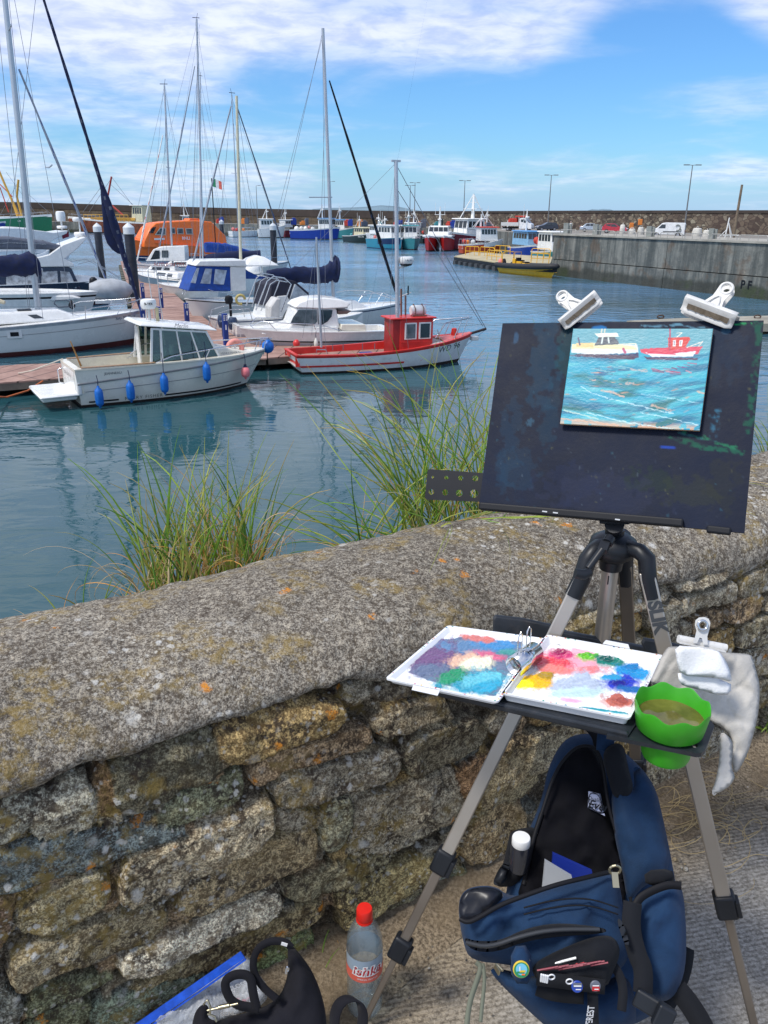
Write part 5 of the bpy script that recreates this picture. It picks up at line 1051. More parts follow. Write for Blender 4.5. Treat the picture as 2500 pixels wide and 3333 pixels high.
def yacht(label,stern,bow,near,mastpx=None,mr=.07,mmat=None,cov=None,cmat=None,jib=None,jm=None,hullm=None,f=(1.0,1.3),hw=1.3,Bm=3.0,stays=(),bands=None,rad=None):
    global B
    B=from_wl(stern,bow,8,label,'sailing yacht',halfw=hw,near=near,name='sailing_yacht'); L=B.L
    B.hull(L,Bm,*f,rake=.6,so=.3,tr=.7,wl=.84,bands=bands or ((.12,1),(.88,0),(.93,1),(1.,0)),mats=[hullm or YW,DKBLUE],gw=.06,gm=WHITE,dm=WHITE,n=18,draft=.4)
    mb=MB(); c8=mb.frust(L*.3,L*.78,f[0]+.05,Bm*.33,L*.32,L*.68,f[0]+.55,Bm*.26,wf=.4,Wf=.35).last; mb.build('coachroof',WHITE,B.o,bevel=.08,smooth=50)
    g_=MB(); panel(g_,c8,'R' if near<0 else 'L',.15,.5,.3,.75,.02,.03); panel(g_,c8,'R' if near<0 else 'L',.6,.8,.3,.75,.02,.03); g_.build('window',DGLASS,B.o)
    if mastpx: mast(B,mastpx[0],mastpx[1],0,mr,mmat or ALU)
    if mastpx:
        q_=B.q(*mastpx[1],0); MB().tube([(q_.x-.25,0,q_.z+.1),(q_.x+.35,0,q_.z+.1)],.025).tube([(q_.x,0,q_.z),(q_.x-.1,0,q_.z+.45)],.015).build('masthead_gear',BLACK,B.o)
        f_=.55; a=Vector(mastpx[0]);b_=Vector(mastpx[1]); m_=a.lerp(b_,f_); q_=B.q(m_.x,m_.y,0); MB().tube([(q_.x,-.8,q_.z+.06),(q_.x,0,q_.z),(q_.x,.8,q_.z+.06)],.025).build('spreader',ALU,B.o)
    if cov: cover(B,cov[0],0,cov[1],cmat or NAVY)
    if jib: furled(B,B.q(*jib[0],0),B.q(*jib[1],0),[.04,.06,.07,.07,.05],jm or [M('grey_sail',(.30,.34,.40),.7),NAVY],n=44,turns=9)
    for s_ in stays: stay(B,*s_[:2],s_[2] if len(s_)>2 else 0,.009)
    if mastpx:
        tp_=B.q(*mastpx[1],0); bs_=B.q(*mastpx[0],0); xm_=bs_.x
        for dst in (B.pt(.99,1,1)*1.,Vector((-.2,0,B.zs(0)+.1)),B.pt(.45,1,1)*1.,B.pt(.45,1,-1)*1.,B.pt(.40,1,1)*1.,B.pt(.62,1,-1)*1.):
            dst.y=0 if dst.x>B.L*.9 else dst.y; MB().tube([tp_.lerp(bs_,.02 if abs(dst.y)<.1 else .30*(dst.x/B.L)),dst],.010,5).build('stay',WIRE,B.o)
    B.line([bow_t(B,-.0),bow_t(B,-.0)],0,.01,STEEL,'x') if False else None
    mb=MB()
    for sd in(-1,1):
        pts=[B.pt(t,1,sd)+Vector((0,-sd*.06,.55)) for t in(.55,.75,.9,.99)]; mb.tube(pts,.016,5)
        for p in pts: mb.tube([p,p-Vector((0,0,.55))],.014,5)
    mb.build('guard_rail',STEEL,B.o); return B
bow_t=lambda B,y:(0,0)
yacht('pale yacht with grey furled jib and cream boom, moored right before the orange lifeboat',(760,905),(470,905),1,((662,880),(640,62)),.10,None,([(668,845),(740,832),(848,826)],[.55,.5,.4]),NAVY,((634,215),(500,905)),stays=(((636,70),(700,840),1.4),((650,100),(620,860),-1.4),((650,80),(560,600),0)))
yacht('yacht with bright blue boom tent and cream and white hull beside the blue-tented boat',(800,880),(640,885),1,((652,860),(652,250)),.06,None,([(668,800),(735,805),(842,830)],[.5,.55,.3]),BLUEC,None)
yacht('light hulled yacht with red and white twisted furled jib, near the largest mooring pile',(640,930),(430,925),1,((563,875),(535,278)),.085,None,None,None,((530,440),(440,880)),[WHITE,RED],stays=(((532,290),(480,860),.8),((540,290),(620,870),-.8)))
B.slab([(475,850),(498,812),(520,803),(600,800),(604,850)],.9,WHITE,'cabin',sd=1,top=.8,bevel=.05); B.pane([(490,845),(505,815),(520,815),(520,842)],.85,DGLASS,sd=1,off=.05); B.pane([(527,838),(527,815),(548,815),(548,838)],.85,MGLASS,sd=1,off=.05)
q_=B.q(555,862,1.4); lettering('AUTUMN DELL',.42,(q_.x,1.35,q_.z),(-1,0,0),(0,0,1),M('dull_red',(.35,.06,.05),.6),B.o)
yacht('pale yacht whose blue furled jib slants right over the open water',(735,905),(925,893),-1,((783,880),(754,306)),.05,None,None,None,((773,350),(946,872)),[GREYC,BLUEC],stays=(((756,310),(820,850)),((756,310),(700,880))))
yacht('small blue hulled yacht nose to the walkway behind the service pedestals',(640,960),(462,935),1,None,hullm=M('light_blue_hull',(.10,.22,.32),.35),f=(.9,1.2),hw=1.1,Bm=2.6,bands=((.1,1),(1.,0)))
yacht('short grey hulled sailing boat left of the blue-tented boat',(700,985),(545,975),1,None,hullm=GREYW,f=(.9,1.15),hw=1.,Bm=2.4,bands=((.1,1),(1.,0)))
# blue tented boat
B=from_wl((985,1048),(640,1058),6,'white boat with navy waterline and bright blue cockpit tent with clear windows','tented boat',halfw=1.15,near=1,name='tented_boat'); L=B.L
B.hull(L,2.9,1.15,1.42,rake=.55,so=.1,tr=.75,wl=.85,bands=((.16,1),(.93,0),(1.,2)),mats=[YW,DKBLUE,BLACK],gw=.08,gm=WHITE,dm=WHITE,n=22,pf=1.2)
B.slab([(612,948),(640,868),(652,860),(752,868),(752,948)],.98,BLUEC,'cockpit_tent',sd=1,top=.85,bevel=.05)
B.slab([(636,866),(650,848),(800,846),(802,868)],1.0,WHITE,'hardtop',sd=1,bevel=.05); B.slab([(750,868),(800,868),(802,946),(750,948)],.92,WHITE,'cabin',sd=1,bevel=.04)
FILM=M('clear_vinyl',(.40,.47,.55),.12,var=.35,vs=2.5)
B.pane([(652,922),(668,874),(690,875),(684,924)],.94,FILM,'window',sd=1,off=.03); B.pane([(695,924),(700,876),(738,880),(728,926)],.94,FILM,'window',sd=1,off=.03); B.pane([(620,920),(640,872),(648,872),(636,922)],.94,FILM,'window',sd=1,off=.05)
B.slab([(797,868),(822,842),(848,832),(872,838),(914,866)],.8,WHITE,'upturned_dinghy',sd=1,bevel=.1,top=.3,smooth=60)
B.slab([(790,900),(790,868),(808,882),(840,898),(872,902),(872,908),(800,908)],.12,BLUEC,'sail_cover',sd=1,bevel=.04)
mast(B,(786,940),(770,312),0,.085,CRMAST); stay(B,(770,320),(852,930),(0,-1),.009)
furled(B,B.q(752,345,0),B.q(606,950,0),[.03,.045,.05,.045],[M('grey_sail',(.30,.34,.40),.7),GREYC],n=40,turns=8)
B.line([(600,960),(622,922),(700,950),(760,955)],[.2,.6,1.1,1.25],.018,STEEL,'guard_rail',mirror=True)
# radar domes of the boat beyond and a small white dinghy
for px,py,d,r,lb in((815,868,62,.65,None),(852,850,64,.55,None)): pass
B=from_wl((905,955),(760,960),6,'low white motor boat with two radar domes, mostly hidden behind the navy boom cover','motor boat',halfw=1.3,near=1,name='motor_boat'); B.hull(B.L,2.9,1.2,1.4,mats=[WHITE],n=14)
for px,py,r,h in((826,890,.60,.55),(853,868,.52,.36)):
    q_=B.q(px,py,0); mb=MB(); dome(mb,(q_.x,0,q_.z),r,h); mb.tube([(q_.x,0,1.2),(q_.x,0,q_.z+.1)],.07); mb.build('radar_dome',WHITE,B.o,smooth=50)
# flagpole with flags
B=Boat('tall thin flagpole flying a tricolour above the orange lifeboat','flagpole',tuple(gp(696,100)),0,'flagpole'); q_=B.q(692,580,0); MB().tube([(0,0,0),(0,0,q_.z)],.06).build('pole',BLACK,B.o)
for i,c in enumerate(((.02,.25,.10),(.75,.75,.75),(.75,.15,.10))): MB().add([(.1+.35*i,0,q_.z-.9-.12*i),(.45+.35*i,0,q_.z-1.0-.12*i),(.45+.35*i,0,q_.z-.1-.14*i),(.1+.35*i,0,q_.z-.0-.12*i)],[(0,1,2,3)]).build('flag',M('flag_%d'%i,c,.8),B.o,solid=.02)
# ---- far fishing fleet -----------------------------------------------------
def fleet(label,pos,hd,L,Bm,f,hullm,cab=None,cabm=None,roofm=None,mastp=None,band_=None,text=None,near=-1,gear=None,name='fishing_boat',tcol=None,wlm=None,rail=None,win=5,aw=None):
    global B
    B=Boat(label,'fishing boat',pos,hd,name,None)
    B.hull(L,Bm,*f,rake=.7,so=.15,tr=.85,wl=.85,bands=((.08,1),(.9,0),(1.,2)) if not band_ else ((.08,1),(.45,2),(.9,0),(1.,0)),mats=[hullm,wlm or DKBR,band_ or WHITE],zd=lambda t:f[0]*.55 if t<.5 else f[0]*.55+(f[1]*.85-f[0]*.55)*min(1,(t-.5)*8),gw=.12,gm=WHITE,dm=GREYW,n=16,xm=.5,pf=1.8)
    if cab:
        x0,x1,z0,z1,w=cab; mb=MB(); c8=mb.frust(x0*L,x1*L,z0,w,x0*L,x1*L-.15*(z1-z0),z1,w*.92,wf=w*.85,Wf=w*.8).last; cb=mb.build('wheelhouse',cabm or WHITE,B.o,bevel=.05)
        MB().frust(x0*L-.2,x1*L+.1,z1,w*1.08,x0*L-.2,x1*L-.05,z1+.14,w).build('roof',roofm or WHITE,B.o,bevel=.03)
        for fc in('R','L'):
            for i in range(win-1): g_=MB(); a=.08+i*.88/(win-1); panel(g_,c8,fc,a,a+.62*.88/(win-1)+.03,.50,.86,.03,.03); g_.build('window',DGLASS,B.o)
        for i in range(3): g_=MB(); panel(g_,c8,'F',.05+i*.31,.31+i*.31,.48,.88,.03,.03); g_.build('windscreen',DGLASS,B.o)
    if mastp:
        x,z0,z1=mastp; mb=MB(); mb.tube([(x*L,0,z0),(x*L,0,z1)],[.16,.07],8); mb.tube([(x*L-1.2,-.5,z0),(x*L,0,z1-.5),(x*L-1.2,.5,z0)],.05,6); mb.box((x*L,0,z0+(z1-z0)*.55),(.3,1.3,.07)); dome(mb,(x*L+.25,0,z0+(z1-z0)*.6),.3,.2,12); mb.tube([(x*L,-.5,z0+(z1-z0)*.55),(x*L,-.5,z1+.7)],.025,5); mb.build('mast',WHITE,B.o,smooth=50)
    if text: B.text(text,.55,L*.80,f[1]*.62,near,tcol or WHITE,bold=.01)
    if rail:
        mb=MB()
        for sd in(-1,1):
            pts=[B.pt(t,1,sd)+Vector((0,-sd*.1,.8)) for t in np.linspace(*rail,6)]; mb.tube(pts,.035,5)
            for p in pts: mb.tube([p,p-Vector((0,0,.8))],.03,5)
        mb.build('guard_rail',STEEL,B.o)
    if gear:
        rr=random.Random(len(label)); n=0
        for g_ in gear:
            x,y,z,s_,m=g_; mb=MB(); mb.lathe([(0,-s_),(s_*.7,-s_*.7),(s_,0),(s_*.7,s_*.7),(0,s_)],(x*L,y,z),8); mb.build('deck_gear',m,B.o,smooth=50)
    return B
MAR=M('maroon_paint',(.16,.012,.025),.4,dirt=.1); BLU=M('fishing_blue',(.01,.045,.30),.4,dirt=.08); TEAL=M('teal_paint',(.05,.26,.28),.45,dirt=.1); DGR=M('dark_green_black',(.012,.03,.032),.5); TURQ=M('turquoise',(.03,.25,.36),.45,dirt=.1)
GRH=M('trawler_green',(.005,.14,.065),.45,dirt=.35); RUST=M('rusty_brown',(.17,.045,.018),.75,var=.45,vs=.8,dirt=.5); YBUF=M('buff_yellow',(.62,.34,.05),.5,dirt=.35); CRB=M('cream_paint',(.62,.57,.38),.5,dirt=.1); REDH=M('fishing_red',(.40,.015,.015),.4,dirt=.08); ORED=M('orange_red',(.52,.07,.02),.45,dirt=.12); GEARR=M('gear_red',(.5,.05,.03),.7); GEARO=M('gear_orange',(.7,.22,.04),.7); GEARP=M('gear_pink',(.7,.2,.18),.6)
def wl2(a,b):
    A_,B_=P(*a),P(*b); return (A_,math.atan2((B_-A_).y,(B_-A_).x),(B_-A_).length)
A_,h_,l_=wl2((752,772),(835,771)); fleet('low white open fishing boat with red floats, left of the white catamaran',A_,h_,l_,2.8,(1.5,1.7),WHITE,mastp=None,gear=[(.1,0,2.,.5,GEARP),(.3,.2,1.9,.5,GEARR),(.2,-.4,1.8,.5,GEARR),(.5,0,1.9,.4,GEARO)],rail=(.1,.8))
A_,h_,l_=wl2((843,774),(922,774)); fleet('tall white fishing boat with radar mast, left of the maroon boat',A_,h_,l_,3.4,(2.2,3.2),WHITE,(.05,.62,2.0,4.6,1.5),mastp=(.35,4.6,7.6),band_=None,rail=(.5,.95))
A_,h_,l_=wl2((920,773),(968,772)); fleet('maroon hulled fishing boat squeezed between white and blue boats',A_,h_-.1,l_,3.,(2.0,2.9),MAR,(.0,.5,2.6,4.4,1.3),mastp=(.2,4.4,7.2))
A_,h_,l_=wl2((952,778),(1098,780)); fleet('long bright blue trawler with white stern gear and blue wheelhouse top',A_,h_,l_,4.2,(2.2,3.0),BLU,(.62,.93,2.4,4.9,1.6),WHITE,M('roof_blue',(.08,.25,.50),.5),(.68,4.9,8.2),gear=[(.1,0,2.4,.7,WHITE),(.2,.3,2.5,.6,GREYW),(.3,0,2.5,.6,WHITE),(.38,0,2.9,.35,GEARP),(.45,.3,2.4,.6,GREYW)],rail=(.3,.6),win=7)
A_,h_,l_=wl2((1090,776),(1162,779)); fleet('teal fishing boat with white mast, right of the long blue trawler',A_,h_,l_,3.6,(2.0,3.1),TEAL,(.05,.62,2.2,4.6,1.5),WHITE,M('roof_blue',(.08,.25,.50),.5),(.25,4.7,8.0),gear=[(.75,-1.,.6,.3,GEARR),(.55,-1.3,.6,.3,GEARR)],win=7)
A_,h_,l_=wl2((1130,786),(1204,791)); fleet('small black and dark green fishing boat numbered WD 179 with cream cabin',A_,h_,l_,2.8,(1.3,2.0),DGR,(.50,.88,1.5,3.1,1.1),CRB,CRB,(.55,3.1,5.6),text='WD 179',gear=[(.2,0,1.5,.4,TEAL),(.3,.2,1.4,.3,GEARR)])
A_,h_,l_=wl2((1212,806),(1303,813)); fleet('turquoise and navy fishing boat with boxy white cabin beside the teal one',A_,h_,l_,3.2,(1.7,2.1),TURQ,(.40,.86,1.8,4.0,1.2),band_=TURQ,wlm=DKBLUE,mastp=(.45,4.0,5.6),gear=[(.1,0,1.9,.35,GEARP),(.2,.2,1.9,.35,WHITE),(.3,-.2,1.9,.3,GEARR)],rail=(.05,.35))
band(B,.45,.92,.45,.98,DKBLUE,'bow_panel',off=.01)
def bowon(label,px,py,Bm,L,dh,f,hullm,**k):
    p=P(px,py); h=math.atan2(-p.y,-p.x)+dh; pos=p-Vector((math.cos(h),math.sin(h),0))*L*.85; return fleet(label,pos,h,L,Bm,f,hullm,**k)
bowon('teal and white fishing boat moored bow-on, left of the red catamaran',1342,813,3.6,8,.25,(1.6,2.3),TEAL,cab=(.35,.72,1.9,4.0,1.4),roofm=TEAL,mastp=(.45,4.0,6.5),rail=(.6,.95))
bowon('red twin-hulled fishing boat moored bow-on with wide white wheelhouse',1398,818,2.3,9,-.12,(1.9,2.6),REDH,cab=None); ctb=B
bowon('x',1448,818,2.3,9,-.12,(1.9,2.6),REDH,cab=None)
for ch in list(B.o.children): # second hull belongs to the same catamaran
    ch.matrix_parent_inverse=ctb.o.matrix_basis.inverted()@B.o.matrix_basis if False else Matrix.Identity(4)
    M2=Matrix.Translation(Vector(B.p))@Matrix.Rotation(B.hd,4,'Z'); M1=Matrix.Translation(Vector(ctb.p))@Matrix.Rotation(ctb.hd,4,'Z'); mm_=M1.inverted()@M2
    ch.data.transform(mm_); ch.parent=ctb.o
bpy.data.objects.remove(B.o); B=ctb
off=B.loc(toW(ctb,Vector((0,0,0)))+ (P(1448,818)-P(1398,818))*.5)
yy_=off.y; mb=MB(); mb.box((4.2,yy_,2.45),(7.4,5.0,.35)).build('bridge_deck',WHITE,B.o,bevel=.1)
mb=MB(); c8=mb.frust(2.6,6.6,2.6,2.0,2.6,6.1,4.1,1.8,wf=1.8,Wf=1.65).last; v=[(a,b_+yy_,c) for a,b_,c in mb.v]; mb.v=v; mb.build('wheelhouse',WHITE,B.o,bevel=.12); c8=[Vector(q) for q in v]
for i in range(4): g_=MB(); panel(g_,c8,'F',.04+i*.24,.25+i*.24,.4,.85,.03,.03); g_.build('windscreen',DGLASS,B.o)
for i in range(3):
    for fc in('R','L'): g_=MB(); panel(g_,c8,fc,.1+i*.3,.33+i*.3,.45,.85,.03,.03); g_.build('window',DGLASS,B.o)
mb=MB(); mb.tube([(4.3,yy_,4.1),(4.3,yy_,7.2)],[.25,.08],8); mb.box((4.3,yy_,5.9),(.3,1.8,.08)); dome(mb,(4.6,yy_,5.0),.35,.22,12)
for a in(-.8,.8): mb.tube([(4.3,yy_+a,5.9),(4.3,yy_+a,7.8)],.03,5)
mb.build('mast',WHITE,B.o,smooth=50)
bowon('large maroon fishing boat with tall white tripod mast and raked wheelhouse windows',1476,814,4.6,11,-.75,(2.3,3.2),MAR,cab=(.30,.72,2.4,5.2,1.9),mastp=None,rail=(.5,.95))
mb=MB(); x=4.6
for a,b_ in((-1.6,-1.6),(-1.6,1.6),(1.7,-1.6),(1.7,1.6)): mb.tube([(x+a,b_,5.2),(x,b_*.08,9.2)],.08,6)
mb.tube([(x,0,5.2),(x,0,9.4)],[.35,.15],8); mb.box((x,0,6.9),(1.6,3.2,.08)); mb.box((x,0,8.0),(.3,1.8,.08)); mb.build('mast',WHITE,B.o,smooth=50)
A_,h_,l_=wl2((1500,826),(1622,826)); fleet('red fishing boat with white wheelhouse and red roof nearest the yellow-railed pontoon',A_,h_,l_,3.2,(1.4,2.3),ORED,(.44,.92,2.0,4.0,1.3),WHITE,GEARR,mastp=(.5,4.0,6.0),text=None,gear=[(.08,0,1.9,.4,GEARR),(.18,.2,1.8,.35,GEARO),(.3,-.2,1.8,.4,GREYW)],rail=(.02,.35),win=6)
band(B,.62,.95,.50,.99,WHITE,'white_bow_panel',off=.02); B.text('WT 266',.38,l_*.60,1.65,-1,DKBLUE,bold=.006)
B.line([(1580,748),(1584,702)],0,.05,GREYW,'derrick'); B.line([(1583,704),(1620,755)],0,.05,GREYW,'derrick')
A_,h_,l_=wl2((1634,802),(1664,800)); fleet('small white wheelhouse boat tucked under the quay, right of the red fishing boat',A_,h_,l_+1,2.4,(1.4,1.8),WHITE,(.25,.8,1.6,3.6,1.),mastp=(.4,3.6,5.))
A_,h_,l_=wl2((1676,838),(1746,848)); fleet('light blue and white fishing boat behind the yellow rails',A_,h_,l_,2.8,(1.5,2.1),BLU,(.18,.86,1.9,3.7,1.15),M('cabin_lightblue',(.22,.42,.60),.45),M('roof_blue',(.08,.25,.50),.5),(.45,3.8,6.6),win=6,gear=[(.95,0,2.6,.5,GEARR)])
A_,h_,l_=wl2((1752,850),(1830,860)); fleet('white and teal boat half hidden behind the pier corner',A_,h_,l_,2.8,(1.3,1.8),TEAL,(.25,.8,1.6,3.8,1.15),gear=[(.0,0,2.4,.5,GEARR),(.06,.3,2.9,.45,GEARR)])
A_,h_,l_=wl2((-230,752),(170,758)); k_=l_
fleet('green hulled trawler with yellow gantry at the far left under the breakwater',A_,h_,l_,7,(3.4,5.4),GRH,(.02,.3,3.4,7.6,2.4),WHITE,gear=None,text='L-39',rail=(.62,.95))
def rig(segs,r,m,name):
    mb=MB()
    for s_ in segs: mb.tube([B.q(a,b_,0) for a,b_ in s_],r,6)
    return mb.build(name,m,B.o)
rig([[(82,745),(55,640),(60,585)],[(82,745),(20,610),(-10,540)],[(70,740),(38,650)]],.35,YBUF,'gantry'); rig([[(0,610),(28,690)],[(-40,560),(40,640)]],.16,GEARR,'derrick'); rig([[(55,600),(170,700)],[(55,600),(0,700)],[(20,560),(120,700)]],.05,WIRE,'rigging')
A_,h_,l_=wl2((520,762),(232,756)); fleet('rusty brown beam trawler with buff yellow rails and cream wheelhouse under the breakwater',A_,h_,l_,6,(3.2,4.8),RUST,(.12,.25,3.4,8.0,2.),CRB,near=1,rail=(.6,.97),text=None)
MB().box((l_*.45,-0,4.1),(l_*.5,4.,.8)).build('shelter_deck',YBUF,B.o,bevel=.05); mb=MB()
for i in range(12): mb.tube([(l_*(.26+i*.045),2.6,3.3),(l_*(.26+i*.045),2.6,5.3)],.09,5)
for z in(4.4,5.3): mb.tube([(l_*.26,2.6,z),(l_*.76,2.6,z)],.09,5)
mb.build('guard_rail',YBUF,B.o)
rig([[(332,742),(363,575)],[(332,640),(400,700)]],.28,M('derrick_red',(.35,.04,.03),.6),'derrick'); rig([[(363,575),(440,680)],[(363,580),(290,690)],[(360,600),(470,700)],[(335,600),(270,690)]],.06,WIRE,'rigging'); rig([[(345,770),(262,820)]],.5,ORANGE,'boom')
A_,h_,l_=wl2((-60,766),(16,766)); fleet('blue and white boat cut by the left edge below the green trawler',A_,h_,l_,3.4,(3.0,3.6),BLU,(.1,.7,3.2,5.5,1.4),band_=None)
A_,h_,l_=wl2((1255,795),(1212,793)); fleet('small white boat with pink floats tucked behind the turquoise boat',A_,h_,l_+1.5,2.6,(1.6,2.2),WHITE,(.3,.75,1.9,3.7,1.1),mastp=(.4,3.7,6.),near=1,gear=[(.1,0,1.9,.4,GEARP)])
A_,h_,l_=wl2((1385,792),(1318,790)); fleet('dark hulled boat half hidden behind the teal boat and the catamaran',A_,h_,l_+1,3.0,(1.8,2.4),DGR,(.3,.75,2.1,4.2,1.2),mastp=(.5,4.2,7.2),near=1,gear=[(.1,0,2.3,.4,GEARR)])
A_,h_,l_=wl2((1560,800),(1612,800)); fleet('small white cabin boat seen above the deck of the red fishing boat',A_,h_,l_,2.8,(1.8,2.2),WHITE,(.2,.7,2.0,4.0,1.1),mastp=(.4,4.0,7.))
A_,h_,l_=wl2((640,762),(560,762)); fleet('grey workboat moored against the quay behind the orange lifeboat stern',A_,h_,l_,3.2,(2.2,3.0),GREYW,(.3,.6,2.4,5.2,1.5),mastp=(.45,5.2,9.5),near=1,gear=[(.1,0,2.6,.6,GEARO)])
rq=random.Random(9)
LM=[(708,'behind the white boat with red floats'),(790,'above the white open boat stern'),(868,'behind the tall white fishing boat'),(942,'behind the maroon fishing boat'),(985,'above the stern of the long blue trawler'),(1068,'behind the wheelhouse of the long blue trawler'),(1128,'behind the teal boat with the white mast'),(1172,'above the black WD 179 boat cabin'),(1238,'above the turquoise boat stern'),(1290,'behind the boxy white cabin'),(1366,'left of the red catamaran'),(1422,'behind the red catamaran wheelhouse'),(1462,'left of the white tripod mast'),(1575,'behind the red roofed fishing boat')]
CN=[(GEARR,'red'),(BLU,'blue'),(GEARO,'orange'),(GREYC,'grey'),(TEAL,'teal'),(DGR,'dark green')]
for k,(px,wh) in enumerate(LM):
    for jx in(0,1):
        c,cn=CN[(k*2+jx)%6]; t__=(px-700)/900; d=249-80*t__; h=rq.uniform(.7,1.3)+jx*.3; p=gp(px+jx*12,d); o=thing('crate_stack',('tall ' if jx else 'low ')+cn+' crate stack on the quay '+wh,'crate stack',(p.x,p.y,3.2),rq.random()); MB().box((0,0,h/2),(rq.uniform(.8,1.8),1.0,h)).box((.15,0,h+.15),(.8,.8,.3)).build('crates',c,o,bevel=.08)
# yellow rigid inflatable beside the pier
B=from_wl((1618,888),(1795,905),7,'yellow and black rigid inflatable boat with yellow console below the pier corner','rigid inflatable',halfw=.9,name='rigid_inflatable'); L=B.L
B.hull(L,2.1,.75,1.05,rake=.8,so=.1,tr=.9,wl=.6,mats=[YELLOW,BLACK],bands=((.12,0),(1.,0)),zd=lambda t:.55,gm=BLACK,dm=M('yellow_deck',(.5,.28,.03),.6),n=18,chin=.7)
mb=MB(); pr=[B.pt(t,1,-1)+Vector((0,-.05,.08)) for t in np.linspace(0,.99,16)]; mb.tube(pr+[Vector((p.x,-p.y,p.z)) for p in pr[::-1]],[.27]*15+[.2]*2+[.27]*15,10); mb.build('inflatable_tube',RUBBER,B.o,smooth=60)
band(B,.45,.56,.1,.8,YELLOW,'stripe',off=.06)
mb=MB(); mb.box((2.2,0,1.1),(.5,.8,.9)).box((3.0,0,1.0),(.9,.6,.6)).box((3.9,0,.95),(.5,.7,.5)); mb.build('console',YELLOW,B.o,bevel=.06); mb=MB()
for y in(-.7,.7): mb.tube([(.5,y,.8),(.6,y,2.0),(.75,y*.8,2.15)],.04)
mb.tube([(.75,-.56,2.15),(.75,.56,2.15)],.04); mb.tube([(2.3,-.4,1.5),(2.4,-.4,2.2),(2.4,.4,2.2),(2.3,.4,1.5)],.03); mb.build('roll_bar',YELLOW,B.o,smooth=60); mb=MB(); mb.lathe([(0,.5),(.22,.55),(.25,1.0),(.15,1.3),(0,1.35)],(-.15,0,.1),12); mb.box((2.55,0,1.5),(.3,.5,.3)).box((3.0,0,1.38),(.6,.5,.12)).box((3.9,0,1.25),(.5,.6,.12)); mb.build('engine_and_seats',BLACK,B.o,bevel=.02)
MB().lathe([(0,-.3),(.25,-.25),(.25,.2),(.1,.35),(0,.35)],(.25,-.7,1.1),10).build('red_floats',GEARP,B.o,smooth=50)
# ---- vehicles on the far quay -----------------------------------------------
TYRE=M('tyre',(.012,.012,.013),.85); RIM=M('alloy',(.4,.4,.42),.4,.7)
def vehicle(kind,label,cat,px,d,hd,paint,prof,win,W_=.86,wb=(.75,3.25),top=.68):
    p=gp(px,d); o=thing(kind,label,cat,(p.x,p.y,3.2),hd); n=len(prof); zm=1.0
    wy=[W_ if z<.95 else W_+(top-W_)*min(1,(z-.95)/.55) for x,z in prof]
    MB().add([Vector((x,w,z)) for (x,z),w in zip(prof,wy)]+[Vector((x,-w,z)) for (x,z),w in zip(prof,wy)],[tuple(range(n)),tuple(range(2*n-1,n-1,-1))]+[(i,i+n,(i+1)%n+n,(i+1)%n) for i in range(n)]).build('body',paint,o,bevel=.05,smooth=45)
    def wx(z): return W_ if z<.95 else W_+(top-W_)*min(1,(z-.95)/.55)
    for w in win:
        if w[0]=='s':
            for sd in(-1,1): MB().add([Vector((x,sd*(wx(z)+.015),z)) for x,z in w[1]]+[Vector((x,sd*(wx(z)-.03),z)) for x,z in w[1]],[(0,1,2,3),(7,6,5,4)]+[(i,i+4,(i+1)%4+4,(i+1)%4) for i in range(4)]).build('window',DGLASS,o)
        else:
            (x0,z0),(x1,z1)=w[1]; dx=.04 if x0>2 else -.04; MB().add([(x0+dx,-wx(z0)*.86,z0),(x0+dx,wx(z0)*.86,z0),(x1+dx,wx(z1)*.86,z1),(x1+dx,-wx(z1)*.86,z1)],[(0,1,2,3)]).build('windscreen',DGLASS,o,solid=.03)
    for x in wb:
        for sd in(-1,1):
            w_=MB().lathe([(0,-.1),(.30,-.1),(.33,-.06),(.33,.06),(.30,.1),(0,.1)],(x,sd*(W_-.08),.33),18,axis='Y').build('wheel',TYRE,o,smooth=40); MB().lathe([(0,-.115),(.2,-.112),(.2,.112),(0,.115)],(x,sd*(W_-.08),.33),14,axis='Y').build('rim',RIM,w_,smooth=30)
    xf=max(x for x,z in prof); 
    for sd in(-1,1): MB().box((xf-.10,sd*(W_-.2),.72),(.2,.32,.16)).build('headlight',M('lamp_glass',(.7,.72,.75),.1),o,bevel=.03); MB().box((.06,sd*(W_-.16),.85),(.14,.2,.3)).build('tail_light',M('tail_red',(.4,.01,.01),.3),o,bevel=.02)
    MB().box((xf-.02,0,.5),(.1,.9,.18)).build('grille',BLACK,o); MB().box((xf+.035,0,.42),(.02,.5,.11)).build('number_plate',WHITE,o)
    return o
HB=[(0,.35),(0,.9),(.1,1.0),(.45,1.45),(.9,1.52),(1.9,1.5),(2.75,1.05),(3.7,.92),(3.95,.72),(4.0,.35)]
HW=[('s',[(.45,1.02),(1.35,1.02),(1.35,1.42),(.62,1.40)]),('s',[(1.42,1.02),(2.55,1.02),(1.95,1.42),(1.42,1.42)]),('f',((2.72,1.08),(2.0,1.45))),('f',((.12,1.05),(.40,1.4)))]
SD=[(0,.4),(0,.9),(.5,.98),(1.0,1.4),(1.6,1.46),(2.5,1.4),(3.2,1.0),(4.1,.88),(4.4,.7),(4.45,.35),]
SW=[('s',[(.95,1.0),(1.7,1.0),(1.7,1.38),(1.15,1.36)]),('s',[(1.77,1.0),(3.0,1.0),(2.4,1.36),(1.77,1.38)]),('f',((3.15,1.03),(2.55,1.36)))]
VN=[(0,.35),(0,1.75),(.08,1.84),(2.5,1.86),(2.9,1.78),(3.55,1.15),(4.2,.98),(4.38,.75),(4.4,.35)]
VW=[('s',[(2.45,1.15),(3.35,1.15),(2.92,1.62),(2.45,1.62)]),('f',((3.52,1.2),(2.98,1.72)))]
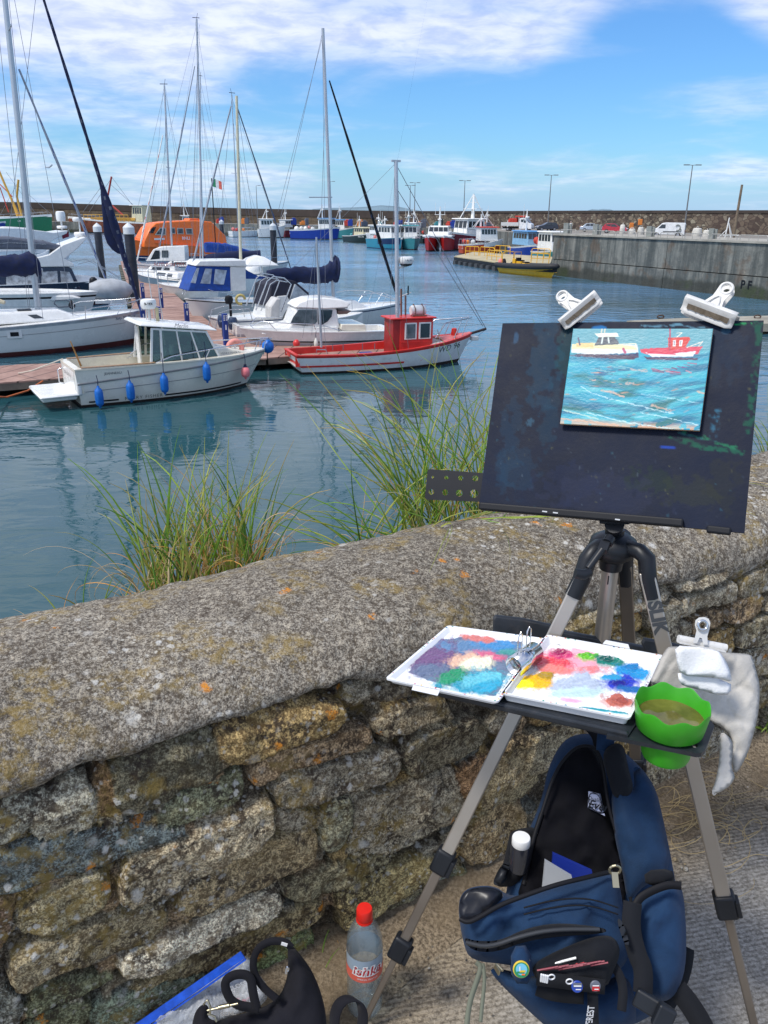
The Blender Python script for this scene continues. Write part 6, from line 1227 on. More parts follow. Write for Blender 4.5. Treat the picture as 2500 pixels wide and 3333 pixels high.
van=vehicle('delivery_van','white panel van with grey swirl mark parked against the stone breakwater','van',2235,112,rad(158),M('van_white',(.74,.75,.75),.35,coat=.4),VN,VW,W_=.9,top=.84,wb=(.8,3.45))
mb=MB(); mb.tube([(.5+.45*math.cos(a),-.93,1.25+.35*math.sin(a)) for a in np.linspace(0,4.6,12)],.07,6); mb.tube([(.9+.3*math.cos(a),.93,1.25+.35*math.sin(a)) for a in np.linspace(.5,5.2,12)],.06,6); mb.tube([(.7+.25*math.cos(a),.93,.95+.2*math.sin(a)) for a in np.linspace(1.5,6,12)],.05,6); mb.tube([(-.03,.3*math.cos(a)-.1,1.3+.35*math.sin(a)) for a in np.linspace(.5,5.2,12)],.05,6); mb.build('swirl_mark',M('mark_grey',(.22,.24,.22),.5),van); MB().box((1.6,.905,.75),(2.2,.03,.08)).box((1.6,-.905,.75),(2.2,.03,.08)).build('side_strip',BLACK,van)
vehicle('parked_car','red hatchback parked facing right between the concrete slabs','car',1965,140,rad(-22),M('car_red',(.42,.015,.03),.3,coat=.5),HB,HW)
vehicle('parked_car','silver saloon car with front to the right, beside the man in white','car',1890,152,rad(-12),M('car_silver',(.42,.47,.52),.3,.4,coat=.5),SD,SW,wb=(.85,3.5))
vehicle('parked_car','dark blue hatchback parked with nose to the left, behind the lamp post','car',1815,158,rad(190),M('car_dark',(.015,.02,.035),.3,coat=.5),HB,HW)
tr=vehicle('flatbed_truck','white flatbed truck carrying a red load, leftmost vehicle on the quay','truck',1640,155,rad(-25),M('van_white',(.74,.75,.75),.35,coat=.4),[(3.2,.5),(3.2,2.1),(3.4,2.2),(4.3,2.2),(4.9,1.45),(5.4,1.25),(5.5,.9),(5.5,.4),(3.2,.4)],[('s',[(3.5,1.4),(4.6,1.4),(4.2,2.0),(3.5,2.0)]),('f',((4.95,1.5),(4.38,2.1)))],wb=(1.1,4.6),W_=.95,top=.88)
MB().box((1.5,0,.95),(3.3,2.0,.12)).box((1.5,.98,1.25),(3.3,.05,.5)).box((1.5,-.98,1.25),(3.3,.05,.5)).box((-.1,0,1.25),(.05,1.9,.5)).box((3.1,0,1.7),(.06,1.9,1.4)).build('flatbed',GREYW,tr); MB().box((1.6,0,.6),(3.2,.9,.3)).build('chassis',BLACK,tr); mb=MB()
for i in range(6): mb.box((1.3+.5*(i%3),-.4+.7*(i//3),1.6+.15*(i%2)),(.5,.6,.9),rz=.2*i)
mb.box((3.3,0,2.5),(2.,1.4,.25)); mb.build('red_load',M('crate_red',(.55,.05,.03),.6,var=.25),tr,bevel=.03)
# ---- lamps, pole, gear, people on the quay --------------------------------------
POLE=M('lamp_post_grey',(.20,.20,.20),.5,.5)
for px,py,d,two,lb in((838,612,236,0,'street lamp standing behind the white fishing boat with the radar mast'),(1077,600,226,0,'street lamp right of the blue trawler masts'),(1334,612,204,1,'left one of the two close street lamps above the turquoise fishing boat'),(1349,604,202,1,'right one of the two close street lamps above the teal fishing boat'),(1509,598,186,1,'street lamp above the big maroon fishing boat with the tripod mast'),(1785,582,158,1,'street lamp rising behind the dark blue hatchback'),(2232,553,124,1,'tallest street lamp, behind the white van')):
    p=gp(px,d); h=zt(py,d,px)-3.2; o=thing('street_lamp',lb,'street lamp',(p.x,p.y,3.2),0,'street lamps along the breakwater')
    MB().tube([(0,0,0),(0,0,.8),(0,0,h)],[.16,.12,.06],10).build('post',POLE,o,smooth=60); mb=MB()
    for s_ in((-1,1) if two else (1,)): mb.tube([(0,0,h),(s_*.5,0,h+.06)],.04); mb.box((s_*.85,0,h+.05),(.8,.28,.12))
    mb.build('lamp_head',POLE,o,bevel=.02)
p=gp(2396,98); h=zt(610,98,2405)-3.2; r_=gp(2405,98)-p; tag(MB().tube([(p.x,p.y,3.2),(p.x+.1,p.y,3.2+h)],[.17,.13],10).build('timber_pole',M('timber_pole',(.17,.13,.09),.8,var=.3,vs=1.5)),'tall brown timber pole at the far right in front of the breakwater','pole')
BAG=M('bulk_bag',(.60,.58,.52),.85,var=.15,bump=.5,bs=4)
for i,(px,d,w,h,lb) in enumerate(((2062,118,.9,1.0,'white bulk bag leftmost in the row left of the van'),(2090,118,.8,1.2,'white bulk bag second in the row left of the van'),(2108,118,.6,.9,'narrow white bulk bag touching the slab left of the van'),(2275,104,1.1,1.3,'large cream bulk bag right of the van'),(2308,102,.9,1.1,'white bulk bag leaning on the slab right of the van'),(2030,122,.7,1.5,'white crumpled sheet beside the red hatchback bonnet'))):
    p=gp(px,d); o=thing('bulk_bag',lb,'bulk bag',(p.x,p.y,3.2),.3*i,'bulk bags on the quay'); MB().lathe([(w*.42,0),(w*.52,h*.15),(w*.55,h*.6),(w*.45,h*.95),(w*.3,h),(0,h*.93)],n=12).build('bag',BAG,o,smooth=50)
    MB().tube([(-w*.3,0,h*.9),(-w*.2,0,h*1.15),(w*.2,0,h*1.15),(w*.3,0,h*.9)],.03).build('loop',BAG,o)
for px,py,d,lb in((2085,722,122,'orange lifebuoy cabinet on a post left of the van'),(2058,733,124,'smaller yellow-orange lifebuoy cabinet near the breakwater foot')):
    p=gp(px,d); z=zt(py,d,px); o=thing('lifebuoy_cabinet',lb,'lifebuoy cabinet',(p.x,p.y,3.2)); MB().tube([(0,0,0),(0,0,z-3.2)],.05).build('post',POLE,o); MB().box((0,-.08,z-3.2),(.6,.16,.8)).build('housing',GEARO,o,bevel=.06)
p=gp(2368,92); o=thing('steel_frame','white steel support frame standing left of the timber pole','frame',(p.x,p.y,3.4)); mb=MB(); mb.tube([(0,0,0),(.2,0,2.3)],.07); mb.tube([(.2,0,1.8),(1.0,.2,0)],.05); mb.tube([(.2,0,1.8),(.6,-.3,0)],.04); mb.tube([(.1,0,1.1),(-.8,.2,0)],.035); mb.tube([(-.2,0,.5),(1.5,0,.5)],.06); mb.build('struts',WHITE,o)
def person(label,px,d,z0,jm,tm,hm,hd=0.):
    p=gp(px,d); o=tag(bpy.data.objects.new('person',None),label,'person'); COL.objects.link(o); o.location=(p.x,p.y,z0); o.rotation_euler=(0,0,hd)
    def lathe_sec(mb,sec,n=12):
        vs=[]
        for z,rx,ry,cx,cy in sec: vs+=[(cx+rx*math.cos(2*math.pi*k/n),cy+ry*math.sin(2*math.pi*k/n),z) for k in range(n)]
        m=len(sec); mb.add(vs,[(i*n+k,i*n+(k+1)%n,(i+1)*n+(k+1)%n,(i+1)*n+k) for i in range(m-1) for k in range(n)]+[tuple(range(n))[::-1],tuple((m-1)*n+k for k in range(n))])
    mb=MB()
    lathe_sec(mb,[(.80,.16,.11,0,0),(1.0,.15,.10,0,0),(1.25,.19,.12,0,0),(1.42,.20,.11,0,0),(1.50,.06,.06,0,0),(1.56,.055,.06,0,0),(1.60,.075,.09,0,-.01),(1.68,.08,.10,0,-.01),(1.76,.06,.08,0,0),(1.79,.02,.02,0,0)])
    for s_ in(-1,1):
        lathe_sec(mb,[(.0,.05,.10,s_*.11,-.03),(.08,.05,.07,s_*.11,0),(.25,.055,.06,s_*.11,0),(.48,.055,.06,s_*.105,0),(.85,.09,.10,s_*.09,0)],10); mb.tube([(s_*.20,0,1.40),(s_*.26,0,1.12),(s_*.22,-.14,.92),(s_*.21,-.2,.84)],[.055,.045,.035,.03],8)
    mb.build('body',M('skin',(.42,.22,.15),.6),o,smooth=60)
    mb=MB(); lathe_sec(mb,[(.86,.175,.125,0,0),(1.0,.165,.115,0,0),(1.25,.205,.135,0,0),(1.42,.215,.125,0,0),(1.49,.09,.08,0,0)])
    for s_ in(-1,1): mb.tube([(s_*.19,0,1.42),(s_*.265,0,1.12),(s_*.225,-.12,.95)],[.07,.058,.05],8)
    mb.build('jacket',jm,o,smooth=60); mb=MB(); lathe_sec(mb,[(.80,.165,.115,0,0),(.95,.16,.12,0,0)])
    for s_ in(-1,1): lathe_sec(mb,[(.10,.06,.075,s_*.11,0),(.48,.065,.07,s_*.105,0),(.85,.10,.11,s_*.09,0)],10)
    mb.build('trousers',tm,o,smooth=60); mb=MB(); lathe_sec(mb,[(1.69,.088,.105,0,.01),(1.76,.075,.09,0,.01),(1.81,.03,.04,0,.01)]); mb.build('hair',hm,o,smooth=60)
TD=M('trousers_dark',(.02,.02,.03),.8); HR=M('hair_grey',(.4,.4,.38),.8); JB=M('jacket_blue',(.02,.06,.30),.8)
person('standing person in white shirt and dark trousers between the slab and the silver car',1860,150,3.2,M('shirt_white',(.7,.7,.7),.8),TD,HR,.3)
for px,lb,j in((1305,'person in bright blue jacket, leftmost by the quay edge above the turquoise boat',JB),(1328,'person in blue jacket standing between the two close lamp posts and the quay edge',JB),(1351,'person in dark navy clothes right of the two close lamp posts',M('jacket_navy',(.02,.03,.09),.8)),(1480,'person in dark clothes on the quay left of the maroon boat mast',TD)): person(lb,px,196,3.2,j,TD,TD,.2)
# ================= GRASS =================
def grass_mat():
    return M('grass_blades',(.1,.2,.03),.55,var=.15,vs=30.,attr='Col',spec=.3)
GM=grass_mat(); GREENS=[(.11,.23,.02),(.17,.31,.03),(.08,.18,.025),(.26,.36,.045),(.36,.38,.07)]; DRYS=[(.42,.30,.12),(.50,.38,.18),(.36,.20,.07),(.55,.27,.06),(.60,.46,.28)]
def tuft(name,label,rootf,n,ln,fan,dry=.25,curl=.8,seed=1,w=.0024,bias=(0,0,0),cat='grass',group=None,up=1.,stuff=False):
    R=random.Random(seed); mb=MB(); cols=[]; c0=rootf(R); o0=Vector(c0)
    for i in range(n):
        isdry=R.random()<dry; p=Vector(rootf(R))-o0; a=R.uniform(-fan,fan); L=R.uniform(*ln)*(1. if not isdry else R.uniform(.45,.95))
        d=(Wd*math.sin(a)+Vector((0,0,1))*math.cos(a)*up+Wn*R.uniform(-.35,.35)+Vector(bias)*R.uniform(.3,1)).normalized(); 
        bend=Wd*(math.copysign(1,a)*R.uniform(.1,1.) if R.random()<.85 else R.uniform(-1,1))+Wn*R.uniform(-.6,.6)+Vector((0,0,-R.uniform(.5,1.1))); bend.normalize()
        K=9 if not isdry else 14; q=p.copy(); pts=[q.copy()]; cu=(R.uniform(.05,.5) if R.random()<.55 else R.uniform(.4,1.1))*curl*(1 if not isdry else 2.6)
        axis=d.cross(bend).normalized()
        for k in range(K):
            f=(k/K); ang=cu*(f**1.3)*2.2/K*1.6; d=Matrix.Rotation(ang,3,axis)@d
            if isdry and k>K*.5: axis=(axis+Vector((R.uniform(-.2,.2),R.uniform(-.2,.2),R.uniform(-.2,.2)))).normalized()
            q=q+d*L/K; pts.append(q.copy())
        ww=w*R.uniform(.6,1.35)*(.5 if isdry else 1.)
        c1=random.Random(i*7+seed).choice(DRYS if isdry else GREENS); tip=DRYS[i%5] if (isdry or R.random()<.5) else c1; base=(.30,.26,.10) if R.random()<.3 else c1
        side=d.cross(Wn); side=(side if side.length>.1 else Wd).normalized(); side=(side+Wn*R.uniform(-.5,.5)).normalized(); k0=len(mb.v)
        for k,pp_ in enumerate(pts):
            f=k/K; t=(pts[min(k+1,K)]-pts[max(k-1,0)]).normalized(); sd=t.cross(Wn+Vector((0,0,.4))); sd=(sd.normalized() if sd.length>.05 else side); wk=ww*(1-.85*f**2.2)
            mb.v+= [tuple(pp_-sd*wk),tuple(pp_+Wn*wk*.5),tuple(pp_+sd*wk)]
            cc=[ (base[j]*(1-f*2)+c1[j]*f*2) if f<.5 else (c1[j]*(1-(f-.5)*2*.7)+tip[j]*(f-.5)*2*.7) for j in range(3)]; cols+=[cc,[x*1.15 for x in cc],cc]
        for k in range(K):
            a_=k0+3*k; mb.f+=[(a_,a_+1,a_+4,a_+3),(a_+1,a_+2,a_+5,a_+4)]; mb.m+=[0,0]
    o=mb.build(name,GM,None,col=cols); o.location=o0
    return tag(o,label,cat,group,'stuff' if stuff else None)
def onD(px,py,dp):
    o=W3(0,dp,0); return onplane(px,py,o,Wn)
def rootpx(x0,x1,dp0,dp1,h0=.58,h1=.64,pw=1.):
    def f(R):
        px=x0+(x1-x0)*(.5+.5*math.copysign(abs(R.uniform(-1,1))**pw,R.uniform(-1,1))); dp=R.uniform(dp0,dp1); q=onD(px,1800,dp); return (q.x,q.y,GZ+R.uniform(h0,h1))
    return f
tuft('grass_tuft','broad upright tuft of green and tan grass behind the left half of the wall',rootpx(470,850,1.80,2.0),210,(.16,.44),.36,.34,.7,3,w=.0026)
tuft('grass_tuft','tangle of pale curling dry blades spreading left of the broad grass tuft',rootpx(420,900,1.80,2.0),150,(.20,.44),.8,.92,1.6,5,w=.0020)
tuft('grass_tuft','tall arching green grass clump rising behind the left edge of the easel board',rootpx(1340,1760,1.80,2.05),200,(.28,.70),.7,.18,.8,7,w=.0026,bias=(-.18,0,0))
tuft('grass_tuft','low green blades sweeping out left of the tall grass clump',rootpx(1130,1400,1.80,1.95),60,(.20,.42),1.15,.25,1.0,8,w=.0022,bias=(-.35,0,0),up=.8)
tuft('grass_tuft','green and straw blades trailing over the coping beneath the easel board',lambda R:tuple(onD(R.uniform(1350,1800),1690,1.66)+Vector((0,0,-.01)))[:2]+(GZ+.745+R.uniform(0,.02),),100,(.18,.42),1.35,.35,1.0,9,w=.0022,bias=(.7,-.25,-.1),up=.3)
tuft('grass_tuft','bright green grass tuft at the far right edge behind the wall',rootpx(2440,2640,1.80,2.0,.55,.62),170,(.16,.34),.8,.25,.9,10,w=.0026)
tuft('grass_tuft','thin sparse blades poking over the wall at the far left',rootpx(60,330,1.80,1.95,.52,.58),26,(.12,.30),1.0,.4,1.0,12,w=.0022)
tuft('grass_tuft','straw coloured curled blades hanging down the wall behind the tripod',lambda R:tuple(onD(R.uniform(2020,2330),1800,1.52))[:2]+(GZ+.79,),34,(.22,.40),1.2,.85,.9,13,w=.0013,bias=(.25,-.9,-.15),up=.25)
def straw(label,px,py,n,seed,r=(.02,.11)):
    R=random.Random(seed); c=P(px,py,GZ); mb=MB(); 
    for i in range(n):
        p=Vector((R.gauss(0,.07),R.gauss(0,.06),0)); rr=R.uniform(*r); a0=R.uniform(0,6.28); sp=R.uniform(1.5,5.); h0=R.uniform(.004,.05); K=14
        pts=[p+Vector((rr*math.cos(a0+sp*k/K)*(1+.3*k/K),rr*.8*math.sin(a0+sp*k/K),h0*(1+math.sin(a0+k*.5))*.5+.008)) for k in range(K)]; mb.tube(pts,R.uniform(.0007,.0012),4)
    o=mb.build('dry_straw',M('straw',(.40,.29,.13),.7,var=.25,vs=8.),None,smooth=60); o.location=c; return tag(o,label,'straw')
tuft('grass_tuft','few broad rust-orange upright leaves in the middle of the left grass tuft',rootpx(500,830,1.80,1.95),16,(.16,.34),.25,.95,.12,23,w=.006)
straw('tangle of dry straw loops on the ground behind the right tripod leg',2235,2690,38,2); straw('few loose straw strands on the dirt near the towel tip',2420,2560,14,4,(.05,.14))
tuft('weed','small green weed at the foot of the wall below the towel edge',lambda R:(P(2492,2395,GZ).x+R.gauss(0,.02),P(2492,2395,GZ).y+R.gauss(0,.02),GZ+.03),26,(.04,.10),1.1,.1,.8,15,w=.005)
tuft('weed','tiny grass seedlings in the dirt between the water bottle and the tote bag',lambda R:(P(1010,3140,GZ).x+R.gauss(0,.03),P(1010,3140,GZ).y+R.gauss(0,.02),GZ+.02),14,(.03,.10),1.0,.5,.8,16,w=.0015)

# ================= EASEL =================
def proj(w):
    w=np.asarray(w,float)-np.array([0,0,CZ]); x=w[...,0]; d=w[...,1]*cP-w[...,2]*sP; v=-(w[...,2]*cP+w[...,1]*sP); X=x/d; U=-v/d
    x0=X*cR+U*sR; u0=-X*sR+U*cR; return CX+F*x0,CY-F*u0
def rectpose(pts,d0):
    R_=np.array([ray(*q) for q in pts]); A=np.stack([R_[0],-R_[1],R_[2],-R_[3]],1); d=np.linalg.svd(A)[2][-1]; d=d/d[0]*d0
    Q=[Vector(R_[i]*d[i])+Vector((0,0,CZ)) for i in range(4)]; return Q
class Canvas:
    def __init__(s,w,h,c): s.w,s.h=w,h; s.x,s.y=np.meshgrid(np.arange(w)+.5,np.arange(h)+.5); s.c=np.zeros((h,w,3)); s.c[:]=lin(c); s.b=np.zeros((h,w))
    def poly(s,pts,c,soft=1.,a=1.,jit=0.,seed=1):
        x,y=s.x,s.y
        if jit: x=x+jit*(fbm(x,y,.12,3,seed)-.5)*2; y=y+jit*(fbm(x,y,.12,3,seed+5)-.5)*2
        d,i=segdist(x,y,pts); d=np.where(i,d,-d); m=np.clip(d/soft+.5,0,1)*a; s.c=s.c*(1-m[...,None])+np.array(lin(c))*m[...,None]; return m
    def stroke(s,pts,w,c,a=1.,jit=0.,seed=1,dry=0.):
        x,y=s.x,s.y
        if jit: x=x+jit*(fbm(x,y,.1,3,seed)-.5)*2; y=y+jit*(fbm(x,y,.1,3,seed+5)-.5)*2
        d,_=segdist(x,y,pts,False); m=np.clip((w-d)/max(w*.5,.8),0,1)*a
        if dry: m=m*np.clip((fbm(s.x,s.y,.22,3,seed+9)-dry)*6,0,1)
        s.c=s.c*(1-m[...,None])+np.array(lin(c))*m[...,None]
    def blob(s,cx,cy,rx,ry,c,ang=0.,a=1.,n=.5,seed=1,sc=.06):
        x,y=s.x-cx,s.y-cy; ca,sa=math.cos(ang),math.sin(ang); u,v=(x*ca+y*sa)/rx,(-x*sa+y*ca)/ry
        d=np.sqrt(u*u+v*v)+n*(fbm(s.x,s.y,sc,4,seed)-.5)*1.6; m=np.clip((1-d)*5,0,1)*a; s.c=s.c*(1-m[...,None])+np.array(lin(c))*m[...,None]; s.b=np.maximum(s.b,m*(.5+.5*fbm(s.x,s.y,sc*3,3,seed+3)))
def sheet(name,mat,parent,pf,nu,nv,cv,th,edge=None,nvec=None,hgt=0.):
    """front grid coloured from canvas + slab behind; pf(u,v)->world"""
    mb=MB(); cols=[]; bl=[]
    uu=np.linspace(0,1,nu); vv=np.linspace(0,1,nv)
    for j,v in enumerate(vv):
        for i,u in enumerate(uu):
            yi,xi=min(cv.h-1,int(v*cv.h)),min(cv.w-1,int(u*cv.w)); b=cv.b[yi,xi]*hgt if 0<i<nu-1 and 0<j<nv-1 else 0; mb.v.append(tuple(pf(u,v)+nvec*b)); cols.append(cv.c[yi,xi])
    for j in range(nv-1):
        for i in range(nu-1): mb.f.append((j*nu+i,(j+1)*nu+i,(j+1)*nu+i+1,j*nu+i+1)); mb.m.append(0)
    c4=[pf(0,0),pf(1,0),pf(1,1),pf(0,1)]; k=len(mb.v); mb.v+=[tuple(p-nvec*.0002) for p in c4]+[tuple(p-nvec*th) for p in c4]; mb.f+=[(k,k+4,k+5,k+1),(k+1,k+5,k+6,k+2),(k+2,k+6,k+7,k+3),(k+3,k+7,k+4,k),(k+7,k+6,k+5,k+4)]; mb.m+=[1]*5; cols+=[(.5,.5,.5)]*8
    return mb.build(name,[mat,edge or mat],parent,col=cols,smooth=30)
BQ=rectpose([(1636,1052),(2486,1043),(2423,1735),(1558,1652)],1.53)
BN=(BQ[1]-BQ[0]).cross(BQ[3]-BQ[0]).normalized(); BN=BN if BN.dot(Vector((0,0,CZ))-BQ[0])>0 else -BN; BO=BQ[0]
bp=lambda px,py,off=0.:onplane(px,py,BO+BN*off,BN)
easel=thing('easel_board','large dark paint-smudged easel board with a perforated side plate on the tripod','easel board',tuple(BO),0)
eb=easel.location.copy(); eL=lambda p:p-eb
c_=Canvas(300,240,'11192b')
zz=fbm(c_.x,c_.y,.02,5,3); c_.c*= (.75+.6*zz)[...,None]
for (x,y,rx,ry,col,a,n) in((60,40,18,60,'12455e',.5,1.2),(85,40,12,40,'0f4a50',.55,1.3),(75,110,10,40,'134055',.4,1.3),(30,150,14,60,'174560',.3,1.4),(45,190,25,22,'17405a',.35,1.3),(240,200,30,14,'2e3320',.5,1.3),(200,190,22,12,'20321c',.5,1.3),(255,30,24,40,'10304a',.35,1.3),(150,210,60,20,'262c44',.5,1.2),(275,190,14,24,'2c2f1c',.35,1.3),(110,200,30,20,'1e2a4a',.35,1.4)): c_.blob(x,y,rx*1.1,ry*1.1,col,a=a*.6,n=n,seed=int(x+y),sc=.11)
c_.blob(122,10,10,6,'1565a0',seed=4); c_.blob(52,128,5,8,'32586e',ang=.3,seed=5,a=.6,n=.9,sc=.2); c_.blob(20,20,4,8,'2a4a66',seed=6,a=.8)
c_.stroke([(168,6),(200,4),(240,7)],1.5,'5a8aa0',.8,4,3,.3); c_.stroke([(215,138),(250,147),(292,150)],3.5,'0f5a44',.7,4,5,.38); c_.stroke([(230,133),(285,146)],2,'1f7a54',.6,4,7,.4)
c_.stroke([(296,3),(297,60),(295,130)],4,'0e5440',.65,5,8,.4); c_.stroke([(270,5),(288,4)],1.,'1c9a5a',.9,2,9,.3); c_.stroke([(262,106),(262,122),(258,134)],5,'2f6a86',.7,5,11,.35); c_.stroke([(224,132),(262,141)],1.4,'2c6a70',.5,3,12,.3)
c_.blob(212,150,9,2.5,'1440a0',a=.8,seed=14); c_.blob(262,12,6,5,'335a74',seed=15,a=.6)
rr_=_r(8)
for i in range(260): x,y=rr_.uniform(0,300),rr_.uniform(0,240); c_.blob(x,y,rr_.uniform(.6,1.6),rr_.uniform(.6,2.4),['3a4658','5c6b78','2c5a6c','6a6a44'][rr_.randint(4)],a=rr_.uniform(.1,.35),n=0) if i<150 else None
PAINTM=M('paint_smudged_board',(.02,.03,.05),.55,var=.12,vs=20.,attr='Col',bump=.25,bs=120,bd=.0012,spec=.18)
def bl4(q): return lambda u,v:(q[0]*(1-u)+q[1]*u)*(1-v)+(q[3]*(1-u)+q[2]*u)*v
q=[eL(bp(*p)) for p in((1636,1052),(2486,1043),(2423,1735),(1558,1652))]
sheet('board',PAINTM,easel,bl4(q),200,160,c_,.007,BLACK,BN)
def plate(outer,holes,pf,th,name,mat,parent,bevel=0.):
    """outer/holes: pixel loops; pf(px,py,back)->local"""
    pts=[];ed=[];loops=[]
    for lp in [outer]+holes:
        k=len(pts); pts+=[Vector(p) for p in lp]; n=len(lp); ed+=[(k+i,k+(i+1)%n) for i in range(n)]; loops.append((k,n))
    r=delaunay_2d_cdt(pts,ed,[],1,1e-6); V=r[0]; mb=MB(); fs=[]
    for f in r[2]:
        c=sum((V[i] for i in f),Vector((0,0)))/len(f); inh=False
        for h in holes:
            _,ins=segdist(np.array([c.x]),np.array([c.y]),h); inh|=bool(ins[0])
        if not inh: fs.append(tuple(f))
    n=len(V); fr=[pf(v.x,v.y,0.) for v in V]; bk=[pf(v.x,v.y,th) for v in V]
    mb.add(fr+bk,fs+[tuple(i+n for i in f[::-1]) for f in fs]+[(k+i,k+(i+1)%m,k+(i+1)%m+n,k+i+n) for k,m in loops for i in range(m)]); return mb.build(name,mat,parent)
circ=lambda x,y,r,n=14:[(x+r*math.cos(2*math.pi*k/n),y+r*math.sin(2*math.pi*k/n)) for k in range(n)]
plate([(1392,1529),(1400,1527),(1590,1541),(1575,1634),(1388,1626),(1383,1618)],[circ(1408,1553,4.5),circ(1453,1555,6.5),circ(1500,1556,8),circ(1547,1557,10),circ(1404,1601,9),circ(1449,1603,10),circ(1495,1605,11),circ(1543,1607,14)],lambda x,y,b:eL(bp(x,y,-b-.001)),.004,'perforated_plate',BLACK,easel)
mb=MB(); a,b_=eL(bp(1562,1648,.006)),eL(bp(2225,1704,.006)); mb.bar(a,b_,.014,.016,up=BN); a,b_=eL(bp(2300,1722,.004)),eL(bp(2380,1731,.004)); mb.bar(a,b_,.012,.012,up=BN); mb.build('ledge',BLACK,easel,bevel=.003)
mb=MB(); 
for x,y in((1800,1668),(1765,1664),(2002,1690)): mb.bar(eL(bp(x,y,.0148)),eL(bp(x+16,y+2,.0148)),.0022,.0006,up=BN)
mb.build('paint_scuffs',M('pale_scuff',(.55,.57,.58),.7),easel)
# ---- the small painting (two boats on turquoise water) ----
PQ=[bp(*p,.014) for p in((1866,1070),(2321,1070),(2277,1401),(1823,1379))]; pnt=thing('painting','small oil sketch of a cream boat and a red boat on turquoise water','painting',tuple(PQ[0]))
cv=Canvas(432,316,'1f93b4')
def Zp(x,y): # zoom coordinates -> canvas pixels
    a=np.array([[1080,-105],[10,760]]); s_=np.linalg.solve(a,np.array([x-275,y-448])); return (s_[0]*432,s_[1]*316)
ZP=lambda *l:[Zp(x,y) for x,y in l]
u,v=cv.x/432,cv.y/316; flow=v+.16*u-.10*np.sin(u*3.)*v; 
cv.c*=1.;f1=fbm(u*1.2,flow*5,3.,3,3); f2=fbm(u*1.6+4,flow*9,3.,3,7); f3=fbm(u*1.4+9,flow*4,3.,3,12)
col=np.array(lin('1fa3bd'))[None,None]*(1-np.clip((f1-.45)*5,0,1)[...,None])+np.array(lin('0c7494'))*np.clip((f1-.45)*5,0,1)[...,None]
def mixm(col,m,c): m=np.clip(m,0,1)[...,None]; return col*(1-m)+np.array(lin(c))*m
col=mixm(col,(f2-.5)*4,'45b9c4'); col=mixm(col,(f3-.55)*5*(v>.4),'0c6f72'); col=mixm(col,(f2-.80)*8*(v>.25),'9fd4de'); col=mixm(col,(fbm(u*3+2,flow*10,3.,3,19)-.75)*6*(v>.3),'c99a80'); col=mixm(col,(v-.93)*14*(fbm(u*6,v*6,3,3,21)>.45),'dca783'); col=mixm(col,(v-.95)*8*(f2>.45),'a9d3cc')
sk=np.clip((.235-v)*40,0,1); col=mixm(col,sk,'5fa5b2'); cv.c=col; cv.c*=(.78+.14*fbm(u*20,v*60,1.,3,5))[...,None]
for P_,c,j in((ZP((255,660),(700,655),(800,640),(800,680),(600,690),(250,668)),'28305a',3),(ZP((262,575),(790,580),(800,640),(600,650),(430,658),(258,640)),'cfd2d2',2),(ZP((265,575),(420,560),(780,590),(790,620),(500,610),(262,612)),'d8cfa0',2),
 (ZP((300,565),(440,560),(440,600),(300,600)),'e0bd80',2),(ZP((450,585),(485,515),(620,515),(650,575)),'46505a',1),(ZP((450,490),(630,482),(645,515),(480,515)),'dfe0cc',1),(ZP((555,520),(568,520),(572,565),(560,567)),'c8d4cc',0),(ZP((512,518),(524,518),(512,570),(500,570)),'c8d4cc',0),(ZP((610,518),(640,520),(650,560)),'5f8e98',0),
 (ZP((810,610),(1020,600),(1280,590),(1240,650),(1050,665),(880,660),(820,640)),'c62f4e',2),(ZP((850,640),(1050,650),(1230,625),(1210,668),(900,672)),'d5d6dc',2),(ZP((860,632),(1080,648),(1080,656),(870,648)),'cc3350',0),(ZP((1025,525),(1185,518),(1190,540),(1150,600),(1025,625)),'c4302e',1),(ZP((1060,545),(1082,542),(1080,590),(1060,592)),'e8dcd8',0),(ZP((1108,545),(1135,542),(1125,590),(1105,590)),'e8dcd8',0),(ZP((1066,552),(1076,550),(1074,584),(1066,584)),'7a8a94',0),(ZP((1114,552),(1126,550),(1118,584),(1112,584)),'7a8a94',0),
 (ZP((840,672),(1240,680),(1240,695),(860,692)),'3c2c50',2),(ZP((255,650),(800,665),(760,695),(400,675)),'3a2a48',2)): cv.poly(P_,c,1.4,1.,j,3)
cv.stroke(ZP((1040,450),(1035,620)),3.,'a02a50'); cv.stroke(ZP((318,525),(330,578)),3.5,'4a4a66'); cv.stroke(ZP((1090,490),(1130,487),(1090,520)),1.5,'e0dcc8'); cv.stroke(ZP((1165,600),(1280,555),(1250,590)),1.6,'d9cfc0'); cv.stroke(ZP((640,575),(780,570),(770,600)),1.8,'d8d8c0'); cv.stroke(ZP((510,450),(505,485)),3,'cfc9b0',.8); cv.stroke(ZP((535,448),(530,482)),3,'cfc9b0',.8); cv.stroke(ZP((680,610),(695,640)),5,'b04a70')
for i in range(16): x=rr_.uniform(420,660); y=rr_.uniform(745,835); cv.stroke(ZP((x,y),(x+rr_.uniform(30,90),y+rr_.uniform(-6,10))),rr_.uniform(1,2.6),['1c2c5e','244078','7fb0b4'][i%3],.75)
for i in range(15): x=rr_.uniform(860,1180); y=rr_.uniform(715,800); cv.stroke(ZP((x,y),(x+rr_.uniform(30,90),y+rr_.uniform(2,16))),rr_.uniform(1.2,3.4),['6c2458','9a3a66','7a3a78','b07a88'][i%4],.75)
